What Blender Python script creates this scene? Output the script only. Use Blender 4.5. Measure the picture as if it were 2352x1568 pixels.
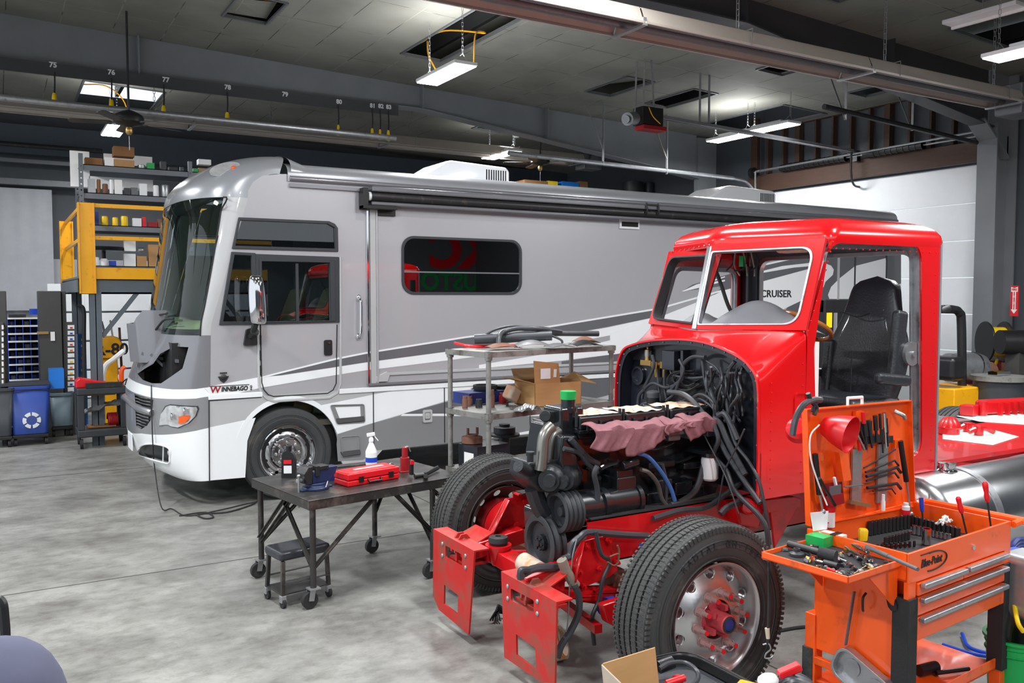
import bpy, bmesh, math, random
from mathutils import Vector, Matrix
random.seed(7)
R = math.radians
SC = bpy.context.scene
COL = SC.collection
for o in list(bpy.data.objects): bpy.data.objects.remove(o)

# ---------------- camera ----------------
CAMH = 2.2; F = 1980.0; CX = 1176.0; CY = 784.0
YAW = R(59.2); PITCH = math.atan(104/1980.0)
FW = Vector((math.cos(YAW)*math.cos(PITCH), math.sin(YAW)*math.cos(PITCH), -math.sin(PITCH)))
RT = Vector((math.sin(YAW), -math.cos(YAW), 0)); UP = RT.cross(FW)
cam_d = bpy.data.cameras.new('camera'); cam = bpy.data.objects.new('camera', cam_d); COL.objects.link(cam)
cam_d.sensor_width = 36; cam_d.lens = 36*F/2352; cam_d.clip_start = .05; cam_d.clip_end = 200
m3 = Matrix((RT, UP, -FW)).transposed(); cam.matrix_world = Matrix.Translation((0, 0, CAMH)) @ m3.to_4x4()
SC.camera = cam
# ---------------- exposure, world ----------------
SC.view_settings.view_transform = 'Standard'; SC.view_settings.look = 'None'
SC.view_settings.exposure = 0.12; SC.view_settings.gamma = 1; SC.view_settings.use_curve_mapping = False
W = bpy.data.worlds.new('world'); SC.world = W; W.use_nodes = True
W.node_tree.nodes['Background'].inputs[0].default_value = (.86, .93, 1, 1)
W.node_tree.nodes['Background'].inputs[1].default_value = 1.1
# ---------------- lamp light (each below a fixture built further down) ----------------
LAMPS = [(5.3, 10.65, 5.2, 90), (9.3, 4.9, 4.75, 90), (12.05, 12.0, 5.2, 60), (11.98, 11.1, 5.2, 0), (9.3, 16.05, 5.2, 70), (1.9, 17.3, 5.2, 70),
         (1.2, 4.6, 5.2, 85), (5.6, 2.0, 5.2, 75), (-2.5, 8.0, 5.2, 140), (-1.5, 13.5, 5.2, 90), (2.0, -2.0, 5.2, 110), (4.2, 5.8, 5.3, 75), (10.0, 0.5, 5.2, 110), (-3.0, 1.5, 5.2, 110)]
for (x, y, z, pw) in LAMPS:
    if pw:
        ld = bpy.data.lights.new('lamp_light', 'AREA'); ld.shape = 'RECTANGLE'; ld.size = .34; ld.size_y = 1.2
        ld.energy = pw*2.0; ld.color = (.97, .985, 1)
        lo = bpy.data.objects.new('lamp_light', ld); COL.objects.link(lo); lo.location = (x, y, z-.03)
        if y > 9 and x > 1:   # added upward lights brighten ceiling and deck; the fixtures themselves shine only down
            lu = bpy.data.lights.new('added_uplight', 'AREA'); lu.shape = 'RECTANGLE'; lu.size = .3; lu.size_y = 1.1; lu.energy = pw*.32
            lo = bpy.data.objects.new('added_uplight', lu); COL.objects.link(lo); lo.location = (x, y, z+.13); lo.rotation_euler = (math.pi, 0, 0)

# ---------------- pixel helpers (2352x1568 frame) ----------------
O3 = Vector((0, 0, CAMH))
def ray(px, py): return FW + RT*((px-CX)/F) - UP*((py-CY)/F)
def pz(px, py, z=0.0): r = ray(px, py); return O3 + r*((z-CAMH)/r.z)
def pY(px, py, Y): r = ray(px, py); return O3 + r*(Y/r.y)
def pX(px, py, X): r = ray(px, py); return O3 + r*(X/r.x)
def pd(px, py, d): return O3 + ray(px, py)*d

# ---------------- materials ----------------
def lin(c):
    return tuple(((v/255)/12.92 if v/255 <= .04045 else ((v/255+.055)/1.055)**2.4) for v in c)
MATS = {}
def M(name, c=(128, 128, 128), rough=.5, metal=0.0, coat=0.0, var=.06, scale=6.0, bump=0.0, bscale=60.0, dirt=None, dirt_amt=.0, dirt_scale=3.0, spec=.5, stretch=None, emit=0):
    if name in MATS: return MATS[name]
    m = bpy.data.materials.new(name); m.use_nodes = True; nt = m.node_tree; N = nt.nodes; L = nt.links
    b = N['Principled BSDF']; col = lin(c)
    b.inputs['Roughness'].default_value = rough; b.inputs['Metallic'].default_value = metal
    b.inputs['Coat Weight'].default_value = coat; b.inputs['Coat Roughness'].default_value = .04
    b.inputs['Specular IOR Level'].default_value = spec
    tc = N.new('ShaderNodeTexCoord'); src = tc.outputs['Object']
    if stretch:
        mp = N.new('ShaderNodeMapping'); mp.inputs['Scale'].default_value = stretch; L.new(src, mp.inputs[0]); src = mp.outputs[0]
    nz = N.new('ShaderNodeTexNoise'); nz.inputs['Scale'].default_value = scale; nz.inputs['Detail'].default_value = 5; L.new(src, nz.inputs['Vector'])
    mx = N.new('ShaderNodeMix'); mx.data_type = 'RGBA'
    mx.inputs['A'].default_value = (*[v*(1-var*1.6) for v in col], 1); mx.inputs['B'].default_value = (*[min(1, v*(1+var*1.6)) for v in col], 1)
    L.new(nz.outputs['Fac'], mx.inputs['Factor']); out = mx.outputs['Result']
    if dirt:
        n2 = N.new('ShaderNodeTexNoise'); n2.inputs['Scale'].default_value = dirt_scale; n2.inputs['Detail'].default_value = 8; n2.inputs['Roughness'].default_value = .65; L.new(src, n2.inputs['Vector'])
        rp = N.new('ShaderNodeValToRGB'); rp.color_ramp.elements[0].position = .62-.3*dirt_amt; rp.color_ramp.elements[1].position = .78-.2*dirt_amt; L.new(n2.outputs['Fac'], rp.inputs[0])
        m2 = N.new('ShaderNodeMix'); m2.data_type = 'RGBA'; L.new(rp.outputs[0], m2.inputs['Factor']); L.new(out, m2.inputs['A']); m2.inputs['B'].default_value = (*lin(dirt), 1); out = m2.outputs['Result']
    L.new(out, b.inputs['Base Color'])
    if bump:
        n3 = N.new('ShaderNodeTexNoise'); n3.inputs['Scale'].default_value = bscale; L.new(src, n3.inputs['Vector'])
        bp = N.new('ShaderNodeBump'); bp.inputs['Strength'].default_value = bump; bp.inputs['Distance'].default_value = .01; L.new(n3.outputs['Fac'], bp.inputs['Height']); L.new(bp.outputs[0], b.inputs['Normal'])
    if emit:
        b.inputs['Emission Color'].default_value = (*col, 1); b.inputs['Emission Strength'].default_value = emit
    MATS[name] = m; return m
def MG(name, tint, rough=.02, trans=.5, c=(8, 10, 12)):
    """tinted pane: see-through with a tint plus mirror gloss"""
    m = bpy.data.materials.new(name); m.use_nodes = True; nt = m.node_tree; N = nt.nodes; L = nt.links
    N.remove(N['Principled BSDF']); o = N['Material Output']
    t = N.new('ShaderNodeBsdfTransparent'); t.inputs[0].default_value = (*tint, 1)
    g = N.new('ShaderNodeBsdfGlossy'); g.inputs['Roughness'].default_value = rough; g.inputs[0].default_value = (1, 1, 1, 1)
    f = N.new('ShaderNodeFresnel'); f.inputs[0].default_value = 1.5
    mx = N.new('ShaderNodeMixShader'); ad = N.new('ShaderNodeMath'); ad.operation = 'MULTIPLY_ADD'; ad.inputs[1].default_value = 1.0; ad.inputs[2].default_value = trans
    L.new(f.outputs[0], ad.inputs[0]); L.new(ad.outputs[0], mx.inputs[0]); L.new(t.outputs[0], mx.inputs[1]); L.new(g.outputs[0], mx.inputs[2]); L.new(mx.outputs[0], o.inputs[0])
    MATS[name] = m; return m

# ---------------- objects ----------------
ORG = {}
def tag(o, label=None, cat=None, group=None, kind=None):
    if label: o['label'] = label
    if cat: o['category'] = cat
    if group: o['group'] = group
    if kind: o['kind'] = kind
    return o
def thing(name, label, cat, loc=(0, 0, 0), rz=0, group=None):
    o = bpy.data.objects.new(name, None); COL.objects.link(o); o.empty_display_size = .1
    o.location = loc; o.rotation_euler = (0, 0, rz); return tag(o, label, cat, group)
def wthing(name, label, cat, loc, group=None):
    """thing whose parts are given in world coordinates"""
    o = thing(name, label, cat, loc, 0, group); ORG[o.name] = Vector(loc); return o
def copy_tree(o, parent=None):
    c = o.copy(); COL.objects.link(c); c.parent = parent
    if o.name in ORG: ORG[c.name] = ORG[o.name]
    for ch in list(o.children): copy_tree(ch, c)
    return c
def catmull(pts, n=6):
    P = [Vector(p) for p in pts]
    if len(P) < 3: return P
    Q = [P[0]*2-P[1]] + P + [P[-1]*2-P[-2]]; out = []
    for i in range(1, len(Q)-2):
        a, b, c, d = Q[i-1:i+3]
        for k in range(n):
            t = k/n; out.append(.5*((2*b)+(c-a)*t+(2*a-5*b+4*c-d)*t*t+(3*b-a-3*c+d)*t**3))
    out.append(P[-1]); return out
def frame(ax):
    z = Vector(ax).normalized(); x = z.orthogonal().normalized() if abs(z.z) > .999 else Vector((0, 0, 1)).cross(z).normalized()
    return Matrix((x, z.cross(x), z)).transposed()
from mathutils.geometry import delaunay_2d_cdt
def inpoly(x, y, P):
    r = False; j = len(P)-1
    for i in range(len(P)):
        if (P[i][1] > y) != (P[j][1] > y) and x < (P[j][0]-P[i][0])*(y-P[i][1])/(P[j][1]-P[i][1])+P[i][0]: r = not r
        j = i
    return r
class MB:
    def __init__(s): s.v = []; s.f = []
    def add(s, vs, fs):
        n = len(s.v); s.v += [Vector(v) for v in vs]; s.f += [tuple(i+n for i in f) for f in fs]; return s
    def box(s, a, b):
        x0, x1 = sorted((a[0], b[0])); y0, y1 = sorted((a[1], b[1])); z0, z1 = sorted((a[2], b[2]))
        return s.add([(x, y, z) for z in (z0, z1) for y in (y0, y1) for x in (x0, x1)], [(0, 2, 3, 1), (4, 5, 7, 6), (0, 1, 5, 4), (2, 6, 7, 3), (0, 4, 6, 2), (1, 3, 7, 5)])
    def cbox(s, c, d, rot=None):
        h = [k/2 for k in d]; vs = [Vector((x, y, z)) for z in (-h[2], h[2]) for y in (-h[1], h[1]) for x in (-h[0], h[0])]
        if rot is not None:
            if isinstance(rot, (int, float)): rot = Matrix.Rotation(rot, 3, 'Z')
            vs = [rot @ v for v in vs]
        return s.add([v+Vector(c) for v in vs], [(0, 2, 3, 1), (4, 5, 7, 6), (0, 1, 5, 4), (2, 6, 7, 3), (0, 4, 6, 2), (1, 3, 7, 5)])
    def bar(s, p0, p1, w, h=None, up=(0, 0, 1)):
        p0 = Vector(p0); p1 = Vector(p1); h = h or w; d = (p1-p0); L = d.length; d.normalize(); u = Vector(up)
        if abs(d.dot(u)) > .99: u = Vector((1, 0, 0))
        x = d.cross(u).normalized(); u = x.cross(d)
        return s.cbox((p0+p1)/2, (L, w, h), Matrix((d, -x, u)).transposed())
    def cyl(s, p0, p1, r, r1=None, seg=16, caps=True):
        p0 = Vector(p0); p1 = Vector(p1); r1 = r if r1 is None else r1; m = frame(p1-p0)
        a = [m @ Vector((math.cos(2*math.pi*i/seg), math.sin(2*math.pi*i/seg), 0)) for i in range(seg)]
        vs = [p0+q*r for q in a]+[p1+q*r1 for q in a]; fs = [(i, (i+1) % seg, seg+(i+1) % seg, seg+i) for i in range(seg)]
        if caps: fs += [tuple(range(seg))[::-1], tuple(range(seg, 2*seg))]
        return s.add(vs, fs)
    def lathe(s, prof, o=(0, 0, 0), ax=(0, 0, 1), seg=24, cap=True):
        m = frame(ax); o = Vector(o); vs = []; fs = []; n = len(prof)
        for (r, h) in prof:
            for i in range(seg):
                a = 2*math.pi*i/seg; vs.append(o+m @ Vector((r*math.cos(a), r*math.sin(a), h)))
        for j in range(n-1):
            for i in range(seg): fs.append((j*seg+i, j*seg+(i+1) % seg, (j+1)*seg+(i+1) % seg, (j+1)*seg+i))
        if cap:
            if prof[0][0] > 1e-5: fs.append(tuple(range(seg))[::-1])
            if prof[-1][0] > 1e-5: fs.append(tuple(range((n-1)*seg, n*seg)))
        return s.add(vs, fs)
    def tube(s, pts, r, seg=8, n=6, smooth=True):
        P = catmull(pts, n) if smooth else [Vector(p) for p in pts]; rr = r if callable(r) else (lambda t: r)
        t0 = (P[1]-P[0]).normalized(); x = t0.orthogonal().normalized(); vs = []; fs = []
        for i, p in enumerate(P):
            t = (P[min(i+1, len(P)-1)]-P[max(i-1, 0)]).normalized(); x = (x-t*x.dot(t)).normalized(); y = t.cross(x); q = rr(i/(len(P)-1))
            for k in range(seg):
                a = 2*math.pi*k/seg; vs.append(p+(x*math.cos(a)+y*math.sin(a))*q)
        for i in range(len(P)-1):
            for k in range(seg): fs.append((i*seg+k, i*seg+(k+1) % seg, (i+1)*seg+(k+1) % seg, (i+1)*seg+k))
        fs += [tuple(range(seg))[::-1], tuple(range(len(vs)-seg, len(vs)))]
        return s.add(vs, fs)
    def sph(s, c, r, seg=14, rings=8, sc=(1, 1, 1), rot=None):
        vs = []; fs = []; c = Vector(c)
        for j in range(rings+1):
            th = math.pi*j/rings
            for i in range(seg):
                a = 2*math.pi*i/seg; v = Vector((math.sin(th)*math.cos(a)*r*sc[0], math.sin(th)*math.sin(a)*r*sc[1], math.cos(th)*r*sc[2]))
                if rot is not None: v = rot @ v
                vs.append(c+v)
        for j in range(rings):
            for i in range(seg): fs.append((j*seg+i, (j+1)*seg+i, (j+1)*seg+(i+1) % seg, j*seg+(i+1) % seg))
        return s.add(vs, fs)
    def prism(s, poly, vec):
        P = [Vector(p) for p in poly]; n = len(P); v = Vector(vec); nn = Vector((0, 0, 0))
        for i in range(n): nn += P[i].cross(P[(i+1) % n])
        if nn.dot(v) > 0: P.reverse()
        return s.add(P+[p+v for p in P], [tuple(range(n)), tuple(range(2*n-1, n-1, -1))]+[(i, i+n, (i+1) % n+n, (i+1) % n) for i in range(n)])
    def grid(s, fn, nu, nv, thick=None, flip=False):
        vs = [Vector(fn(i/nu, j/nv)) for j in range(nv+1) for i in range(nu+1)]; q = nu+1
        fs = [(j*q+i, j*q+i+1, (j+1)*q+i+1, (j+1)*q+i) for j in range(nv) for i in range(nu)]
        if flip: fs = [f[::-1] for f in fs]
        if thick is not None:
            n = len(vs); t = Vector(thick); vs = vs+[v+t for v in vs]; fs = fs+[tuple(k+n for k in f[::-1]) for f in fs]
            edge = [(i, i+1) for i in range(nu)]+[(nv*q+i+1, nv*q+i) for i in range(nu)]+[(j*q+nu, (j+1)*q+nu) for j in range(nv)]+[((j+1)*q, j*q) for j in range(nv)]
            fs += [((b, a, a+n, b+n) if not flip else (a, b, b+n, a+n)) for a, b in edge]
        return s.add(vs, fs)
    def mesh(s, me, mat4):
        n = len(s.v); s.v += [mat4 @ v.co for v in me.vertices]; s.f += [tuple(i+n for i in p.vertices) for p in me.polygons]; return s
    def plate(s, outer, holes=(), t=.01, mat4=Matrix()):
        """flat sheet with holes: 2D outlines, thickness t, placed by a matrix"""
        rings = [[Vector((p[0], p[1])) for p in r] for r in [outer]+list(holes)]
        vs = []; ed = []
        for r in rings: n = len(vs); vs += r; ed += [(n+i, n+(i+1) % len(r)) for i in range(len(r))]
        ov, oe, of, *_ = delaunay_2d_cdt(vs, ed, [], 0, 1e-6)
        keep = []
        for f in of:
            c = sum((ov[i] for i in f), Vector((0, 0)))/len(f)
            if inpoly(c.x, c.y, rings[0]) and not any(inpoly(c.x, c.y, h) for h in rings[1:]): keep.append(tuple(f))
        N = len(ov); V = [mat4 @ Vector((p.x, p.y, t/2)) for p in ov]+[mat4 @ Vector((p.x, p.y, -t/2)) for p in ov]
        cnt = {}
        for f in keep:
            for i in range(len(f)): cnt[(f[i], f[(i+1) % len(f)])] = 1
        side = [(b_, a_, a_+N, b_+N) for (a_, b_) in cnt if (b_, a_) not in cnt]
        return s.add(V, keep+[tuple(i+N for i in f[::-1]) for f in keep]+side)
    def text(s, body, size, t=.002, mat4=Matrix(), bold=0, align='CENTER', sx=1, shear=0, spacing=1):
        cu = bpy.data.curves.new('lettering', 'FONT'); cu.body = body; cu.size = size; cu.extrude = t; cu.offset = bold; cu.align_x = align; cu.align_y = 'CENTER'; cu.shear = shear; cu.space_character = spacing; cu.resolution_u = 3
        ob = bpy.data.objects.new('lettering', cu); me = bpy.data.meshes.new_from_object(ob); s.mesh(me, mat4 @ Matrix.Diagonal((sx, 1, 1, 1)))
        bpy.data.objects.remove(ob); bpy.data.curves.remove(cu); bpy.data.meshes.remove(me); return s
    def build(s, name, mat, parent=None, bevel=0, seg=2, sharp=35, subsurf=0, solid=0, flat=False, label=None):
        me = bpy.data.meshes.new(name)
        org = Vector((0, 0, 0)); base = None
        if parent is not None: org = ORG.get(parent.name, org)
        elif s.v:
            xs = [v.x for v in s.v]; ys = [v.y for v in s.v]; zs = [v.z for v in s.v]
            base = Vector(((min(xs)+max(xs))/2, (min(ys)+max(ys))/2, min(zs))); org = base
        me.from_pydata([v-org for v in s.v], [], s.f); me.validate(); me.update()
        if mat: me.materials.append(MATS[mat] if isinstance(mat, str) else mat)
        if not flat:
            me.polygons.foreach_set('use_smooth', [True]*len(me.polygons)); me.set_sharp_from_angle(angle=R(sharp))
        o = bpy.data.objects.new(name, me); COL.objects.link(o)
        if parent is not None: o.parent = parent; ORG[o.name] = org
        else: o.location = base
        if solid:
            md = o.modifiers.new('solid', 'SOLIDIFY'); md.thickness = solid; md.offset = 0
        if bevel:
            md = o.modifiers.new('bevel', 'BEVEL'); md.width = bevel; md.segments = seg; md.limit_method = 'ANGLE'; md.angle_limit = R(40); md.harden_normals = True
        if subsurf:
            md = o.modifiers.new('sub', 'SUBSURF'); md.levels = subsurf; md.render_levels = subsurf
        if label: o['label'] = label
        return o
def struct(o): o['kind'] = 'structure'; return o
def rrect(x0, y0, x1, y1, r, n=6):
    out = []
    for cx, cy, a0 in ((x1-r, y1-r, 0), (x0+r, y1-r, 90), (x0+r, y0+r, 180), (x1-r, y0+r, 270)):
        for k in range(n+1):
            a = R(a0+90*k/n); out.append((cx+r*math.cos(a), cy+r*math.sin(a)))
    return out
def circ(cx, cy, r, n=24): return [(cx+r*math.cos(2*math.pi*i/n), cy+r*math.sin(2*math.pi*i/n)) for i in range(n)]
def rpoly(pts, r, n=5):
    """rounded polygon"""
    out = []; P = [Vector((p[0], p[1])) for p in pts]; m = len(P)
    for i in range(m):
        a, b, c = P[i-1], P[i], P[(i+1) % m]; rr = r[i] if isinstance(r, (list, tuple)) else r
        u = (a-b); v = (c-b); k = min(rr, u.length*.49, v.length*.49); p0 = b+u.normalized()*k; p1 = b+v.normalized()*k
        if rr <= 0: out.append(tuple(b)); continue
        for j in range(n+1):
            t = j/n; q = p0*(1-t)**2+b*2*t*(1-t)+p1*t*t; out.append((q.x, q.y))
    return out
# plane frames: local (x,y) -> world with outward normal as local z
def MY(Y, out=-1):   # vertical plane facing the camera side (-Y): local x=X, y=Z
    return Matrix(((1, 0, 0, 0), (0, 0, -1, Y), (0, 1, 0, 0), (0, 0, 0, 1)))
def MX(X):           # vertical plane facing -X: local x=-Y, y=Z
    return Matrix(((0, 0, -1, X), (-1, 0, 0, 0), (0, 1, 0, 0), (0, 0, 0, 1)))
def MZ(z): return Matrix.Translation((0, 0, z))
def at(loc, x, y):   # frame from a location and two axes
    x = Vector(x).normalized(); y = Vector(y).normalized(); z = x.cross(y)
    m = Matrix((x, y, z)).transposed().to_4x4(); m.translation = Vector(loc); return m
# =============== materials ===============
M('black_plastic', (26, 26, 28), .42, bump=.1)
M('black_rubber', (38, 38, 40), .75, bump=.2, bscale=90, dirt=(80, 80, 78), dirt_amt=.15)
M('hose_black', (56, 59, 64), .42, var=.15)
M('dark_steel', (58, 58, 60), .42, .55, dirt=(95, 88, 80), dirt_amt=.2, dirt_scale=12)
M('grey_steel', (105, 108, 112), .45, .35, dirt=(80, 78, 74), dirt_amt=.15, dirt_scale=8)
M('galv', (168, 170, 172), .35, .7, var=.15, scale=25)
M('chrome', (225, 225, 228), .07, 1.0, var=.02)
M('alu', (205, 207, 210), .24, 1.0, var=.08, scale=14)
M('alu_rough', (180, 182, 186), .38, .85, var=.18, scale=18, dirt=(120, 118, 116), dirt_amt=.2, dirt_scale=9)
M('white', (236, 238, 240), .4, var=.02)
M('paper', (240, 240, 238), .7, var=.02)
M('card', (186, 142, 92), .75, var=.08, scale=5, stretch=(1, 1, 8))
M('card_dark', (140, 98, 60), .8, var=.1)
M('yellow_paint', (238, 168, 10), .38, var=.06, dirt=(150, 105, 20), dirt_amt=.12, dirt_scale=9)
M('yellow', (245, 205, 20), .35)
M('orange', (250, 92, 22), .3, coat=.25, var=.04, dirt=(150, 62, 26), dirt_amt=.1, dirt_scale=5)
M('red_plastic', (222, 24, 34), .35, var=.05)
M('red_gloss', (222, 14, 20), .22, coat=1.0, var=.03)
M('red_frame', (200, 16, 24), .32, coat=.35, var=.08, dirt=(122, 44, 36), dirt_amt=.26, dirt_scale=4)
M('red_dusty', (196, 30, 28), .5, var=.14, dirt=(132, 74, 60), dirt_amt=.55, dirt_scale=6)
M('red_dark', (150, 18, 26), .45, var=.1)
M('blue', (24, 70, 190), .35, var=.05)
M('blue_bright', (30, 120, 215), .35)
M('blue_dark', (28, 48, 120), .45, var=.1)
M('navy', (30, 44, 80), .4, dirt=(60, 60, 64), dirt_amt=.2)
M('green', (20, 165, 80), .35)
M('wood', (120, 82, 48), .7, var=.2, scale=4, stretch=(1, 1, 6), dirt=(70, 48, 30), dirt_amt=.3)
M('wood_dark', (78, 54, 42), .65, var=.16, scale=4, stretch=(6, 1, 6))
M('brass', (190, 155, 95), .3, .9)
M('skin_grey', (120, 124, 130), .6)
M('lamp_on', (255, 255, 255), .5, emit=14, var=0)
M('led_white', (228, 230, 232), .4)
# =============== floor ===============
def floor_mat():
    m = bpy.data.materials.new('concrete'); m.use_nodes = True; nt = m.node_tree; N = nt.nodes; L = nt.links; b = N['Principled BSDF']
    tc = N.new('ShaderNodeTexCoord'); mp = N.new('ShaderNodeMapping'); mp.inputs['Rotation'].default_value = (0, 0, R(-12)); mp.inputs['Scale'].default_value = (1, 1.45, 1); L.new(tc.outputs['Object'], mp.inputs[0])
    def noise(s, d, r=.6, src=mp):
        n = N.new('ShaderNodeTexNoise'); n.inputs['Scale'].default_value = s; n.inputs['Detail'].default_value = d; n.inputs['Roughness'].default_value = r; L.new(src.outputs[0], n.inputs['Vector']); return n
    n1 = noise(1.5, 10, .66); r1 = N.new('ShaderNodeValToRGB'); e = r1.color_ramp.elements
    e[0].position = .3; e[0].color = (*lin((108, 107, 104)), 1); e[1].position = .7; e[1].color = (*lin((172, 172, 168)), 1); L.new(n1.outputs['Fac'], r1.inputs[0])
    n2 = noise(7.5, 10, .75); r2 = N.new('ShaderNodeValToRGB'); e = r2.color_ramp.elements; e[0].position = .34; e[0].color = (.6, .59, .56, 1); e[1].position = .54; e[1].color = (1, 1, 1, 1); L.new(n2.outputs['Fac'], r2.inputs[0])
    mx = N.new('ShaderNodeMix'); mx.data_type = 'RGBA'; mx.blend_type = 'MULTIPLY'; mx.inputs['Factor'].default_value = .8; L.new(r1.outputs[0], mx.inputs['A']); L.new(r2.outputs[0], mx.inputs['B'])
    n3 = noise(.35, 4, .5, tc); r3 = N.new('ShaderNodeValToRGB'); e = r3.color_ramp.elements; e[0].position = .35; e[0].color = (.78, .78, .76, 1); e[1].position = .65; e[1].color = (1.05, 1.05, 1.05, 1); L.new(n3.outputs['Fac'], r3.inputs[0])
    m2 = N.new('ShaderNodeMix'); m2.data_type = 'RGBA'; m2.blend_type = 'MULTIPLY'; m2.inputs['Factor'].default_value = 1; L.new(mx.outputs['Result'], m2.inputs['A']); L.new(r3.outputs[0], m2.inputs['B'])
    L.new(m2.outputs['Result'], b.inputs['Base Color'])
    rr = N.new('ShaderNodeMapRange'); rr.inputs[3].default_value = .3; rr.inputs[4].default_value = .6; L.new(n2.outputs['Fac'], rr.inputs[0]); L.new(rr.outputs[0], b.inputs['Roughness'])
    bp = N.new('ShaderNodeBump'); bp.inputs['Strength'].default_value = .15; bp.inputs['Distance'].default_value = .01; L.new(n2.outputs['Fac'], bp.inputs['Height']); L.new(bp.outputs[0], b.inputs['Normal'])
    MATS['concrete'] = m
floor_mat()
M('joint', (70, 70, 68), .8)
WX = 14.2; WYB = 21.2
fl = MB().box((-10, -8, -.1), (WX, WYB, 0)).build('floor', 'concrete'); struct(fl)
jm = MB()
for yy in (pz(600, 1277).y, pz(600, 1277).y+4.6, pz(600, 1277).y-4.4): jm.box((-10, yy-.006, 0), (WX, yy+.006, .0015))
for xx in (-1.5, 3.9, 9.3): jm.box((xx-.006, -8, 0), (xx+.006, WYB, .0015))
struct(jm.build('trim_1', 'joint'))
# =============== ceiling ===============
CZ = 6.25; CS = -.036
def cz(x): return CZ+CS*x
def tile_mat():
    m = bpy.data.materials.new('ceiling_board'); m.use_nodes = True; nt = m.node_tree; N = nt.nodes; L = nt.links; b = N['Principled BSDF']; b.inputs['Roughness'].default_value = .7
    tc = N.new('ShaderNodeTexCoord'); g = N.new('ShaderNodeNewGeometry'); mp = N.new('ShaderNodeMapping'); mp.inputs['Location'].default_value = (-.20, -.02, 0); L.new(g.outputs['Position'], mp.inputs[0])
    sx = N.new('ShaderNodeSeparateXYZ'); L.new(mp.outputs[0], sx.inputs[0])
    def line(o, pitch, w):
        d = N.new('ShaderNodeMath'); d.operation = 'DIVIDE'; L.new(o, d.inputs[0]); d.inputs[1].default_value = pitch
        f = N.new('ShaderNodeMath'); f.operation = 'FRACT'; L.new(d.outputs[0], f.inputs[0])
        c = N.new('ShaderNodeMath'); c.operation = 'LESS_THAN'; L.new(f.outputs[0], c.inputs[0]); c.inputs[1].default_value = w/pitch; return c
    a = line(sx.outputs[0], .69, .014); c = line(sx.outputs[1], 1.35, .014)
    mxm = N.new('ShaderNodeMath'); mxm.operation = 'MAXIMUM'; L.new(a.outputs[0], mxm.inputs[0]); L.new(c.outputs[0], mxm.inputs[1])
    nz = N.new('ShaderNodeTexNoise'); nz.inputs['Scale'].default_value = .8; nz.inputs['Detail'].default_value = 3; L.new(g.outputs['Position'], nz.inputs['Vector'])
    cr = N.new('ShaderNodeValToRGB'); e = cr.color_ramp.elements; e[0].position = .35; e[0].color = (*lin((112, 112, 105)), 1); e[1].position = .65; e[1].color = (*lin((132, 132, 124)), 1); L.new(nz.outputs['Fac'], cr.inputs[0])
    n4 = N.new('ShaderNodeTexNoise'); n4.inputs['Scale'].default_value = 1.7; L.new(g.outputs['Position'], n4.inputs['Vector'])
    lc = N.new('ShaderNodeValToRGB'); e = lc.color_ramp.elements; e[0].position = .45; e[0].color = (*lin((58, 58, 54)), 1); e[1].position = .55; e[1].color = (*lin((140, 138, 126)), 1); L.new(n4.outputs['Fac'], lc.inputs[0])
    mx = N.new('ShaderNodeMix'); mx.data_type = 'RGBA'; L.new(mxm.outputs[0], mx.inputs['Factor']); L.new(cr.outputs[0], mx.inputs['A']); L.new(lc.outputs[0], mx.inputs['B'])
    L.new(mx.outputs['Result'], b.inputs['Base Color']); MATS['ceiling_board'] = m
tile_mat()
M('deck', (240, 238, 228), .6, var=.12)
M('purlin', (70, 72, 74), .5)
M('beam', (124, 127, 131), .55, var=.1, scale=2)
M('beam_dark', (66, 67, 70), .55, var=.1, scale=2)
SH = Matrix(((1, 0, 0, 0), (0, 1, 0, 0), (CS, 0, 1, CZ), (0, 0, 0, 1)))
holes = [(5.58, 9.98, 6.28, 12.8), (2.82, 11.6, 3.43, 12.66), (1.48, 17.9, 2.88, 20.2), (9.22, 11.65, 9.8, 12.9), (10.63, 11.57, 11.2, 12.95), (10.6, 9.74, 11.2, 10.1), (12.9, 9.4, 13.4, 10.15), (9.1, 15.3, 9.8, 17.0),
         (9.6, 5.2, 10.6, 6.4), (8.0, 6.2, 9.2, 7.4), (11.2, 4.3, 13.0, 7.2), (12.7, 11.4, 13.9, 13.6)]
cm = MB().plate([(-10, -8), (WX, -8), (WX, WYB), (-10, WYB)], [[(a, b), (c, b), (c, d), (a, d)] for a, b, c, d in holes], .03, SH)
struct(cm.build('ceiling', 'ceiling_board', flat=True))
dk = MB()
dk.plate([(-10, -8), (WX, -8), (WX, WYB), (-10, WYB)], [], .03, Matrix.Translation((0, 0, .85)) @ SH)
struct(dk.build('ceiling_deck', 'deck', flat=True))
pm = MB()
for k in range(17): x = -9+k*1.42; pm.box((x, -8, cz(x)+.45), (x+.07, WYB, cz(x)+.68))
struct(pm.build('trim_2', 'purlin'))
# droopy or lifted panels and rims around the openings
rim = MB()
for (a, b, c, d) in holes:
    for p0, p1 in (((a, b), (c, b)), ((c, b), (c, d)), ((c, d), (a, d)), ((a, d), (a, b))):
        rim.bar((*p0, cz(p0[0])-.02), (*p1, cz(p1[0])-.02), .035, .03)
struct(rim.build('trim_3', 'grey_steel'))
lp = MB()
for (a, b, c, d) in (holes[3], holes[5], holes[6]):
    lp.add([(a+.05, b+.06, cz(a)+.04), (c, b+.06, cz(c)+.04), (c, d-.04, cz(c)+.2), (a+.05, d-.04, cz(a)+.2)], [(0, 1, 2, 3)])
lp.add([(2.84, 12.05, cz(3)+.05), (3.42, 12.05, cz(3)+.1), (3.42, 12.62, cz(3)+.03), (2.84, 12.62, cz(3)+.03)], [(0, 1, 2, 3)])
lp.box((10.4, 14.0, 5.35), (10.42, 14.02, 5.4))
struct(lp.build('trim_4', 'ceiling_board', flat=True))
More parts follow.
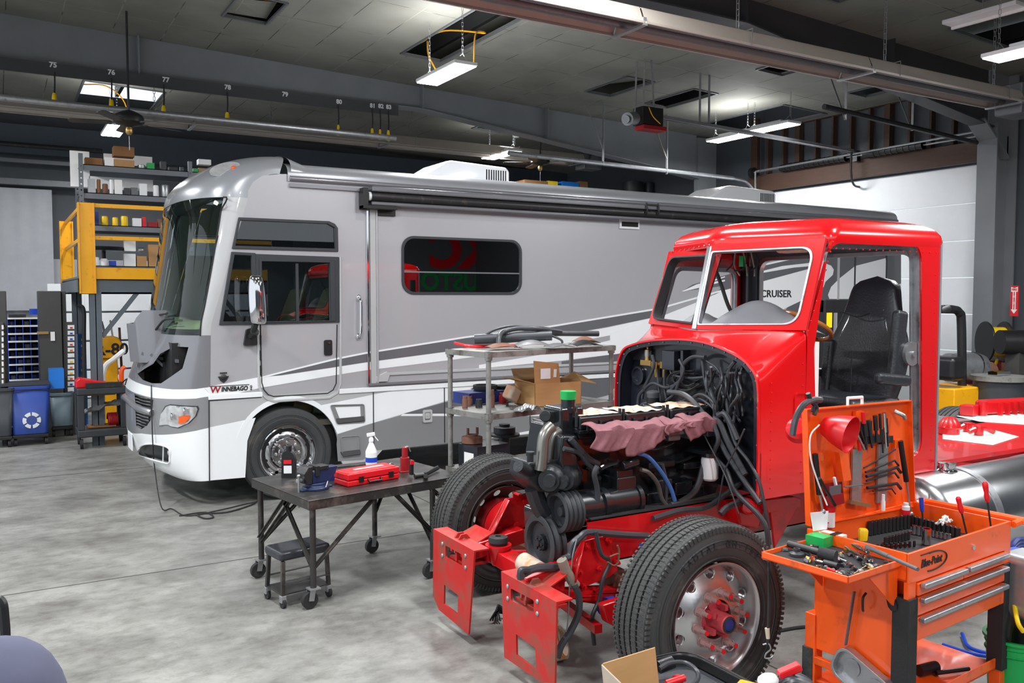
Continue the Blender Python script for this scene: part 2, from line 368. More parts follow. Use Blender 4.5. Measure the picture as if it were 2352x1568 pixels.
# =============== rafters ===============
def rafter(Y, xs, ztop, zbot, fw=.26, mat='beam', n=0, stiff=()):
    """tapered plate rafter along X: web, flanges"""
    m = MB()
    for i in range(len(xs)-1):
        a, b = xs[i], xs[i+1]
        m.prism([(a, Y-.006, zbot[i]), (b, Y-.006, zbot[i+1]), (b, Y-.006, ztop[i+1]), (a, Y-.006, ztop[i])], (0, .012, 0))
        for z0, z1 in ((zbot[i], zbot[i+1]), (ztop[i], ztop[i+1])):
            m.prism([(a, Y-fw/2, z0-.01), (b, Y-fw/2, z1-.01), (b, Y-fw/2, z1+.01), (a, Y-fw/2, z0+.01)], (0, fw, 0))
    for x in stiff:
        k = max(i for i in range(len(xs)-1) if xs[i] <= x); t = (x-xs[k])/(xs[k+1]-xs[k])
        m.box((x-.01, Y-fw/2, zbot[k]*(1-t)+zbot[k+1]*t), (x+.01, Y+fw/2, ztop[k]*(1-t)+ztop[k+1]*t))
    return struct(m.build('trim_%d' % n, mat, sharp=20))
rafter(14.5, (-10, 6.7, 12.0, 13.4), (6.5, cz(6.7)+.1, cz(12)+.1, cz(13.4)+.1), (5.58, 5.58, 4.98, 4.8), n=5, stiff=(1.95, 6.7, 9.4))
rafter(8.0, (-10, 8.1, 13.5), (6.5, cz(8.1)+.1, cz(13.5)+.1), (5.6, 5.6, 4.86), mat='beam_dark', n=6, stiff=(8.1, 11))
rafter(1.5, (-10, 8.1, 13.5), (6.5, cz(8.1)+.1, cz(13.5)+.1), (5.6, 5.6, 4.86), mat='beam_dark', n=7, stiff=(8.1,))
c = MB()
for Y in (8.0, 1.5):
    c.box((13.55, Y-.006, 0), (14.1, Y+.006, 5.75)); c.box((13.53, Y-.16, 0), (13.56, Y+.16, 4.9)); c.box((14.08, Y-.16, 0), (14.11, Y+.16, 5.75))
struct(c.build('trim_8', 'beam'))
# brace across between frames at the haunch
struct(MB().bar((13.2, 8.0, 4.95), (13.9, 8.0, 4.4), .3, .03).box((13.4, 14.44, 0), (13.95, 14.56, 5.7)).build('trim_9', 'beam'))
# =============== walls ===============
M('wall_grey', (150, 152, 156), .6, var=.04)
M('wall_dark', (78, 83, 89), .6, var=.06)
M('wall_blue', (74, 83, 93), .6, var=.06)
M('door_white', (240, 243, 246), .38, var=.02)
def sheet_mat(name, c, pitch=.3):
    m = M(name, c, .5); nt = m.node_tree; N = nt.nodes; L = nt.links; g = N.new('ShaderNodeNewGeometry'); w = N.new('ShaderNodeTexWave'); w.inputs['Scale'].default_value = 1/pitch/2; w.bands_direction = 'X'; L.new(g.outputs['Position'], w.inputs[0])
    bp = N.new('ShaderNodeBump'); bp.inputs['Strength'].default_value = .6; bp.inputs['Distance'].default_value = .03; L.new(w.outputs['Fac'], bp.inputs['Height']); L.new(bp.outputs[0], N['Principled BSDF'].inputs['Normal']); return m
sheet_mat('wall_sheet', (176, 178, 184), .5)
wb = MB().box((-10, WYB-.05, 3.0), (WX, WYB, 6.6)).build('wall_back', 'wall_dark'); struct(wb)
struct(MB().box((-10, WYB-.08, 0), (WX, WYB-.03, 3.0)).build('wall_back_lower', 'wall_sheet'))
# grey sectional panel high on the left, with its dark band above
struct(MB().box((-10, 20.85, 1.9), (1.05, 21.0, 4.45)).build('wall_left_panel', 'wall_sheet'))
struct(MB().box((-10, 20.7, 5.15), (WX, 20.95, 5.75)).build('trim_10', 'wall_blue'))
struct(MB().box((-10, 20.6, 4.5), (2.0, 20.7, 4.62)).box((-10, 20.6, 4.95), (3, 20.68, 5.03)).build('trim_11', 'grey_steel'))
# white sectional door seen below the mezzanine
dm = MB()
for k in range(4): dm.box((.9, 20.5, .02+k*.62), (6.5, 20.55, .6+k*.62))
for x in (1.5, 2.9, 4.6): dm.box((x, 20.46, 0), (x+.09, 20.5, 2.5))
struct(dm.build('door_2', 'door_white', bevel=.01))
# ---- right end wall with the overhead door ----
yl, yr, zt = 13.35, 8.22, 4.42
we = MB().box((WX, -8, 0), (WX+.2, yr, 6.5)).box((WX, yl, 0), (WX+.2, WYB, 6.5)).box((WX+.1, yr, zt), (WX+.2, yl, 6.5))
struct(we.build('wall_right', 'wall_dark'))
hd = MB().box((WX-.12, yr-.25, zt+.02), (WX-.02, yl+.25, zt+.36)).box((WX-.12, yr-.16, 0), (WX-.02, yr-.02, zt+.3)).box((WX-.1, yl+.02, 0), (WX-.02, yl+.2, 6.0))
for k in range(14):
    y = yr-.1+k*.415; w = .045 if k % 5 else .12; hd.box((WX-.06, y, zt+.36), (WX+.06, y+w, 5.72))
hd.box((WX-.08, yr-.2, 5.72), (WX+.02, yl+.2, 5.8))
struct(hd.build('trim_12', 'wood_dark', bevel=.004))
dm = MB()
nk = 7; h = (zt-.02)/nk
for k in range(nk): dm.box((WX+.02, yr, .01+k*h), (WX+.07, yl, k*h+h))
door = dm.build('door_1', 'door_white', bevel=.006); struct(door)
s = MB()
for k in range(nk): s.box((WX-.005, yr, k*h+.01), (WX+.02, yl, k*h+.035))
s.box((WX-.02, yr, zt-.05), (WX+.02, yl, zt-.02))
s.build('section_seam', 'galv', door)
hg = MB()
for k in range(1, nk):
    for y in (yr+.12, yr+1.75, yr+3.4, yl-.15): hg.cbox((WX-.005, y, k*h+.02), (.03, .07, .17)); hg.cbox((WX-.02, y, k*h+.02), (.03, .13, .03))
hg.build('hinge', 'galv', door)
st = MB()
for (x0, y0, x1, y1) in ((2205, 484, 2225, 492), (2228, 483, 2250, 492)):
    pass
p = pX(2208, 486, WX); q = pX(2262, 496, WX)
MB().box((WX-.004, p.y, p.z-.05), (WX+.02, p.y-.28, p.z)).build('sticker', 'blue', door)
MB().box((WX-.004, q.y+.12, q.z-.06), (WX+.02, q.y, q.z+.06)).build('sticker', 'yellow', door)
# tracks of the overhead door
tr = wthing('door_track', 'curved dark steel overhead door track and hangers beside the wooden header', 'track', (WX-.3, yr, 0))
pts = [(WX-.09, yr-.05, .1), (WX-.09, yr-.05, 3.9), (WX-.16, yr-.05, 4.35), (WX-.5, yr-.05, 4.62), (WX-.9, yr-.05, 4.66)]
p3 = pY(1830, 258, yr-.05)
MB().tube(pts, .035, 8).tube([pts[-1], (9.9, yr-.05, 4.82)], .04, 8, smooth=False).build('rail', 'dark_steel', tr)
for (x, y0, y1) in ((1942, 190, 275), (2095, 225, 300)):
    hgm = MB(); a = pY(x, y1, yr-.05); hgm.bar(a, (a.x, a.y, cz(a.x)-.02), .04, .006); b2 = Vector((a.x+.25, a.y, cz(a.x)-.4)); hgm.bar(a, (a.x+.02, a.y+.5, cz(a.x)-.02), .03, .006)
    hgm.build('hanger', 'galv', tr)
t2 = wthing('door_track', 'galvanised overhead door track running past the far side of the motorhome roof', 'track', (WX-.3, yl, 0))
MB().tube([(WX-.1, yl+.02, 3.0), (WX-.1, yl+.02, 4.2), (WX-.35, yl+.02, 4.6), (WX-.8, yl+.02, 4.68)], .035, 8).tube([(WX-.8, yl+.02, 4.68), (7.9, yl+.02, 4.75)], .045, 8, smooth=False).build('rail', 'alu_rough', t2)
for (x, y1) in ((1385, 380), (1531, 400)):
    hgm = MB(); a = pY(x, y1, yl); hgm.bar(a, (a.x, a.y, cz(a.x)-.02), .05, .008); hgm.bar((a.x, a.y, a.z+.3), (a.x-.35, a.y+.1, cz(a.x)-.02), .035, .006)
    hgm.build('hanger', 'galv', t2)
# torsion shaft and springs
ts = wthing('torsion_spring_shaft', 'black torsion springs on a steel shaft across the wooden door header', 'door spring', (WX-.2, 10.8, zt+.4))
MB().cyl((WX-.22, yr-.1, zt+.42), (WX-.22, yl+.1, zt+.42), .016).build('shaft', 'galv', ts)
sp = MB()
for (a, b) in ((9.4, 10.6), (11.0, 12.6)):
    sp.cyl((WX-.22, a, zt+.42), (WX-.22, b, zt+.42), .07)
    for k in range(int((b-a)/.12)): sp.cyl((WX-.22, a+k*.12, zt+.42), (WX-.22, a+k*.12+.05, zt+.42), .078)
sp.build('spring', 'black_plastic', ts)
for y in (yr, yl-.02): MB().cyl((WX-.22, y, zt+.42), (WX-.22, y+.08, zt+.42), .11).build('drum', 'black_plastic', ts)
MB().cbox((WX-.18, 10.8, zt+.42), (.1, .1, .2)).build('centre_bracket', 'black_plastic', ts)
o = MB().tube([pX(1735, 460, WX-.4), pX(1735, 395, WX-.4), pX(1745, 392, WX-.4)], .02, smooth=False).tube([pX(1735, 394, WX-.3), pX(2265, 298, WX-.3)], .02, smooth=False).build('conduit_pipe', 'galv')
tag(o, 'thin galvanised conduit pipe crossing the dark wood studs above the white door', 'pipe')
o = MB().tube([(-10, 20.4, 5.3), (2, 20.4, 5.28)], .05, smooth=False).build('water_pipe', 'dark_steel'); tag(o, 'dark horizontal pipe high on the far left wall', 'pipe')
# sign
sg = wthing('fire_extinguisher_sign', 'red and white sign with arrow reading FIRE EXTINGUISHER on the dark column', 'sign', (13.5, 8.0, 2.4))
a = pX(2322, 656, 13.51); b = pX(2338, 726, 13.51); w = (a.y-b.y); ym = (a.y+b.y)/2
MB().box((13.505, a.y, b.z), (13.531, b.y, a.z)).build('sign_board', 'red_plastic', sg)
hh = a.z-b.z; zc = (a.z+b.z)/2
aw = MB().plate([(-w*.42, hh*.3), (w*.42, hh*.3), (w*.42, hh*.46), (0, hh*.42), (-w*.42, hh*.46)], [], .002, at((13.503, ym, zc), (0, -1, 0), (0, 0, 1)))
aw.plate([(-w*.2, hh*.3), (w*.2, hh*.3), (w*.2, -hh*.28), (w*.4, -hh*.28), (0, -hh*.42), (-w*.4, -hh*.28), (-w*.2, -hh*.28)], [], .002, at((13.503, ym, zc), (0, -1, 0), (0, 0, 1)))
aw.build('arrow', 'white', sg)
tx = MB().text('FIRE', w*.36, .001, at((13.5, ym, zc+hh*.37), (0, -1, 0), (0, 0, 1)), bold=.002)
for k, chh in enumerate('EXTINGUISHER'): tx.text(chh, w*.26, .001, at((13.5, ym, zc+hh*(.27-k*.048)), (0, -1, 0), (0, 0, 1)), bold=.002)
tx.build('lettering', 'red_plastic', sg, flat=True)
# =============== overhead fixtures ===============
def light_fixture(loc, label, group, chain=True):
    t = thing('high_bay_light', label, 'ceiling light', loc, 0, group)
    m = MB().box((-.17, -.6, .0), (.17, .6, .045)).box((-.08, -.35, .045), (.08, .35, .1)); m.build('housing', 'led_white', t, bevel=.008)
    MB().box((-.155, -.585, -.012), (.155, .585, 0)).build('diffuser', 'lamp_on', t)
    zc = cz(loc[0])-loc[2]-.03
    for sy in (-1, 1):
        ch = MB(); ch.tube([(-.12, sy*.45, .045), (0, sy*.5, .16), (.12, sy*.45, .045)], .004, 5, smooth=False)
        n = int((zc-.16)/.05)
        for k in range(n):
            z = .16+k*.05; a = .012 if k % 2 else 0; b = .012-a
            ch.tube([(-a, sy*.5-b, z), (-a, sy*.5-b, z+.05), (a, sy*.5+b, z+.05), (a, sy*.5+b, z), (-a, sy*.5-b, z)], .003, 4, smooth=False)
        ch.build('chain', 'galv', t)
    return t
LL = {0: 'bright LED high bay light hanging below the long open ceiling slot', 1: 'bright LED high bay light at the upper right corner beside the black rafter',
      2: 'bright LED high bay light left of the dimmer one near the wooden studs', 3: 'dimmer LED high bay light close to the wooden studs above the white door',
      4: 'small bright LED high bay light far beyond the motorhome roof, left of the black fan', 5: 'small LED high bay light at far left behind the ceiling fan'}
for i, (x, y, z, pw) in enumerate(LAMPS):
    if i in LL: light_fixture((x, y, z), LL[i], 'LED high bay lights')
    else: light_fixture((x, y, z), 'LED high bay light over the workshop floor outside the picture', 'LED high bay lights behind the viewer')
# tube heaters
def tube_heater(name_label, x0, x1, y, z, w, h, flip, joints, chains, burner=None):
    t = wthing('tube_heater', name_label, 'heater', ((x0+x1)/2, y, z))
    js = [x0]+joints+[x1]
    for a, b in zip(js, js[1:]):
        m = MB(); pr = [(-w/2, 0), (-w*.36, h), (w*.36, h), (w/2, 0)]; q = .006
        for (u0, v0), (u1, v1) in zip(pr, pr[1:]):
            m.prism([(a+.01, y+u0, z+v0), (a+.01, y+u1, z+v1), (a+.01, y+u1+.004, z+v1+q), (a+.01, y+u0+.004, z+v0+q)], (b-a-.02, 0, 0))
        m.box((a+.01, y-w/2-.012, z-.012), (b-.01, y-w/2+.01, z+.008)); m.box((a+.01, y+w/2-.01, z-.012), (b-.01, y+w/2+.012, z+.008))
        m.build('reflector', 'heater_beige', t)
    for s in (-1, 1): MB().cyl((x0+.1, y+s*w*.2, z+h*.5), (x1, y+s*w*.2, z+h*.5), .05, seg=12).build('burner_tube', 'grey_steel', t)
    for x in joints+[x1-.1]:
        MB().cbox((x, y, z-.02), (.05, w*1.05, .02)).cbox((x, y-w*.5, z+.01), (.04, .01, .07)).build('cross_bracket', 'galv', t)
    for x in chains:
        MB().tube([(x-.06, y-w/2-.02, z-.01), (x, y-w*.45, z+h+.02), (x, y+w*.45, z+h+.02), (x-.06, y+w/2+.02, z-.01)], .006, 5, smooth=False).build('wire_hanger', 'galv', t)
        ch = MB(); n = int((cz(x)-z-h-.05)/.06)
        for k in range(n):
            zz = z+h+.02+k*.06; a = .016 if k % 2 else 0; b = .016-a
            ch.tube([(x-a, y-b, zz), (x-a, y-b, zz+.065), (x+a, y+b, zz+.065), (x+a, y+b, zz), (x-a, y-b, zz)], .005, 4, smooth=False)
        ch.build('chain', 'galv', t)
    if burner: MB().box((x1+.02, y-.16, z-.12), (x1+.5, y+.2, z+.28)).cyl((x1+.25, y-.16, z+.1), (x1+.25, y-.24, z+.1), .1).build('burner_box', 'grey_steel', t, bevel=.02)
    return t
M('heater_beige', (176, 168, 158), .42, .25, var=.05)
tube_heater('long beige tube heater running across the upper right of the picture', 2.0, 11.45, 6.5, 4.7, .46, .15, 1, [5.15, 8.4], [6.55, 8.9, 11.1], True)
tube_heater('long beige tube heater running above the motorhome at left', -6.0, 11.3, 16.0, pY(600, 306, 16).z, .5, .18, 1, [-1, 3.0, 6.6], [2.4, 4.4, 7.2, 9.6], True)
# pipe with drop cords
o = MB().tube([(-6, 14.0, 4.96), (6.0, 14.0, 4.93)], .045, 12, smooth=False).build('air_pipe', 'alu_rough'); tag(o, 'long bare metal pipe hanging under the big grey rafter', 'pipe')
struct(MB().box((-6, 14.34, 5.4), (6.2, 14.37, 5.58)).build('trim_13', 'beam_dark'))
cords = [(125, 228, 155, 1, '75'), (256, 243, 172, 1, '76'), (376, 256, 190, 1, '77'), (522, 271, 206, 1, '78'), (777, 299, 240, .7, '80'), (855, 307, 248, .8, '81'), (873, 309, 250, .7, '82'), (892, 311, 252, .8, '83')]
OR = 'first second third fourth fifth sixth seventh eighth ninth tenth eleventh twelfth thirteenth fourteenth'.split()
for ci, (x, y, yt, s, n) in enumerate(cords):
    a = pY(x, y, 14.3); b = pY(x, yt, 14.3)
    t = wthing('drop_cord', 'black drop cord with yellow connector under the rafter, %s from the left' % OR[ci], 'power cord', (a.x, 14.3, a.z), 'drop cords along the rafter')
    MB().tube([(a.x, 14.3, a.z+.04), (a.x+.01, 14.3, (a.z+b.z)/2), (b.x, 14.3, 5.45)], .011, 6).build('cord', 'black_rubber', t)
    MB().lathe([(.02*s, .09), (.03*s, .06), (.035*s, .0), (.045*s, -.03), (.05*s, -.08), (.03*s, -.09)], (a.x, 14.3, a.z), seg=12).build('connector', 'yellow', t)
for ni, (x, y, n) in enumerate(((122, 154, '75'), (256, 171, '76'), (381, 188, '77'), (523, 205, '78'), (655, 221, '79'), (779, 238, '80'), (856, 247, '81'), (875, 248, '82'), (893, 250, '83'))):
    p = pY(x, y, 14.33); o = MB().text(n, .1, .001, MY(14.33) @ Matrix.Translation((p.x, p.z+.03, 0)), bold=.004).build('number_marking', 'white', flat=True)
    tag(o, 'white painted number under the big rafter, %s from the left' % OR[ni], 'marking', 'numbers painted along the rafter')
# ceiling fans
def fan(loc, blades, label):
    t = thing('ceiling_fan', label, 'fan', loc, 0)
    ztop = cz(loc[0])-loc[2]
    MB().cyl((0, 0, .1), (0, 0, ztop), .016).build('down_rod', 'dark_steel', t)
    MB().lathe([(.03, .14), (.09, .12), (.18, .07), (.2, .03), (.2, -.03), (.17, -.06), (.08, -.08), (.05, -.1)], seg=28).build('motor', 'black_plastic', t)
    MB().lathe([(.04, -.09), (.05, -.13), (.05, -.17), (.03, -.2), (.0, -.21)], seg=18).build('switch_cup', 'brass', t)
    MB().cyl((0, 0, -.22), (0, 0, -.42), .004).build('pull_chain', 'galv', t)
    for k in range(5):
        a = 2*math.pi*k/5+blades; c, s_ = math.cos(a), math.sin(a)
        m = MB().plate(rrect(.22, -.065, .78, .065, .05), [], .008, Matrix.Rotation(a, 4, 'Z') @ Matrix.Translation((0, 0, -.04)) @ Matrix.Rotation(R(12), 4, 'X'))
        m.cbox((c*.2, s_*.2, -.04), (.14, .05, .01), a); m.build('blade', 'black_plastic', t)
    return t
p = pY(296, 276, 13.3); fan(tuple(p), .35, 'black ceiling fan at left under the boarded ceiling opening')
p = pY(1241, 370, 15.4); fan(tuple(p), .1, 'distant black ceiling fan above the motorhome roof, seen edge on')
# door opener
t = wthing('door_opener', 'black overhead door opener with silver motor and red lens box hung from the ceiling', 'door opener', tuple(pY(1468, 275, 10.79)))
c0 = pY(1482, 270, 10.79)
MB().box((c0.x-.12, 10.7, c0.z-.12), (c0.x+.3, 10.95, c0.z+.16)).build('gear_housing', 'black_plastic', t, bevel=.01)
q = pY(1452, 273, 10.65)
MB().cyl((q.x-.12, 10.62, q.z-.02), (q.x+.1, 10.72, q.z+.03), .1, seg=20).cyl((q.x-.16, 10.6, q.z-.03), (q.x-.12, 10.62, q.z-.02), .06).build('motor', 'grey_steel', t)
MB().box((c0.x-.12, 10.68, c0.z-.2), (c0.x+.36, 10.9, c0.z-.13)).build('lens_box', 'red_dark', t, bevel=.01)
MB().tube([(c0.x-.02, 10.68, c0.z+.14), (c0.x+.05, 10.66, c0.z), (c0.x+.2, 10.66, c0.z-.1)], .008).build('wire', 'yellow_paint', t)
MB().bar((c0.x+.25, 10.79, c0.z+.05), (13.9, 10.79, 4.93), .05, .05).bar((c0.x+.25, 10.86, c0.z+.05), (13.9, 10.86, 4.93), .02, .05).build('rail', 'galv', t)
for (dx, dy, ex, ey) in ((-.1, 10.72, -.12, 11.7), (.12, 10.72, -.05, 11.7), (-.12, 10.9, -.1, 12.3)):
    MB().bar((c0.x+dx, dy, c0.z+.1), (c0.x+dx*.6, dy+.02, cz(c0.x)-.01), .04, .006).build('hanger_strut', 'galv', t)
for x in (1607, 1628):
    a = pY(x, 290, 10.8); MB().bar((a.x, 10.8, a.z), (a.x, 10.8, cz(a.x)-.01), .045, .006).build('hanger_strut', 'galv', t)
MB().tube([pY(1955, 350, 10.8), pY(1955, 400, 10.8), pY(1962, 425, 10.85), pY(1980, 430, 10.9)], .02).build('door_arm', 'dark_steel', t)
# smoke detector, flood light, odd bits
p = pc_ = None
r = ray(1186, 311); tt = (CZ-.03-CAMH)/(r.z-CS*r.x); p = O3+r*tt
o = MB().lathe([(.09, .02), (.085, -.02), (.06, -.05), (0, -.055)], p, seg=20).build('smoke_detector', 'white'); tag(o, 'small white round smoke detector on the ceiling beyond the big rafter', 'smoke detector')
t = wthing('flood_light', 'small black flood light in the top corner of the white door', 'lamp', tuple(pX(2276, 384, WX-.1)))
a = pX(2276, 384, WX-.1); MB().cbox(a, (.12, .22, .16), R(20)).build('lamp_head', 'black_plastic', t, bevel=.01); MB().bar(a, a+Vector((.1, -.1, -.1)), .03).build('bracket', 'black_plastic', t)
t = wthing('fluorescent_fixture', 'unlit grey strip light fixture under the dark ceiling at the upper right corner', 'ceiling light', (9.3, 6.0, 5.5))
a = pz(2175, 55, 5.5); b = pz(2345, 8, 5.5)
MB().bar(a, b, .22, .05).build('housing', 'led_white', t, bevel=.008); MB().bar(a+Vector((.1, 0, -.04)), b+Vector((.1, 0, -.04)), .03, .03).build('tube', 'paper', t)
MB().cyl((a+b)/2, ((a+b)/2).to_2d().to_3d()+Vector((0, 0, 6.2)), .006).build('chain', 'galv', t)
# yellow wires from the ceiling slot and openings
for pts, lb in (([pc3 for pc3 in (Vector((5.62, 11.9, 6.0)), Vector((5.5, 11.6, 5.7)), Vector((5.45, 11.2, 5.35)), Vector((5.35, 11.05, 5.28)))], 'yellow wire dropping from the ceiling slot to the bright light'),
                ([Vector((5.65, 12.2, 6.06)), Vector((5.9, 11.9, 6.2)), Vector((6.2, 11.2, 6.03)), Vector((5.9, 10.9, 5.9)), Vector((5.6, 10.4, 5.32))], 'yellow wire arching through the ceiling slot above the bright light'),
                ([Vector((2.9, 12.4, 6.3)), Vector((3.0, 12.1, 6.25)), Vector((3.4, 11.9, 6.22)), Vector((3.5, 11.8, 6.25))], 'yellow wire lying inside the small ceiling opening at top left'),
                ([Vector((1.5, 18.6, 6.25)), Vector((1.9, 18.3, 6.2)), Vector((2.2, 18.2, 5.9)), Vector((2.25, 18.1, 5.3))], 'yellow wire in the ceiling opening beside the fan rod')):
    o = MB().tube(pts, .012, 6).build('electrical_wire', 'yellow_paint'); tag(o, lb, 'wire')
# banner and yellow column behind the viewer (seen mirrored in the motorhome window)
t = wthing('wall_banner', 'grey workshop banner with large red letters behind the viewer', 'banner', (10.6, -7.8, 0))
M('wall_banner_grey', (96, 99, 104), .7)
struct(MB().box((-10, -8.1, 0), (WX, -8.0, 3.9)).build('wall_front', 'wall_dark'))
bx = lambda px, py: (lambda v: (v.x, v.z))(pY(px, py, 9.16*2+7.95))
x0, z0 = bx(930, 700); x1, z1 = bx(1115, 545)
MB().box((x0, -7.99, 0), (x1+.6, -7.95, 6)).build('banner_cloth', 'wall_banner_grey', t)
# mirrored lettering reads correctly from inside the hall; placed from the picture of its reflection
cx_, cz_ = bx(1057, 578)
MB().text('KC', 1.7, .003, Matrix(((-1, 0, 0, cx_), (0, 0, 1, -7.94), (0, 1, 0, cz_), (0, 0, 0, 1))), bold=.08).build('lettering', 'red_plastic', t, flat=True)
cx_, cz_ = bx(1020, 648)
MB().box((bx(1122, 600)[0], -7.94, 0), (bx(1172, 600)[0], -7.9, 5.5)).build('yellow_strip', 'yellow_paint', t)
MB().text('CUSTOMS', .85, .003, Matrix(((-1, 0, 0, cx_), (0, 0, 1, -7.94), (0, 1, 0, cz_), (0, 0, 0, 1))), bold=.02).build('lettering', 'green', t, flat=True)
# =============== motorhome ===============
RY = 9.16; RC = 10.43; HWD = 1.27
M('rv_silver', (182, 182, 186), .34, .25, coat=.5, var=.02, scale=2)
M('rv_cap', (165, 168, 173), .3, .3, coat=.6, var=.02, scale=2)
M('rv_light', (188, 189, 190), .34, .1, coat=.5, var=.02)
M('rv_white', (240, 242, 244), .3, coat=.5, var=.01)
M('rv_mid', (140, 141, 143), .34, .15, coat=.5, var=.02)
M('rv_dark', (110, 111, 116), .34, .2, coat=.5, var=.03)
M('rv_grey', (132, 132, 137), .3, .3, coat=.5, var=.02)
M('rv_frame', (52, 56, 60), .4, var=.04)
M('rv_inside', (70, 66, 60), .8)
M('rv_beige', (196, 180, 140), .7)
MG('glass_teal', (.62, .84, .8), .01, .01)
MG('glass_dark', (.3, .33, .35), .01, .04)
MG('glass_mirror', (.04, .045, .05), .01, .2)
TC = [(.28, 1.53), (.36, 1.37), (.5, 1.27), (.7, 1.23), (1.15, 1.23), (1.3, 1.28), (1.75, 1.45), (2.1, 1.53), (2.6, 1.6), (3.15, 1.67), (3.3, 1.72)]
T0 = [(.3, 1.83), (1.9, 1.87), (3.2, 2.26), (3.4, 2.34)]
def itp(z, T):
    if z <= T[0][0]: return T[0][1]
    for (a, b), (c, d) in zip(T, T[1:]):
        if z <= c: return b+(d-b)*(z-a)/(c-a)
    return T[-1][1]
def fr(ph, z, off=0):
    n = 2.5; cc = math.cos(ph); c = math.copysign(abs(cc)**(2/n), cc); s = max(0, math.sin(ph))**(2/n)
    x0 = itp(z, T0); xc = itp(z, TC)
    v = Vector((x0-(x0-xc)*s, RC-HWD*c, z))
    if off:
        e = .01; a = fr(ph+e, z); b = fr(ph-e, z); t = (a-b); nrm = Vector((t.y, -t.x, 0)).normalized()
        if nrm.x > 0 and abs(ph-1.57) < 1.2: nrm = -nrm
        if abs(ph-1.57) >= 1.2 and (nrm.y > 0) != (ph > 1.57): nrm = -nrm
        v = v+nrm*off
    return v
def proj(v):
    d = v-O3; k = d.dot(FW); return CX+F*d.dot(RT)/k, CY-F*d.dot(UP)/k, k
def onfr(px, py):
    def zat(ph):
        z = 2.2-(py-680)*9.5/F
        for _ in range(6):
            z = min(3.4, max(.25, z)); q = proj(fr(ph, z)); z += (q[1]-py)*q[2]/F
        return min(3.4, max(.25, z))
    lo, hi = 0.0, 2.0; best = (1e9, 0)
    for k in range(101):
        ph = 2.0*k/100; e = abs(proj(fr(ph, zat(ph)))[0]-px)
        if e < best[0]-.01: best = (e, ph)
    ph = best[1]; st = .02
    for _ in range(12):
        for q in (ph-st, ph+st):
            if q < 0: continue
            e = abs(proj(fr(q, zat(q)))[0]-px)
            if e < best[0]: best = (e, q)
        ph = best[1]; st /= 2
    return ph, zat(ph)
def surf(mb, outer, holes, fn, du, dv, flip=False):
    """curved sheet: outline with holes in a surface's own two coordinates"""
    def dens(P):
        o = []
        for i in range(len(P)):
            a, b = P[i], P[(i+1) % len(P)]; k = max(1, int(max(abs(a[0]-b[0])/du, abs(a[1]-b[1])/dv)+.5))
            o += [(a[0]+(b[0]-a[0])*t/k, a[1]+(b[1]-a[1])*t/k) for t in range(k)]
        return o
    vs = []; ed = []
    rings = [dens(outer)]+[dens(h) for h in holes]
    for Rg in rings:
        n = len(vs); vs += [Vector(p) for p in Rg]; ed += [(n+i, n+(i+1) % len(Rg)) for i in range(len(Rg))]
    us = [p[0] for p in outer]; ws = [p[1] for p in outer]
    nu = int((max(us)-min(us))/du)+1; nv = int((max(ws)-min(ws))/dv)+1
    for i in range(1, nu):
        for j in range(1, nv):
            p = (min(us)+i*(max(us)-min(us))/nu, min(ws)+j*(max(ws)-min(ws))/nv)
            if inpoly(*p, outer) and not any(inpoly(*p, h) for h in holes): vs.append(Vector(p))
    ov, oe, of, *_ = delaunay_2d_cdt(vs, ed, [], 0, 1e-5)
    fs = []
    for f in of:
        c = sum((ov[i] for i in f), Vector((0, 0)))/len(f)
        if inpoly(c.x, c.y, rings[0]) and not any(inpoly(c.x, c.y, h) for h in rings[1:]): fs.append(tuple(f) if not flip else tuple(f)[::-1])
    return mb.add([fn(v.x, v.y) for v in ov], fs)
RV = wthing('motorhome', 'large silver and white motorhome with grey swoosh stripes parked across the hall', 'motorhome', (7.2, RC, 0))
def sp(px, py, Y=RY): v = pY(px, py, Y); return (v.x, v.z)
def sps(L): return [sp(*p) for p in L]
# ---- side wall with window and wheel openings ----
win_up = sps([(551, 506), (752, 514), (768, 523), (770, 571), (540, 564)])
win_q = sps([(538, 585), (577, 587), (581, 738), (512, 738)])
win_d = sps([(600, 600), (756, 603), (758, 736), (600, 738)])
kcx0, kcz1 = sp(927, 547); kcx1, kcz0 = sp(1193, 671)
win_k = rrect(kcx0, kcz0, kcx1, kcz1, .13)
rwx0, rwz1 = sp(1965, 574); rwx1 = sp(2034, 600)[0]; win_r = rrect(rwx0, 1.75, rwx1, rwz1, .12)
WXC, WZC = 2.66, .5
arch = [(WXC+.555*math.cos(a), WZC+.02+.555*math.sin(a)) for a in [math.pi*k/24 for k in range(25)]]
prof_side = [(1.83, .3), (2.09, .31)] + [(WXC-.555, .4)] + arch[::-1][1:-1] + [(WXC+.555, .42), (3.27, .31), (3.62, .33), (3.75, .46), (12.94, .46), (12.94, 3.45), (2.75, 3.5), (2.6, 3.49), (2.42, 3.46), (2.32, 3.39), (2.27, 3.3), (2.26, 3.2), (1.87, 1.9)]
m = MB().plate(prof_side, [win_up, win_q, win_d, win_k, win_r], .03, MY(RY+.015))
m.build('side_wall', 'rv_silver', RV)
farp = [(1.83, .3), (12.94, .3), (12.94, 3.45), (2.75, 3.5), (2.3, 3.3), (1.87, 1.9)]
MB().plate(farp, [[(a, b) for a, b in win_d], win_up], .03, MY(RY+2*HWD-.015)).build('side_wall', 'rv_silver', RV)
MB().box((12.9, RY, .46), (12.94, RY+2*HWD, 3.5)).build('rear_wall', 'rv_white', RV)
MB().box((2.0, RY+.04, .78), (12.9, RY+2*HWD-.04, .84)).box((3.6, RY+.04, .46), (12.9, RY+2*HWD-.04, .5)).box((4.0, RY+.04, .5), (4.03, RY+2*HWD-.04, 3.4)).build('interior_floor', 'rv_inside', RV)
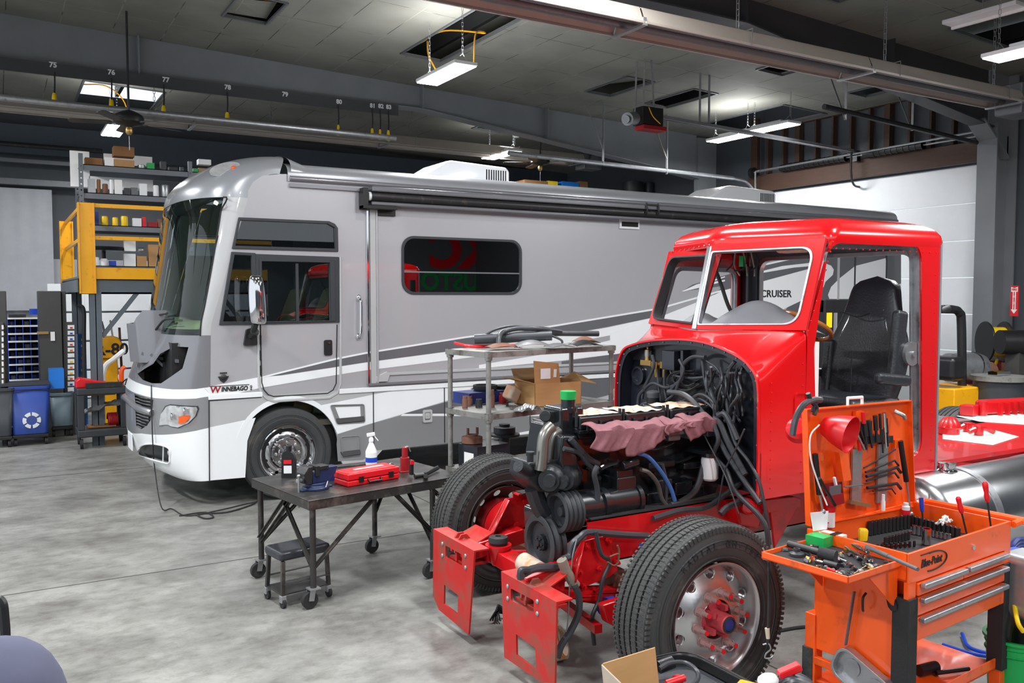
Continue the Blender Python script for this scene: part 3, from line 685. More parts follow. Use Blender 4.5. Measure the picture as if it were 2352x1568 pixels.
for y0, y1 in ((.1, .7), (1.9, 2.5)): MB().box((2.05, RY+y0, .35), (3.3, RY+y1, .78)).build('wheel_house', 'black_plastic', RV)
# ---- roof ----
def roof(u, v):
    x = 2.68+u*(12.94-2.68); a = math.pi*v; c = math.cos(a); s = math.sin(a)
    return (x, RC-(HWD+.02)*math.copysign(abs(c)**.35, c), 3.42+.24*abs(s)**.55)
MB().grid(roof, 6, 40, flip=True).build('roof_skin', 'rv_cap', RV)
MB().cyl((2.7, RY-.012, 3.45), (12.94, RY-.012, 3.45), .03).box((2.7, RY-.035, 3.36), (12.94, RY, 3.4)).build('gutter_rail', 'rv_grey', RV)
# ---- front: lower shell in colour bands ----
def lineuv(L): return [onfr(*p) for p in L]
b_white = lineuv([(480, 982), (450, 989), (414, 995), (380, 998), (353, 998), (325, 995), (300, 993)])
b_s0 = lineuv([(478, 910), (450, 915), (398, 916), (350, 913), (320, 905), (300, 897)])
b_s1 = lineuv([(476, 889), (450, 893), (398, 894), (350, 888), (320, 880), (303, 873)])
def ext(L):
    L = [(0, L[0][1])]+[p for p in L if p[0] > .05 and p[0] < 1.55]; z = L[-1][1]; L.append((math.pi/2, z)); return L+[(math.pi-a, b) for a, b in L[::-1][1:]]
bw, b0, b1 = ext(b_white), ext(b_s0), ext(b_s1)
engine = lineuv([(316, 858), (330, 848), (352, 835), (368, 812), (400, 795), (433, 797), (419, 846), (392, 865), (370, 880), (350, 880), (328, 872)])
eng = [(a, b) for a, b in engine]; fog = lineuv([(315, 1040), (325, 1024), (345, 1019), (375, 1023), (390, 1032), (390, 1050), (388, 1063), (372, 1061), (340, 1052), (322, 1045)])
hl = lineuv([(366, 980), (370, 950), (380, 932), (392, 928), (455, 932), (458, 938), (452, 955), (435, 972), (410, 983), (398, 981), (388, 976), (366, 977)])
gr1 = lineuv([(309, 904), (330, 911), (352, 918), (350, 940), (330, 936), (311, 925)]); gr2 = lineuv([(311, 942), (330, 948), (347, 953), (346, 965), (338, 977), (325, 985), (313, 978)])
bot = [(math.pi*k/30, .3) for k in range(31)]
F1 = lambda off=0: (lambda a, b: fr(a, b, off))
surf(MB(), bot+bw[::-1], [fog], F1(), .05, .06, flip=True).build('front_bumper', 'rv_white', RV)
surf(MB(), bw+b0[::-1], [hl, gr1, gr2], F1(), .05, .06, flip=True).build('front_band', 'rv_mid', RV)
surf(MB(), b0+b1[::-1], [], F1(), .05, .06, flip=True).build('front_stripe', 'rv_white', RV)
top = [(math.pi*k/30, 1.8) for k in range(31)]
i0 = max(range(len(eng)), key=lambda i: eng[i][1])
surf(MB(), b1+top[::-1], [eng], F1(), .05, .06, flip=True).build('front_cowl', 'rv_grey', RV)
# engine bay dark box behind the opening
MB().box((1.52, RY+.2, .9), (1.95, RY+2.2, 1.72)).box((1.5, RY+.6, 1.0), (1.55, RY+.9, 1.5)).build('engine_bay', 'black_plastic', RV)
p = fr(*onfr(372, 850)); MB().bar(p+Vector((.1, .1, .12)), p+Vector((.15, .1, -.1)), .06, .02).bar(p+Vector((.1, .2, .14)), p+Vector((.12, -.2, .1)), .03).build('hood_hinge', 'grey_steel', RV)
# headlight, fog lamp, grille
surf(MB(), hl, [], F1(.004), .03, .03, flip=True).build('headlight_rim', 'rv_frame', RV)
ctr = (sum(a for a, b in hl)/len(hl), sum(b for a, b in hl)/len(hl)); hin = [(ctr[0]+(a-ctr[0])*.93, ctr[1]+(b-ctr[1])*.93) for a, b in hl]
def hlf(a, b): o = .012+.012*math.sin(a*38)*.6; return fr(a, b, o)
M('lamp_chrome', (235, 238, 240), .16, .55, var=.3, scale=22)
hlo = surf(MB(), hin, [], hlf, .015, .03, flip=True).build('headlight', 'lamp_chrome', RV)
surf(MB(), lineuv([(414, 955), (436, 953), (438, 957), (425, 971), (412, 972)]), [], F1(.032), .03, .03, flip=True).build('turn_signal', 'orange', hlo)
for (x, y) in ((398, 955), (425, 943)):
    a = fr(*onfr(x, y), .028); MB().sph(a, .045, sc=(.35, 1, 1)).build('reflector_bowl', 'chrome', hlo)
surf(MB(), [(a, b) for a, b in fog], [], lambda a, b: fr(a, b, -.06), .05, .05, flip=True).build('fog_recess', 'rv_frame', RV)
a = fr(*onfr(384, 1040), -.03); MB().sph(a, .035, sc=(.6, 1, 1)).build('fog_lamp', 'lamp_chrome', RV)
mm = MB(); A = [fr(u, v, .004) for u, v in fog]; mm.tube(A+[A[0]], .009, 8); mm.bar(fr(*onfr(375, 1023), .0), fr(*onfr(374, 1062), .0), .012, .012); mm.build('fog_bezel', 'rv_white', RV)
for g_ in (gr1, gr2):
    surf(MB(), g_, [], lambda a, b: fr(a, b, -.03), .04, .05, flip=True).build('grille_recess', 'rv_frame', RV)
    zs = [b for a, b in g_]; us = [a for a, b in g_]
    k = min(zs)+.012
    while k < max(zs):
        us_ = [u for u in [min(us)+(math.pi/2+.2-min(us))*t/14 for t in range(15)] if inpoly(u, k, g_) or u > max(us)-.02]
        if len(us_) > 2: MB().tube([fr(u, k, -.008) for u in us_], .008, 6).build('grille_bar', 'chrome', RV)
        k += .032
mm = MB(); ln = lineuv([(352, 948), (345, 945), (330, 940), (312, 931), (300, 920)]); ln += [(math.pi-a, b) for a, b in ln[::-1]]
mm.tube([fr(a, b, .015) for a, b in ln], .034, 10); mm.build('grille_bar', 'rv_grey', RV)
a = fr(math.pi/2+.02, .62, .02); MB().box((a.x, RC-.2, .5), (a.x+.01, RC+.12, .68)).build('license_plate', 'white', RV)
# ---- pillar, windshield, cap ----
def wsb(z): return R(10+9*(z-1.8)/1.4)
zz = [1.8+1.42*k/10 for k in range(11)]
for s in (0, 1):
    f_ = (lambda a, b: fr(a, b)) if s == 0 else (lambda a, b: fr(math.pi-a, b))
    surf(MB(), [(0, z) for z in zz]+[(wsb(z), z) for z in zz[::-1]], [], f_, .05, .1, flip=True if s == 0 else False).build('windshield_pillar', 'rv_light', RV)
ws = [(wsb(z), z) for z in zz]+[(math.pi-wsb(z), z) for z in zz[::-1]]
surf(MB(), ws, [], F1(-.004), .06, .1, flip=True).build('windshield', 'glass_teal', RV)
mm = MB(); mm.tube([fr(a, b, .002) for a, b in ws]+[fr(*ws[0], .002)], .008, 6); mm.build('windshield_seal', 'black_rubber', RV)
def capf(u, v):
    ph = math.pi*u; B = fr(ph, 3.22); cc = math.cos(ph); c = math.copysign(abs(cc)**.7, cc); s = math.sin(ph)
    E = Vector((2.75-.15*(1-abs(s)), RC-(HWD-.0)*c, 3.49+.28*s**.7)); h = 1-math.cos(v*math.pi/2); w = math.sin(v*math.pi/2)
    return (B.x+(E.x-B.x)*h, B.y+(E.y-B.y)*h, B.z+(E.z-B.z)*w)
MB().grid(capf, 60, 14).build('front_cap', 'rv_cap', RV)
MB().grid(lambda u, v: (2.72+v*.25, RC-(HWD+.01)*math.copysign(abs(math.cos(math.pi*u))**.7, math.cos(math.pi*u)), 3.49+(.29-.13*v)*math.sin(math.pi*u)**.7), 40, 3, flip=False).build('front_cap', 'rv_cap', RV)
a = capf(.2, .45); nn = (Vector(a)-Vector((2.5, RC, 3.0))).normalized()
xx = Vector((0, 1, 0)).cross(nn); tm = at(Vector(a)+nn*.014, xx, nn.cross(xx)) @ Matrix.Rotation(R(-25), 4, 'Z'); mk = MB().plate([(.16*math.cos(t), .07*math.sin(t)) for t in [2*math.pi*k/24 for k in range(24)]], [], .02, tm).build('marker_light', 'lamp_chrome', RV)
MB().sph(Vector(a)+nn*.02+Vector((.08, -.03, .01)), .025).build('lens', 'orange', mk)
# ---- side panels: coloured bands lying on the wall ----
def band(pts, mat, off=.004, name='paint_stripe'): return MB().prism([(x, RY-off, z) for x, z in sps(pts)], (0, off-.0005, 0)).build(name, mat, RV, flat=True)
low = [(481, 912), (600, 903), (640, 917), (760, 912), (788, 893), (1410, 842), (2068, 800), (2068, 896), (1420, 978), (1230, 997), (880, 1034)]
xa = lambda a: sp(a, 900)[0]
# lower skirt base
sk = [(1.835, 1.13), (2.38, 1.14), (3.2, 1.16), (12.94, 1.3), (12.94, .462), (3.75, .462), (3.62, .335), (3.27, .315), (WXC+.555, .425)]+arch[1:-1]+[(WXC-.555, .402), (2.09, .315), (1.835, .305)]
MB().plate(sk, [], .003, MY(RY-.002)).build('lower_panel', 'rv_light', RV, flat=True)
band([(481, 981), (530, 971), (587, 959), (568, 1012), (563, 1096), (481, 1103)], 'rv_white')
ring = [(WXC+(.56+.07*math.sin(a))*math.cos(a), WZC+.02+(.56+.05*math.sin(a))*math.sin(a)) for a in [math.pi*(.12+.8*k/20) for k in range(21)]]+[(WXC+.557*math.cos(a), WZC+.02+.557*math.sin(a)) for a in [math.pi*(.12+.8*k/20) for k in range(20, -1, -1)]]
MB().prism([(x, RY-.0055, z) for x, z in ring], (0, .004, 0)).build('wheel_arch_trim', 'rv_white', RV, flat=True)
band([(738, 930), (856, 906), (919, 894), (1018, 886), (1150, 873), (1420, 848), (1420, 850), (1275, 870), (1157, 884), (1031, 918), (922, 951), (858, 970), (775, 996), (760, 962), (745, 940)], 'rv_white')
band([(775, 997), (858, 971), (922, 953), (1247, 955), (1480, 900), (1480, 971), (1230, 996), (880, 1033), (858, 1034), (848, 1045), (833, 1056), (776, 1059), (773, 1020)], 'rv_mid')
band([(925, 950), (1019, 924), (1157, 884), (1275, 870), (1480, 846), (1480, 885), (1247, 946), (1000, 949)], 'rv_dark', .006)
band([(925, 950), (1247, 950), (1247, 955), (920, 955)], 'rv_white', .0065)
band([(1120, 1006), (1255, 982), (1420, 950), (1420, 974), (1230, 994)], 'rv_white', .007)
# belt and thin stripes
band([(470, 891), (503, 883), (595, 866), (646, 862), (771, 843), (842, 832), (1031, 807), (1260, 776), (1395, 752), (1500, 729), (1530, 722), (1530, 742), (1395, 771), (1260, 797), (1031, 827), (842, 850), (771, 861), (600, 890), (540, 904), (487, 908)], 'rv_white')
band([(600, 865), (771, 826), (842, 812), (1070, 776), (1255, 753), (1504, 711), (1504, 728), (1395, 750), (1260, 774), (1031, 806), (842, 831), (771, 842), (646, 861)], 'rv_dark')
band([(595, 866), (771, 822), (842, 808), (1070, 772), (1255, 749), (1504, 708), (1530, 702), (1662, 664), (1662, 668), (1530, 706), (1504, 712), (1255, 753), (1070, 776), (842, 812), (771, 826), (597, 869)], 'rv_white', .006)
band([(1100, 838), (1300, 805), (1420, 777), (1500, 757), (1560, 735), (1560, 760), (1500, 790), (1420, 812), (1290, 828), (1100, 846)], 'rv_white', .006)
band([(1290, 830), (1420, 812), (1500, 795), (1500, 808), (1420, 828), (1290, 842)], 'rv_dark', .0065)
c3 = lambda L: [(1480+x*.2636, 540+y*.2636) for x, y in L]
def band3(L, mat, off): return band(c3(L), mat, off)
band3([(325, 490), (420, 430), (700, 350), (1010, 262), (1500, 140), (1690, 145), (2080, 100), (2235, 100), (2235, 560), (1600, 560), (1250, 625), (1000, 640), (700, 500), (560, 560), (690, 440)], 'rv_dark', .004)
band3([(190, 690), (520, 560), (690, 480), (800, 452), (1000, 410), (1480, 280), (1600, 330), (1560, 450), (1470, 520), (1250, 625), (1100, 700), (700, 800), (-300, 1100), (-300, 850)], 'rv_white', .0055)
band3([(1005, 258), (1500, 148), (1690, 110), (1690, 122), (1510, 160), (1010, 272)], 'rv_white', .0058)
band3([(1000, 318), (1200, 268), (1450, 240), (1560, 240), (1625, 265), (1648, 300), (1640, 345), (1560, 420), (1480, 470), (1560, 340), (1590, 300), (1500, 265), (1300, 282), (1000, 333)], 'rv_white', .006)
band3([(1835, 268), (1700, 375), (1625, 450), (1598, 520), (1610, 555), (2235, 555), (2235, 420), (2120, 460), (2100, 200)], 'rv_white', .006)
band3([(325, 488), (450, 430), (700, 358), (700, 366), (560, 415), (700, 388), (700, 400), (500, 452), (340, 490)], 'rv_white', .006)
band3([(700, 590), (690, 560), (1200, 640), (1600, 620), (1600, 700), (1000, 900), (600, 900)], 'rv_light', .0045)
band3([(1250, 625), (1470, 520), (1610, 560), (1560, 660), (1300, 800), (1100, 800)], 'rv_dark', .0062)
# emblem and lettering
q = sp(1766, 675); MB().text('SUNCRUISER', .15, .003, MY(RY-.01) @ Matrix.Translation((q[0]-.02, q[1], 0)), bold=.002, sx=1.15).build('lettering', 'dark_steel', RV, flat=True)
q = sp(532, 893); lt = MB().text('INNEBAGO', .066, .003, MY(RY-.009) @ Matrix.Translation((q[0]+.028, q[1], 0)), bold=.002, sx=.8, shear=.15); lt.text('IND', .03, .003, MY(RY-.009) @ Matrix.Translation((q[0]+.2, q[1]+.005, 0)) @ Matrix.Rotation(R(90), 4, 'Z')); lt.box((q[0]-.22, RY-.01, q[1]+.035), (q[0]+.18, RY-.006, q[1]+.041)); lt.build('lettering', 'black_plastic', RV, flat=True)
lt = MB().text('W', .1, .004, MY(RY-.011) @ Matrix.Translation((q[0]-.168, q[1], 0)), bold=.001, shear=.1); lt.build('lettering', 'red_dark', RV, flat=True)
q = sp(513, 866); e = MB().sph((q[0], RY-.012, q[1]), .035, sc=(1, .3, .8)); e.prism([(q[0]-.055, RY-.012, q[1]+.01), (q[0]+.055, RY-.012, q[1]+.01), (q[0]+.03, RY-.012, q[1]-.035), (q[0], RY-.012, q[1]-.06), (q[0]-.03, RY-.012, q[1]-.035)], (0, .008, 0)); e.cbox((q[0], RY-.012, q[1]+.045), (.07, .01, .014)); e.build('emblem', 'dark_steel', RV)
# ---- windows ----
def wframe(outer, inner, name, depth=.03):
    return MB().plate(sps(outer) if outer[0][0] > 50 else outer, [inner], depth, MY(RY-.006)).build(name, 'rv_frame', RV, bevel=.004)
wf = wframe([(547, 499), (755, 508), (768, 514), (775, 524), (776, 578), (532, 571)], win_up, 'window_frame'); MB().plate(win_up, [], .004, MY(RY+.012)).build('pane', 'glass_dark', wf, flat=True)
wf = wframe([(531, 578), (586, 581), (591, 745), (503, 746)], win_q, 'window_frame'); MB().plate(win_q, [], .004, MY(RY+.012)).build('pane', 'glass_dark', wf, flat=True)
wf = wframe([(586, 583), (777, 590), (779, 740), (591, 745)], win_d, 'window_frame'); MB().plate(win_d, [], .004, MY(RY+.012)).build('pane', 'glass_dark', wf, flat=True)
a = sp(682, 605); b = sp(683, 737); MB().box((a[0]-.015, RY-.004, b[1]), (a[0]+.015, RY+.01, a[1])).build('divider', 'rv_frame', wf)
mm = MB()
for (o_, i_) in (((594, 596), (766, 600)),): pass
i2 = sps([(594, 594), (767, 599), (769, 737), (596, 741)]); mm.plate(i2, [win_d], .012, MY(RY-.024)); mm.build('inner_frame', 'rv_frame', wf, bevel=.003)
wf = wframe(rrect(kcx0-.03, kcz0-.03, kcx1+.03, kcz1+.03, .15), win_k, 'window_frame', .02)
MB().plate(win_k, [], .004, MY(RY+.004)).build('pane', 'glass_mirror', wf, flat=True)
zk = sp(1060, 626)[1]; MB().box((kcx0, RY-.006, zk-.008), (kcx1, RY+.004, zk+.008)).build('divider', 'rv_grey', wf)
wf = wframe(rrect(rwx0-.03, 1.72, rwx1+.03, rwz1+.03, .14), win_r, 'window_frame', .02); MB().plate(win_r, [], .004, MY(RY+.004)).build('pane', 'glass_mirror', wf, flat=True)
M('dark_inside', (18, 18, 20), .8)
MB().plate(win_k, [], .004, MY(RY+.03)).plate(win_r, [], .004, MY(RY+.03)).build('pane_backing', 'dark_inside', RV)  # near-black sheet close behind both mirror panes, in place of an interior
# ---- entry door outline, lock, handle, hinges ----
def sline(pts, r, mat, name, Y=RY-.004, smooth=False): return MB().tube([Vector((*[c for c in (sp(*p)[0],)], Y, sp(*p)[1])) for p in pts], r, 6, smooth=smooth).build(name, mat, RV)
sline([(598, 745), (601, 878), (606, 895), (616, 906), (628, 910), (752, 903), (765, 895), (772, 880), (774, 745)], .006, 'black_rubber', 'door_gap')
sline([(592, 745), (595, 886), (601, 903), (614, 916), (630, 921), (756, 913), (774, 902), (782, 880), (781, 590)], .016, 'rv_light', 'door_trim')
q = sp(753, 798); MB().plate(rrect(-.045, -.085, .045, .085, .02), [], .02, MY(RY-.008) @ Matrix.Translation((q[0], q[1], 0))).build('door_lock', 'black_plastic', RV, bevel=.004)
MB().cyl((q[0]+.01, RY-.03, q[1]+.05), (q[0]+.01, RY-.01, q[1]+.05), .012).build('lock_cylinder', 'chrome', RV)
for y in (780, 815, 850): q = sp(598, y); MB().cyl((q[0], RY-.012, q[1]-.05), (q[0], RY-.012, q[1]+.05), .01).build('door_hinge', 'black_plastic', RV)
gh = MB(); a = sp(823, 684); b = sp(823, 773); gh.tube([(a[0], RY-.005, a[1]), (a[0], RY-.06, a[1]-.02), (a[0]+.005, RY-.07, a[1]-.08), (b[0]+.005, RY-.07, b[1]+.08), (b[0], RY-.06, b[1]+.02), (b[0], RY-.005, b[1])], .018, 10); gh.sph((a[0], RY-.01, a[1]), .035, sc=(.8, .5, 1.1)).sph((b[0], RY-.01, b[1]), .035, sc=(.8, .5, 1.1)); gh.build('grab_handle', 'chrome', RV)
# steps in the skirt
for (q0, lab) in (([(760, 931), (834, 929), (836, 968), (775, 972)], 1), ([(783, 1004), (824, 1001), (827, 1044), (787, 1048)], 2)):
    P = sps(q0); c_ = (sum(p[0] for p in P)/4, sum(p[1] for p in P)/4)
    inn = [(c_[0]+(x-c_[0])*.78, c_[1]+(z-c_[1])*.72+.01) for x, z in P]
    mm = MB().plate(rpoly([(c_[0]+(x-c_[0])*1.08, c_[1]+(z-c_[1])*1.1) for x, z in P], .03), [rpoly(P, .02)], .012, MY(RY-.01)); mm.build('step_surround', 'rv_mid', RV, bevel=.004)
    fs = MB()
    for i in range(4):
        a0, a1 = P[i], P[(i+1) % 4]; b0_, b1_ = inn[i], inn[(i+1) % 4]; fs.add([(a0[0], RY-.007, a0[1]), (a1[0], RY-.007, a1[1]), (b1_[0], RY-.0065+.0, b1_[1]), (b0_[0], RY-.0065, b0_[1])], [(0, 1, 2, 3)])
    fs.build('step_well', 'rv_mid', RV, flat=True)
    x0_ = P[3][0]; x1_ = P[2][0]; z0_ = P[3][1]; MB().prism([(x0_, RY-.03, z0_-.0), (x1_, RY-.03, z0_+.01), (x1_, RY-.012, z0_+.06), (x0_-.03, RY-.012, z0_+.055)], (0, .02, 0)).build('step_tread', 'black_plastic', RV, bevel=.004)
# seams on the skirt, slide-out trim
for L in ([(480, 912), (481, 1103)], [(857, 895), (858, 1034)], [(1020, 886), (1021, 1016)], [(1217, 950), (1217, 998)]): sline(L, .006, 'black_rubber', 'panel_gap', RY-.006)
sline([(858, 896), (1020, 885), (1230, 868), (1420, 852)], .005, 'black_rubber', 'panel_gap', RY-.006)
sline([(482, 920), (600, 912)], .004, 'black_rubber', 'panel_gap', RY-.006)
for (p0, p1, z0, z1) in (((478, 906), (598, 903), 0, .05),): a = sp(*p0); b = sp(*p1); MB().box((a[0], RY-.02, a[1]-.055), (b[0]+.02, RY, a[1]-.0)).build('belt_moulding', 'rv_white', RV, bevel=.006)
a = sp(778, 893); MB().box((a[0], RY-.02, a[1]-.055), (12.9, RY, a[1]-.0)).build('belt_moulding', 'rv_white', RV, bevel=.006)
a = sp(848, 882); b = sp(1418, 840); zr = a[1]
sl = MB(); xs = [sp(843, 600)[0], sp(862, 600)[0]]
sl.box((xs[0]-.012, RY-.03, zr), (xs[0]+.012, RY, 3.2)).build('slide_out_trim', 'chrome', RV, bevel=.003)
MB().box((xs[0]+.03, RY-.026, zr), (xs[1], RY, 3.2)).build('slide_out_trim', 'rv_light', RV, bevel=.006)
MB().box((xs[1], RY-.035, zr), (xs[1]+.02, RY, 3.2)).build('slide_out_trim', 'rv_silver', RV, bevel=.004)
MB().box((xs[0], RY-.04, zr-.015), (9.6, RY, zr+.012)).build('slide_out_trim', 'rv_grey', RV)
MB().box((xs[1]+.1, RY-.02, zr+.09), (9.5, RY, zr+.12)).build('slide_out_trim', 'rv_light', RV, bevel=.004)
MB().prism([(xs[1]-.02, RY-.03, zr+.02), (xs[1]+.13, RY-.03, zr+.02), (xs[1]+.16, RY-.03, zr+.1), (xs[1]+.12, RY-.03, zr+.14), (xs[1]-.02, RY-.03, zr+.08)], (0, .03, 0)).build('corner_cover', 'rv_light', RV, bevel=.008)
x = sp(1925, 600)[0]; MB().box((x-.02, RY-.02, 1.3), (x+.02, RY, 3.3)).build('panel_trim', 'rv_light', RV)
for (x, y) in ((981, 955), (1412, 905)):
    q = sp(x, y); MB().plate(rrect(-.06, -.075, .06, .075, .02), [rrect(-.035, -.05, .035, .045, .012)], .02, MY(RY-.012) @ Matrix.Translation((q[0], q[1], 0))).build('compartment_latch', 'rv_light', RV, bevel=.003)
    MB().plate(rrect(-.03, -.03, .03, .04, .01), [], .012, MY(RY-.012) @ Matrix.Translation((q[0], q[1], 0))).cyl((q[0], RY-.025, q[1]+.005), (q[0], RY-.01, q[1]+.005), .01).build('latch_paddle', 'rv_light', RV)
a = sp(1422, 497); b = sp(1467, 527); MB().plate([(a[0], b[1]), (b[0], b[1]), (b[0], a[1]), (a[0], a[1])], [], .02, MY(RY-.01)).build('vent_cover', 'rv_white', RV, bevel=.004)
MB().box((a[0]+.03, RY-.026, b[1]+.03), (b[0]-.03, RY-.018, b[1]+.09)).build('vent_slot', 'dark_inside', RV)
# ---- awning ----
a = pY(850, 451, RY-.09); b = pY(2050, 493, RY-.09); zA = a.z
MB().cyl((a.x, RY-.1, zA), (12.85, RY-.1, zA+.0), .055, seg=20).build('awning_roller', 'dark_steel', RV)
MB().box((a.x, RY-.16, zA+.05), (12.85, RY, zA+.11)).box((a.x, RY-.14, zA-.1), (12.85, RY-.1, zA-.055)).build('awning_case', 'rv_dark', RV, bevel=.015)
MB().cyl((a.x-.03, RY-.1, zA), (a.x+.04, RY-.1, zA), .05, seg=18).build('awning_end_cap', 'white', RV, bevel=.004)
MB().box((a.x-.1, RY-.15, zA-.14), (a.x-.04, RY, zA+.09)).box((a.x-.1, RY-.16, zA-.14), (a.x+.3, RY-.02, zA-.1)).box((a.x+.1, RY-.03, zA-.2), (a.x+.33, RY-.005, zA-.1)).build('awning_bracket', 'black_plastic', RV, bevel=.005)
q = pY(1490, 490, RY-.1); MB().tube([(q.x-.1, RY-.17, q.z+.13), (q.x-.1, RY-.18, q.z), (q.x-.14, RY-.05, q.z-.06)], .012).tube([(q.x+.1, RY-.17, q.z+.13), (q.x+.1, RY-.18, q.z), (q.x+.06, RY-.05, q.z-.06)], .012).box((q.x-.1, RY-.19, q.z+.1), (q.x+.1, RY-.16, q.z+.12)).build('awning_cradle', 'black_plastic', RV)
# ---- mirror ----
mr = MB(); c0 = pY(591, 688, RY-.3)
def mirr(u, v):
    a = 2*math.pi*u; t = v; h = .25; z = h*math.cos(math.pi*t); r = max(.0, math.sin(math.pi*t))**.32
    return (c0.x+.1*r*math.cos(a)*(.8+.2*t)+.03*(t-.5), c0.y+.09*r*math.sin(a), c0.z+z)
mr.grid(mirr, 28, 22, flip=True); mo = mr.build('mirror_housing', 'chrome', RV)
b_ = pY(573, 773, RY); MB().tube([c0+Vector((-.02, .0, -.24)), c0+Vector((-.03, .05, -.32)), (b_.x+.04, RY-.1, b_.z+.05), (b_.x, RY-.03, b_.z)], .035).build('mirror_arm', 'black_plastic', RV)
MB().plate(rpoly([(b_.x-.07, b_.z-.09), (b_.x+.07, b_.z-.09), (b_.x+.06, b_.z+.1), (b_.x-.04, b_.z+.08)], .02), [], .05, MY(RY-.025)).build('mirror_base', 'black_plastic', RV, bevel=.012)
# ---- rooftop units ----
def acu(px0, px1, lab):
    a = pY(px0, 418, RC-.1).x; b = pY(px1, 418, RC-.1).x; z0 = 3.62; w = .36; n = MB()
    prof = [(a, z0), (a+.02, z0+.06), (a+(b-a)*.3, z0+.3), (a+(b-a)*.36, z0+.32), (b-.05, z0+.29), (b, z0+.24), (b, z0)]
    ac = n.prism([(x, RC-w-.1, z) for x, z in prof], (0, 2*w, 0)).build('air_conditioner', 'rv_white', RV, bevel=.03, seg=3)
    for k in range(9): x = b-.36+k*.036; MB().box((x, RC-w-.106, z0+.1), (x+.014, RC-w-.095, z0+.24)).build('vent_slit', 'dark_inside', ac)
acu(932, 1140, 1); acu(1580, 1745, 2)
# ---- open hood flap ----
hp = [(289, 738), (366, 733), (404, 713), (388, 797), (352, 824), (288, 822)]
def flapP(px, py, d): return pd(px, py, d)
def flap(u, v):
    # u along the width from far side to near side, v upward
    ph = math.pi/2+.45-u*1.5; r = .62
    x = 1.62-.62*math.sin(ph)*1.0; y = RC-.02-1.15*math.cos(ph)*.62
    z = 1.53+.4*v+(.04*u*u if v > .5 else .0)
    return (x-.1-(.12)*v, y, z)
fl_ = MB()
A0 = [(291, 820), (289, 740)]; 
def fl2(u, v):
    k = [(0, 10.95, 1.5), (.25, 10.65, 1.33), (.5, 10.3, 1.24), (.72, 10.02, 1.3), (.88, 9.86, 1.42), (1, 9.8, 1.62)]
    for (a, y0, x0), (b, y1, x1) in zip(k, k[1:]):
        if u <= b: t = (u-a)/(b-a); y = y0+(y1-y0)*t; x = x0+(x1-x0)*t; break
    top = 1.9+(.15*max(0, min(1, (u-.66)/.14))); bt = 1.47+.02*u+(.16*max(0, (u-.8)/.2) if u > .8 else 0)
    return (x-.03*v, y, bt+(top-bt)*v)
fo = fl_.grid(fl2, 40, 10, thick=(.03, .0, 0)).build('hood_flap', 'rv_grey', RV, sharp=50)
MB().bar(fl2(.75, .2), (1.6, 9.9, 1.5), .03).bar(fl2(.85, .1), (1.7, 9.75, 1.25), .025).build('flap_strut', 'grey_steel', RV)
wp = MB().tube([fr(1.2, 1.84, .05), fr(1.0, 1.95, .05), fr(.75, 1.97, .05)], .012).tube([fr(1.6, 1.84, .05), fr(1.3, 1.98, .05), fr(.95, 2.02, .05)], .01).build('wiper', 'black_plastic', RV)
# ---- cab interior ----
MB().grid(lambda u, v: fr(math.pi*(.08+.84*u), 1.86+.08*math.sin(v*math.pi), -.03)+Vector((v*.55, 0, 0)), 20, 6, flip=True).build('dashboard', 'rv_beige', RV)
for (y, lab) in ((9.75, 1), (11.1, 2)):
    se = MB(); se.cbox((2.95, y, 1.45), (.55, .5, .18)); se.grid(lambda u, v: (3.12+.12*math.sin(math.pi*u)*0+.22*v-.05*math.sin(math.pi*v), y-.26+.52*u, 1.45+.85*v), 6, 8, thick=(.14, 0, 0)); se.cyl((3.0, y, .84), (3.0, y, 1.4), .12)
    se.build('driver_seat', 'rv_beige', RV, bevel=.05, seg=3)
MB().lathe([(.21, 0), (.235, .012), (.235, .03), (.21, .04)], (2.35, 11.1, 2.0), (.7, 0, .7), seg=24).build('steering_wheel', 'black_plastic', RV)
M('curtain', (120, 122, 118), .8)
MB().grid(lambda u, v: (1.95+u*.7+.0, RY+.12+.03*math.sin(u*60), 1.95+v*1.1), 60, 2).build('curtain', 'curtain', RV) if False else None
MB().grid(lambda u, v: (3.4+.03*math.sin(u*70), RY+.3+u*1.9, 1.0+v*2.3), 90, 2).build('curtain', 'curtain', RV)
# a wire hanging over the nose and lying on the floor
o = MB().tube([fr(*onfr(352, 884), .02), fr(*onfr(352, 930), .02), fr(*onfr(353, 960), .02), fr(*onfr(357, 1015), .03), fr(*onfr(362, 1075), .03), Vector((1.38, 9.3, .05)), pz(395, 1168, .01), pz(430, 1184, .01), pz(500, 1172, .01), pz(560, 1158, .01), pz(588, 1152, .01)], .006, 6).build('test_lead', 'black_rubber'); tag(o, 'thin black cable hanging over the motorhome nose and trailing on the concrete', 'cable')
o = MB().tube([pz(412, 1184, .01), pz(470, 1176, .01), pz(490, 1187, .01), pz(470, 1190, .01), pz(455, 1180, .01), pz(520, 1176, .01), pz(575, 1160, .01), pz(592, 1150, .01)], .008, 6).build('coiled_lead', 'black_rubber'); tag(o, 'black cord coiled loosely on the floor in front of the motorhome wheel', 'cable')
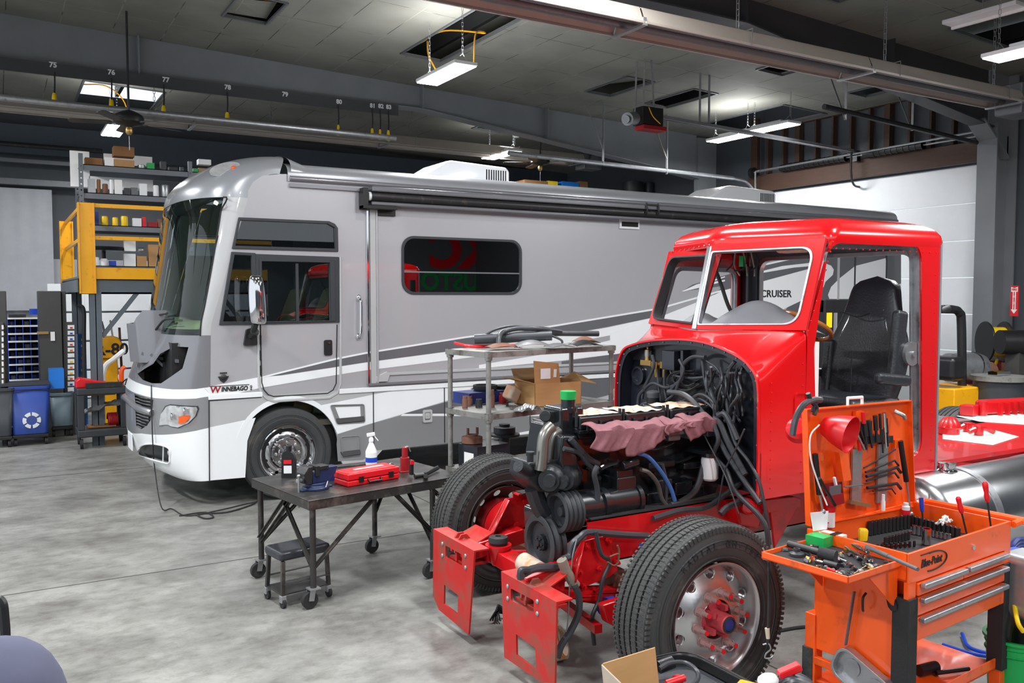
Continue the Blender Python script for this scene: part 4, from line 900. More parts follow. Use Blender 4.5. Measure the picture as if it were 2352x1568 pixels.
# ---- wheels ----
def tire_profile(Ro, w, Rr, grooves=4, tread=True):
    """half-section list (radius, axial) from inner bead round the tread to outer bead"""
    h = w/2; sh = Ro-.03; pr = [(Rr, -h*.72), (Rr+.02, -h*.86), (Rr+.09, -h*.99), (Ro-.12, -h), (Ro-.05, -h*.92), (sh+.012, -h*.84)]
    if grooves:
        tw = h*.8; seg = 2*tw/(grooves+1); g = .007
        for k in range(grooves+1):
            a = -tw+k*seg; b = a+seg; cr = lambda t: Ro-.012*(t/tw)**2
            pr += [(cr(a), a+(g if k else 0)), (cr(b), b-(g if k < grooves else 0))]
            if k < grooves: pr += [(Ro-.02, b-g), (Ro-.02, b+g)]
    else: pr += [(Ro-.005, -h*.6), (Ro, 0), (Ro-.005, h*.6)]
    pr += [(sh+.012, h*.84), (Ro-.05, h*.92), (Ro-.12, h), (Rr+.09, h*.99), (Rr+.02, h*.86), (Rr, h*.72)]
    return pr
def make_tire(parent, o, ax, Ro, w, Rr, mat='tire', lugs=None):
    m = (lugs or MB()).lathe(tire_profile(Ro, w, Rr), o, ax, seg=96, cap=False)
    for r_, hh in ((Rr+.03, .98), (Ro-.1, 1.005), (Ro-.085, 1.0)):
        m.lathe([(r_, w/2*hh*.96), (r_+.003, w/2*hh+.002), (r_+.006, w/2*hh*.96)], o, ax, seg=64, cap=False)
        m.lathe([(r_, -w/2*hh*.96), (r_+.003, -w/2*hh-.002), (r_+.006, -w/2*hh*.96)], o, ax, seg=64, cap=False)
    return m.build('tire', mat, parent, sharp=30)
M('tire', (60, 61, 63), .72, var=.1, scale=5, bump=.15, bscale=80, dirt=(96, 93, 88), dirt_amt=.12, dirt_scale=4)
wh = MB(); ax = (0, -1, 0); wc = (WXC, RY+.16, WZC)
make_tire(RV, wc, ax, .5, .27, .29)
hs = [(.12, 0)]
rim_out = circ(0, 0, .288, 60); hh_ = [circ(.235*math.cos(2*math.pi*k/8+.3), .235*math.sin(2*math.pi*k/8+.3), .019, 14) for k in range(8)]
def dish(rr, prof):
    for (a, b), (c, d) in zip(prof, prof[1:]):
        if rr <= c: return b+(d-b)*(rr-a)/(c-a)
    return prof[-1][1]
def disc(mb, outer_r, holes, prof, c, ax, inner=None, step=.02):
    m3_ = frame(ax); c = Vector(c)
    def fn(u, v): rr = math.hypot(u, v); return c+m3_ @ Vector((u, v, dish(rr, prof)))
    hl_ = list(holes)+([circ(0, 0, inner, 40)] if inner else [])
    return surf(mb, circ(0, 0, outer_r, 72), hl_, fn, step, step)
disc(MB(), .292, hh_, [(0, .07), (.15, .07), (.165, .055), (.2, .075), (.26, .045), (.275, .09), (.292, .1)], wc, ax).build('wheel_rim', 'alu', RV)
MB().lathe([(.292, .1), (.3, .115), (.29, .118), (.283, .1)], wc, ax, seg=64, cap=False).lathe([(.28, -.08), (.284, .095)], wc, ax, seg=48, cap=False).build('wheel_rim', 'chrome', RV)
MB().lathe([(.165, .075), (.15, .1), (.1, .1), (.085, .115), (.075, .15), (.06, .17), (0, .175)], wc, ax, seg=48).build('hub_cover', 'chrome', RV)
for k in range(8):
    a = 2*math.pi*k/8; p = Vector(wc)+Vector((.125*math.cos(a), -.1, .125*math.sin(a))); MB().lathe([(.018, 0), (.018, .012), (.012, .028), (0, .032)], p, ax, seg=10).build('lug_nut', 'chrome', RV)
MB().cyl((WXC, RY+.2, WZC), (WXC, RY+.3, WZC), .27, seg=40).build('brake_drum', 'black_plastic', RV)
for (x, y) in ((WXC, RY+2*HWD-.16), (9.6, RY+.16), (9.6, RY+2*HWD-.16)):
    make_tire(RV, (x, y, WZC), ax, .5, .27, .29); MB().cyl((x, y-.05, WZC), (x, y+.05, WZC), .288, seg=40).build('wheel_rim', 'alu', RV)
MB().cyl((WXC, RY+.3, .5), (WXC, RY+2.2, .5), .07).box((1.9, RY+.75, .42), (12.5, RY+.85, .62)).box((1.9, RY+1.7, .42), (12.5, RY+1.8, .62)).build('chassis', 'black_plastic', RV)
# =============== red truck under rebuild ===============
TY = 4.48; FWX = 4.03; YN = 3.76; YF = 5.3; YC = 4.53
TR = wthing('truck', 'glossy red truck cab and chassis under rebuild with its black engine exposed', 'truck', (5.5, TY, 0))
M('tire_dark', (62, 62, 62), .7, var=.12, scale=5, bump=.15, bscale=80, dirt=(100, 96, 90), dirt_amt=.15, dirt_scale=4)
M('engine_black', (30, 34, 38), .26, .1, coat=.55, var=.15, scale=8)
M('engine_dull', (42, 45, 49), .45, .25, var=.15, scale=12, bump=.3, bscale=40)
M('firewall_black', (30, 33, 42), .3, coat=.4, var=.08)
M('hub_red', (196, 70, 80), .5, .2, var=.15, dirt=(190, 120, 125), dirt_amt=.3, dirt_scale=9)
M('rust', (120, 82, 66), .7, dirt=(80, 60, 50), dirt_amt=.3, dirt_scale=12)
M('leather', (44, 46, 52), .42, bump=.25, bscale=70, coat=.15)
M('dash_grey', (128, 128, 134), .75, var=.12, scale=5)
M('rim_alu', (205, 204, 206), .3, .9, var=.1, scale=5, dirt=(190, 130, 125), dirt_amt=.05, dirt_scale=3)
M('wood_wheel', (176, 104, 44), .25, coat=.6, var=.12, scale=12)
M('rag', (136, 88, 95), .9, var=.12, scale=9, bump=.5, bscale=30, dirt=(120, 72, 78), dirt_amt=.15, dirt_scale=6)
M('tape_tan', (206, 190, 172), .6, var=.12, scale=14, dirt=(246, 140, 60), dirt_amt=.5, dirt_scale=12)
def PP(L, Y): return [pY(*p, Y) for p in L]
# ---- frame ----
for y, s in ((TY-.43, 1), (TY+.43, -1)):
    MB().box((2.93, y, .62), (9.6, y+s*.01, .89)).box((2.93, y, .88), (9.6, y+s*.08, .89)).box((2.93, y, .62), (9.6, y+s*.08, .63)).build('frame_rail', 'red_frame', TR)
    MB().box((2.95, y-.005, .889), (4.1, y+s*.1, .897)).build('rail_pad', 'black_rubber', TR)
# front hangers
hn = PP([(1338, 1243), (1398, 1228), (1416, 1290), (1419, 1309), (1400, 1325), (1338, 1350), (1306, 1325), (1318, 1280)], TY-.44)
MB().prism(hn, (0, .015, 0)).build('spring_hanger', 'red_frame', TR, bevel=.003)
MB().add([hn[0], hn[7], hn[6], hn[6]+Vector((-.02, -.1, 0)), hn[7]+Vector((-.02, -.09, 0)), hn[0]+Vector((-.0, -.02, 0))], [(0, 1, 4, 5), (1, 2, 3, 4)]).build('hanger_flange', 'red_frame', TR, solid=.008)
hf = PP([(1162, 1145), (1231, 1133), (1257, 1180), (1250, 1210), (1219, 1225), (1129, 1240), (1117, 1231)], TY+.42)
MB().prism(hf, (0, .015, 0)).build('spring_hanger', 'red_frame', TR, bevel=.003)
MB().add([hf[0], hf[6], hf[5], hf[5]+Vector((-.03, .09, 0)), hf[6]+Vector((-.03, -.1, 0)), hf[0]+Vector((0, -.05, 0))], [(0, 1, 4, 5), (1, 2, 3, 4)]).build('hanger_flange', 'red_frame', TR, solid=.008)
bt = [(1345, 1253, 0), (1395, 1240, 0), (1330, 1312, 0), (1415, 1290, 0), (1375, 1305, 0), (1338, 1345, 0), (1280, 1358, 0), (1362, 1352, 0)]
for x, y, _ in bt:
    p = pY(x, y, TY-.45); MB().cyl(p, p+Vector((0, -.02, 0)), .017, seg=6).cyl(p, p+Vector((0, -.035, 0)), .009).build('bolt', 'red_frame', TR)
for x, y in ((1205, 1151), (1165, 1157), (1144, 1213), (1185, 1205), (1138, 1230)):
    p = pY(x, y, TY+.41); MB().cyl(p, p+Vector((0, -.02, 0)), .02, seg=6).build('bolt', 'red_frame', TR)
# horn brackets and bumper plates
def bplate(c4, hole, slot, far):
    X = 2.5; Q = lambda L: [(-pX(*p, X).y, pX(*p, X).z) for p in L]
    o = MB().plate(Q(c4), [Q(hole), rpoly(Q(slot), .012)], .012, MX(X)).build('bumper_plate', 'red_dusty', TR)
    a = pX(*c4[0], X); b = pX(*c4[1], X); MB().prism([a+Vector((-.006, 0, 0)), b+Vector((-.006, 0, 0)), b+Vector((.1, 0, .0)), a+Vector((.1, 0, 0))], (0, 0, .01)).build('plate_flange', 'red_dusty', TR)
    for q in ((slot[0][0]-9, slot[0][1]-4), (slot[3][0]-9, slot[3][1]-4), (slot[1][0]+6, slot[1][1]+3), (slot[2][0]+6, slot[2][1]+3)):
        p = pX(*q, X-.008); MB().sph(p, .014, sc=(.6, 1, 1)).build('bolt', 'galv', TR)
    s = [pX(*q, X) for q in slot]; ym = (s[0].y+s[1].y)/2
    MB().prism([s[0]+Vector((.02, .01, .02)), s[1]+Vector((.02, -.01, .02)), s[1]+Vector((.22, 0, .1)), s[0]+Vector((.22, 0, .1))], (0, 0, .012)).box((2.51, ym-.012, s[2].z), (2.7, ym+.012, s[0].z+.05)).box((2.52, s[1].y+.0, s[2].z-.01), (2.72, s[0].y, s[2].z+.01)).box((2.58, s[0].y, s[2].z), (2.75, s[0].y+.02, s[0].z+.03)).build('horn_bracket', 'red_dusty', TR, bevel=.003)
    p = pX(slot[1][0]+2, slot[1][1]-28, X+.06)
    MB().plate([(-.07, -.06), (.07, -.06), (.05, .02), (.02, .055), (-.02, .055), (-.06, .0)], [], .014, MY(p.y) @ Matrix.Translation((p.x, p.z, 0))).plate([(-.07, -.06), (.07, -.06), (.05, .02), (.02, .055), (-.02, .055), (-.06, .0)], [], .014, MY(p.y+.05) @ Matrix.Translation((p.x, p.z, 0))).build('tow_ear', 'red_dusty', TR, bevel=.003)
    MB().cyl((p.x, p.y-.02, p.z+.015), (p.x, p.y+.06, p.z+.015), .014).build('pin', 'galv', TR)
bplate([(1153, 1315), (1280, 1386), (1276, 1568), (1245, 1566), (1160, 1508)], [(1187, 1455), (1232, 1488), (1233, 1537), (1188, 1503)], [(1175, 1350), (1228, 1378), (1228, 1406), (1175, 1378)], 0)
bplate([(997, 1217), (1091, 1268), (1078, 1456), (1010, 1400), (996, 1366)], [(1022, 1342), (1054, 1366), (1053, 1410), (1021, 1386)], [(1025, 1252), (1063, 1273), (1063, 1300), (1025, 1279)], 1)
for s in (-1, 1):
    y = TY+s*.36; MB().bar((2.52, y, .56), (2.95, y, .62), .12, .1).build('frame_horn', 'red_frame', TR, bevel=.01)
MB().bar((2.72, TY-.42, .52), (2.72, TY+.42, .55), .12, .1).build('front_crossmember', 'red_frame', TR, bevel=.008)
MB().cyl((2.68, TY-.3, .59), (2.68, TY-.12, .6), .06, seg=16).build('tape_wrap', 'tape_tan', TR)
MB().lathe([(.05, 0), (.065, .02), (.06, .05), (.02, .055), (.02, .04)], (2.7, TY+.22, .62), seg=18).build('cab_mount_puck', 'black_rubber', TR)
MB().lathe([(.04, -.12), (.06, -.05), (.085, 0), (.085, .012), (0, .012)], (2.7, TY+.22, .61), seg=18).build('puck_seat', 'red_frame', TR)
# axle, springs, steering
MB().bar((3.2, 3.55, .48), (3.2, 5.45, .48), .12, .11).build('front_axle', 'rust', TR, bevel=.015)
for y in (TY-.42, TY+.42):
    sp_ = MB()
    for k in range(3): sp_.tube([(2.66+.1*k, y, .5-.035*k), (3.2, y, .42-.03*k), (3.9-.12*k, y, .56-.035*k)], .014, 4)
    for k in range(3): sp_.prism([(2.66+.1*k, y-.05, .5-.03*k), (3.2, y-.05, .43-.03*k), (3.9-.12*k, y-.05, .56-.03*k), (3.9-.12*k, y-.05, .575-.03*k), (3.2, y-.05, .45-.03*k), (2.66+.1*k, y-.05, .52-.03*k)], (0, .1, 0))
    sp_.build('leaf_spring', 'red_frame', TR)
    MB().cyl((3.28, y-.1*(1 if y < TY else -1), .45), (3.28, y-.1*(1 if y < TY else -1), .72), .035).build('shock_absorber', 'blue_dark', TR)
MB().bar((2.9, 3.9, .3), (3.1, 5.3, .3), .05).build('tie_rod', 'red_frame', TR)
p = pY(1390, 1395, 4.0); MB().cyl(p, p+Vector((.1, .05, 0)), .06).build('air_fitting', 'blue', TR)
MB().prism(PP([(1385, 1390), (1430, 1375), (1432, 1450), (1395, 1430)], 3.9), (0, .06, 0)).build('steering_arm', 'red_frame', TR, bevel=.01)
# step support behind the near wheel and steering box
MB().prism(PP([(1755, 1148), (1825, 1140), (1840, 1145), (1840, 1165), (1765, 1178)], 3.9), (0, .3, 0)).prism(PP([(1770, 1175), (1835, 1160), (1780, 1260)], 3.9), (0, .02, 0)).build('cab_support', 'red_frame', TR, bevel=.006)
MB().prism(PP([(1690, 1160), (1730, 1145), (1758, 1170), (1745, 1215), (1700, 1205)], 3.95), (0, .16, 0)).cyl(pY(1720, 1165, 3.85), pY(1720, 1165, 4.05), .05).build('steering_box', 'red_frame', TR, bevel=.02)
for y in (TY-.43, TY+.43): MB().box((5.0, y-.02, .55), (5.3, y+.02, .62)).box((6.4, y-.03, .45), (6.7, y+.03, .62)).build('frame_bracket', 'red_frame', TR)
# ---- wheels ----
AX = (0, -1, 0)
def truck_wheel(c, ax, near):
    C = Vector(c); a = Vector(ax); t = MB()
    for k in range(110):       # shoulder lugs
        th = 2*math.pi*k/110; r = Vector((math.cos(th), 0, math.sin(th)))
        for s in (-1, 1): t.cbox(C+r*.478+a*s*.129, (.03, .012, .014), Matrix((r, a*s, Vector((-math.sin(th), 0, math.cos(th))))).transposed())
        tg = Vector((-math.sin(th), 0, math.cos(th)))
        for j, yy in enumerate((-.09, -.045, 0, .045, .09)): t.cbox(C+r*.5045+a*yy+tg*(.008*(j % 2)), (.003, .036, .0035), Matrix((r, a, tg)).transposed())
    make_tire(TR, c, ax, .505, .285, .3, 'tire_dark', t)
    if near:
        hs_ = [circ(.235*math.cos(2*math.pi*k/10+.35), .235*math.sin(2*math.pi*k/10+.35), .029, 18) for k in range(10)]
        disc(MB(), .27, hs_, [(0, .115), (.16, .112), (.178, .105), (.26, .05), (.27, .045)], C, ax, inner=.105).build('wheel_rim', 'rim_alu', TR)
        rl = MB().lathe([(.27, -.1), (.27, .045), (.275, .06), (.285, .115), (.298, .13), (.305, .132), (.303, .12), (.295, .11)], C, ax, seg=72, cap=False)
        for h in hs_:
            cx_ = sum(p[0] for p in h)/len(h); cy_ = sum(p[1] for p in h)/len(h); m3_ = frame(ax); rl.lathe([(.029, .07), (.033, .075), (.031, .03)], C+m3_ @ Vector((cx_, cy_, 0)), ax, seg=18, cap=False)
        rl.lathe([(.105, .115), (.105, .06)], C, ax, seg=40, cap=False); rl.build('wheel_rim', 'rim_alu', TR)
        MB().lathe([(.2, -.05), (.2, .0), (.13, .03), (.1, .06), (.098, .09), (.06, .1), (.052, .12), (.05, .2), (.044, .205), (0, .205)], C, ax, seg=36).build('hub', 'hub_red', TR)
        for k in range(5):
            th = 2*math.pi*k/5; p = C+Vector((math.cos(th)*.075, 0, math.sin(th)*.075)); MB().bar(p+a*.08, p+a*.165, .02, .03).build('hub_rib', 'hub_red', TR)
        MB().lathe([(.043, .204), (.043, .212), (.034, .214), (.034, .206)], C, ax, seg=24).build('hub_seal', 'black_rubber', TR)
        MB().lathe([(.031, .2), (.031, .21), (.0, .213)], C, ax, seg=20).build('hub_cap', 'blue_dark', TR)
        M('stud_brown', (176, 140, 136), .5, .3)
        for k in range(10):
            th = 2*math.pi*k/10+.15; p = C+Vector((math.cos(th)*.143, 0, math.sin(th)*.143))
            n = MB().cyl(p+a*.112, p+a*.118, .026, seg=18).cyl(p+a*.118, p+a*.15, .02, .02, seg=6).cyl(p+a*.15, p+a*.19, .012, seg=10).build('wheel_stud', 'stud_brown', TR)
            MB().cyl(p+a*.19, p+a*.197, .0125, seg=10).build('stud_tip', 'red_plastic', n)
    else:
        hs_ = [circ(.225*math.cos(2*math.pi*k/10+.2), .225*math.sin(2*math.pi*k/10+.2), .027, 14) for k in range(10)]
        M('rim_brown', (120, 98, 94), .4, .3)
        disc(MB(), .29, hs_, [(0, .02), (.17, .02), (.27, -.07), (.29, -.09)], C, ax).build('wheel_rim', 'rim_brown', TR)
        MB().lathe([(.29, -.13), (.285, -.07), (.28, .06), (.29, .12), (.305, .135)], C, ax, seg=64, cap=False).build('wheel_rim', 'rim_brown', TR)
        MB().cyl(C-a*.12, C, .19, seg=32).build('brake_drum', 'red_dark', TR)
NW = (3.2, 3.385, .505); FWC = (3.2, 5.575, .505)
truck_wheel(NW, AX, True); truck_wheel(FWC, (0, 1, 0), False)
for th0, txt in ((2.0, 'RADIAL GH-150'),):
    lt = MB()
    for k, ch in enumerate(txt):
        th = 2.25-k*.115; r = .4; p = Vector(NW)+Vector((r*math.cos(th), -.1435, r*math.sin(th))); tg = Vector((math.sin(th), 0, -math.cos(th))); lt.text(ch, .05, .002, at(p, tg, Vector((math.cos(th), 0, math.sin(th)))))
    lt.build('tire_lettering', 'black_rubber', TR, flat=True)
lt = MB()
for k, ch in enumerate('295/75R22.5'):
    th = 2.0+k*.13; p = Vector(FWC)+Vector((.41*math.cos(th), -.1435, .41*math.sin(th))); lt.text(ch, .05, .002, at(p, Vector((math.sin(th), 0, -math.cos(th)))*-1, Vector((math.cos(th), 0, math.sin(th)))*-1))
lt.build('tire_lettering', 'black_rubber', TR, flat=True)
for y in (3.53, 5.43): MB().lathe([(.2, 0), (.2, .12), (.12, .14), (.06, .2)], (3.2, y if y < TY else y, .5), (0, 1 if y < TY else -1, 0), seg=28).build('brake_drum', 'red_frame', TR)
for x in (7.6, 8.9):
    for y, s in ((3.45, 1), (5.5, 1)): make_tire(TR, (x, y, .505), AX, .505, .28, .3, 'tire_dark'); MB().cyl((x, y-.06, .505), (x, y+.06, .505), .3, seg=40).build('wheel_rim', 'rim_alu', TR)
# ---- cab shell ----
SN = lambda L: [(pY(*p, YN).x, pY(*p, YN).z) for p in L]
xr = pY(2163, 800, YN).x; zb = pY(1950, 1113, YN).z
door_o = rpoly(SN([(1905, 558), (2117, 560), (2118, 1046), (1876, 1075), (1870, 800)]), [.12, .13, .13, .08, .02], 8)
side_o = [(4.42, zb), (xr-.06, zb)]+[(xr-.06, 2.56), (4.66, 2.56), (4.44, 1.97)]
FL = .22
def flare(m): m.v = [Vector((v.x, v.y+FL*(v.x-4.43), v.z)) for v in m.v]; return m
YF2 = YF+FL*(xr-4.43)
def side_plate(Y, d, m_): m = MB().plate(side_o, [d], .025, MY(Y)); return (flare(m) if Y > YC else m).build('cab_side', m_, TR, sharp=30)
side_plate(YN+.012, door_o, 'red_gloss')
door_f = rpoly([(4.68, 2.44), (5.55, 2.44), (5.55, 1.2), (4.5, 1.2), (4.47, 1.97)], [.1, .12, .1, .05, .02], 8)
side_plate(YF-.012, door_f, 'red_gloss')
def ring_frame(P, Y, s, w=.035, dep=.05):
    """metal channel lining an opening"""
    c = (sum(p[0] for p in P)/len(P), sum(p[1] for p in P)/len(P)); n = len(P); inn = []
    for i in range(n):
        a, b, d = Vector(P[i-1]), Vector(P[i]), Vector(P[(i+1) % n]); t = (d-a).normalized(); nn = Vector((-t.y, t.x)); 
        if nn.dot(Vector(c)-b) < 0: nn = -nn
        inn.append((b+nn*w)[:])
    m = MB(); m.plate([tuple(Vector(p)) for p in P], [inn], .008, MY(Y+s*dep)); m.plate([tuple(Vector(p)) for p in P], [[tuple(Vector(q)*.25+Vector(p)*.75) for p, q in zip(P, inn)]], .01, MY(Y))
    k = len(m.v); m.add([(p[0], Y, p[1]) for p in P]+[(p[0], Y+s*dep, p[1]) for p in P], [(i, (i+1) % n, (i+1) % n+n, i+n) for i in range(n)]); return m
ring_frame(door_o, YN+.02, 1).build('door_frame', 'alu_rough', TR)
m = flare(ring_frame(door_f, YF-.02, -1)); m.build('door_frame', 'alu_rough', TR)
a = pY(2100, 640, YN+.04); b = pY(2112, 985, YN+.04); MB().box((b.x-.03, YN+.03, b.z), (b.x-.01, YN+.045, a.z)).build('door_seal_slot', 'black_rubber', TR)
p = pY(2095, 812, YN+.05); MB().cyl(p+Vector((-.02, .01, 0)), p+Vector((-.02, -.02, 0)), .085, seg=28).cyl(p+Vector((-.02, -.02, 0)), p+Vector((-.02, -.035, 0)), .02, seg=12).build('door_latch', 'galv', TR)
p0, p1 = pY(1877, 785, YN+.03), pY(1877, 918, YN+.03); MB().box((p0.x-.03, YN+.03, p1.z), (p0.x+.02, YN+.05, p0.z)).build('hinge_strip', 'paper', TR)
# rear wall with opening
MB().plate([(-YF2, zb), (-YN, zb), (-YN, 2.6), (-YF2, 2.6)], [rrect(-YF2+.14, 1.05, -YN-.16, 2.54, .12)], .02, MX(xr-.03)).build('rear_wall', 'dash_grey', TR)
o = rrect(-YF2+.14, 1.05, -YN-.16, 2.54, .12); i_ = rrect(-YF2+.175, 1.085, -YN-.195, 2.51, .1); MB().plate(o, [i_], .05, MX(xr-.05)).build('rear_opening_frame', 'alu_rough', TR)
# rounded rear corners
for y, s in ((YN, 1), (YF2, -1)):
    c_ = MB(); c_.grid(lambda u, v: (xr-.06+.06*math.sin(u*math.pi/2), y+s*.07*(1-math.cos(u*math.pi/2)), zb+(2.57-zb)*v), 6, 4, flip=(s < 0)); c_.build('cab_corner', 'red_gloss', TR)
MB().lathe([(.07, 0), (.07, .62)], (xr-.12, YF2-.09, 1.35), seg=20).build('corner_post', 'galv', TR)
MB().lathe([(.08, 0), (.08, .5)], (xr-.12, YF2-.09, 1.96), seg=20).build('corner_post', 'firewall_black', TR)
MB().box((4.4, YN+.03, zb), (xr-.03, YF-.03, zb+.05)).build('cab_floor', 'firewall_black', TR)
# roof loft
def roofring(t):
    ins = [0, -.008, 0, .03, .09, .19][t]; z = [2.545, 2.585, 2.63, 2.675, 2.71, 2.735][t]; d = ins
    P = [(xr-d, YN+d), (4.66+d*1.2, YN+d), (4.36+d*1.6, YC), (4.66+d*1.2, YF-d), (xr-d, YF2-d)]
    Q = rpoly(P, [.07, .04+.02*t, .14, .04+.02*t, .07], 7); return [(x, y, z+.0*x) for x, y in Q]
rings = [roofring(t) for t in range(6)]; n = len(rings[0]); rf = MB(); vs = [v for r_ in rings for v in r_]
cen = (5.25, YC, 2.755); vs.append(cen)
rf.add(vs, [(t*n+i, t*n+(i+1) % n, (t+1)*n+(i+1) % n, (t+1)*n+i) for t in range(5) for i in range(n)]+[(5*n+i, 5*n+(i+1) % n, 6*n) for i in range(n)])
rf.v = [Vector(v) for v in rf.v]; rf.f = [f[::-1] for f in rf.f]
rf.build('cab_roof', 'red_gloss', TR, sharp=60)
MB().add([(x, y, 2.6) for x, y, z in rings[2]], [tuple(range(n))]).build('headliner', 'dash_grey', TR)
# windshield halves
def wsh(bc, bn, tn, tc, near):
    bc, bn, tn, tc = map(Vector, (bc, bn, tn, tc)); x = (bn-bc).normalized(); nz_ = x.cross(tc-bc).normalized(); y = nz_.cross(x)
    m_ = at(bc, x, y); inv = m_.inverted(); Q = [tuple((inv @ p)[:2]) for p in (bc, bn, tn, tc)]
    c = Vector(Q[0]); B, N_, T, C_ = [Vector(q) for q in Q]
    hole = rpoly([B+Vector((.015, .03)), N_+Vector((-.055, .035)), T+Vector((-.06, -.05)), C_+Vector((.015, -.05))], [.02, .1, .1, .02], 7)
    MB().plate(Q, [hole], .03, m_).build('windshield_frame', 'red_gloss', TR)
    cc = sum((Vector(h) for h in hole), Vector((0, 0)))/len(hole); inn = [tuple(cc+(Vector(h)-cc)*.965) for h in hole]
    MB().plate(hole, [inn], .045, m_).build('windshield_seal', 'black_rubber' if not near else 'alu_rough', TR)
BC = (4.2, YC, 1.965); BN = (4.43, YN, 1.98); TN = (4.65, YN, 2.55); TC_ = (4.34, YC, 2.56)
wsh(BC, BN, TN, TC_, True); BF = (4.43, YF, 1.98); TF = (4.65, YF, 2.55)
b_, c_, d_, e_ = BF, BC, TC_, TF
def wsh2():
    bc, bn, tn, tc = map(Vector, (BC, BF, TF, TC_)); x = (bc-bn).normalized(); nz_ = x.cross(tn-bn).normalized(); y = nz_.cross(x); m_ = at(bn, x, y); inv = m_.inverted(); B, C_, T2, T1 = [Vector((inv @ p)[:2]) for p in (bn, bc, tc, tn)]
    hole = rpoly([B+Vector((.06, .035)), C_+Vector((-.015, .03)), T2+Vector((-.015, -.05)), T1+Vector((.06, -.05))], [.1, .02, .02, .1], 7)
    MB().plate([B, C_, T2, T1], [hole], .03, m_).build('windshield_frame', 'red_gloss', TR)
    cc = sum((Vector(h) for h in hole), Vector((0, 0)))/len(hole); MB().plate(hole, [[tuple(cc+(Vector(h)-cc)*.95) for h in hole]], .07, m_).build('windshield_seal', 'black_rubber', TR)
wsh2()
MB().bar(Vector(BC)+Vector((-.01, 0, .0)), Vector(TC_)+Vector((-.01, 0, -.01)), .045, .03, up=(1, 0, 0)).build('windshield_divider', 'alu', TR, bevel=.008)
# cowl loft from firewall rim to windshield base
rim_o = [(YF-.08, zb), (YF-.09, 1.3), (YF-.1, 1.62), (5.13, 1.79), (5.0, 1.85), (4.78, 1.89), (4.51, 1.91), (4.3, 1.905), (4.13, 1.88), (3.95, 1.83), (3.84, 1.77), (YN+.01, 1.66), (YN, 1.3), (YN, zb)]
base_o = [(4.43, YF, zb), (4.43, YF, 1.4), (4.43, YF, 1.75), (4.43, YF, 1.93), (4.42, 5.22, 1.975), (4.34, 4.95, 1.975), (4.19, YC, 1.96), (4.26, 4.28, 1.97), (4.33, 4.05, 1.975), (4.4, 3.86, 1.98), (4.43, YN+.02, 1.97), (4.43, YN, 1.85), (4.43, YN, 1.4), (4.43, YN, zb)]
A_ = catmull([(FWX, y, z) for y, z in rim_o], 5); B_ = catmull(base_o, 5); N_ = len(A_)-1
def cowl(u, v):
    i = min(N_, int(round(u*N_))); a, b = A_[i], B_[i]; w = v; s_ = a.z+(b.z-a.z)*(w**1.7 if a.z > 1.75 else w); y_ = a.y+(b.y-a.y)*w; return (a.x+(b.x-a.x)*w, y_, s_)
MB().grid(cowl, N_, 10, flip=True).build('cowl', 'red_gloss', TR, sharp=50)
rv = MB()
for i in range(0, N_+1, 1):
    pass
for k in range(9): p = Vector(BC)*(1-k/8.5)+Vector(BN)*(k/8.5); rv.sph(p+Vector((-.012, 0, -.03)), .007, 8, 4)
for k in range(9): p = Vector(BC)*(1-k/8.5)+Vector(BF)*(k/8.5); rv.sph(p+Vector((-.012, 0, -.03)), .007, 8, 4)
for k in range(17): p = pY(1905+k*15.4, 551-.1*k, YN); rv.sph((p.x, YN-.002, 2.5+.01), .006, 8, 4)
for k in range(9): p = Vector(TC_)*(1-k/8.5)+Vector(TN)*(k/8.5); rv.sph(p+Vector((-.018, 0, .0)), .008, 8, 4)
for k in range(9): p = Vector(TC_)*(1-k/8.5)+Vector(TF)*(k/8.5); rv.sph(p+Vector((-.018, 0, .0)), .008, 8, 4)
for k in range(10): p = Vector(BN)*(1-k/9)+Vector(TN)*(k/9); rv.sph(p+Vector((.0, -.014, 0)), .006, 8, 4)
for k in range(12): rv.sph((4.12, YN-.002, 1.0+k*.06), .005, 8, 4); rv.sph((4.4, YN-.002, 1.0+k*.07), .005, 8, 4)
for k in range(16): rv.sph((xr-.1, YN-.002, 1.0+k*.09), .005, 8, 4)
rv.build('rivets', 'red_gloss', TR)
p = pY(1838, 940, YN); MB().plate(rrect(p.x-.06, p.z-.15, p.x+.06, p.z+.11, .03), [rrect(p.x-.05, p.z-.14, p.x+.05, p.z+.1, .025)], .012, MY(YN-.003)).build('access_panel', 'red_gloss', TR)
# firewall recess
fo_ = [(-y, z) for y, z in [(a.y, a.z) for a in A_]]; cy0 = -YC
fi_ = [(cy0+(x-cy0)*.93, 1.3+(z-1.3)*.93 if z > zb+.01 else z) for x, z in fo_]
MB().plate(fo_, [[(cy0+(x-cy0)*.985, z-.012 if z > zb+.1 else z) for x, z in fo_]], .03, MX(FWX-.004)).build('cowl_lip', 'red_gloss', TR)
MB().plate(fo_, [fi_], .012, MX(FWX+.004)).build('firewall_flange', 'firewall_black', TR)
MB().plate(fi_, [], .01, MX(FWX+.11)).build('firewall', 'firewall_black', TR)
n_ = len(fi_); MB().add([(FWX, -x, z) for x, z in fi_]+[(FWX+.11, -x, z) for x, z in fi_], [(i, i+1, i+1+n_, i+n_) for i in range(n_-1)]).build('firewall_side', 'firewall_black', TR)
rb = MB()
for i in range(0, n_, 3): rb.sph((FWX-.004, -fo_[i][0]*.97-cy0*.03+.0, fo_[i][1]-.025), .007, 8, 4)
for k in range(10): rb.sph((FWX+.1, -fi_[0][0]-.004, 1.1+k*.065), .006, 8, 4)
rb.build('rivets', 'grey_steel', TR)
def onfw(x, y, X=FWX+.1): return pX(x, y, X)
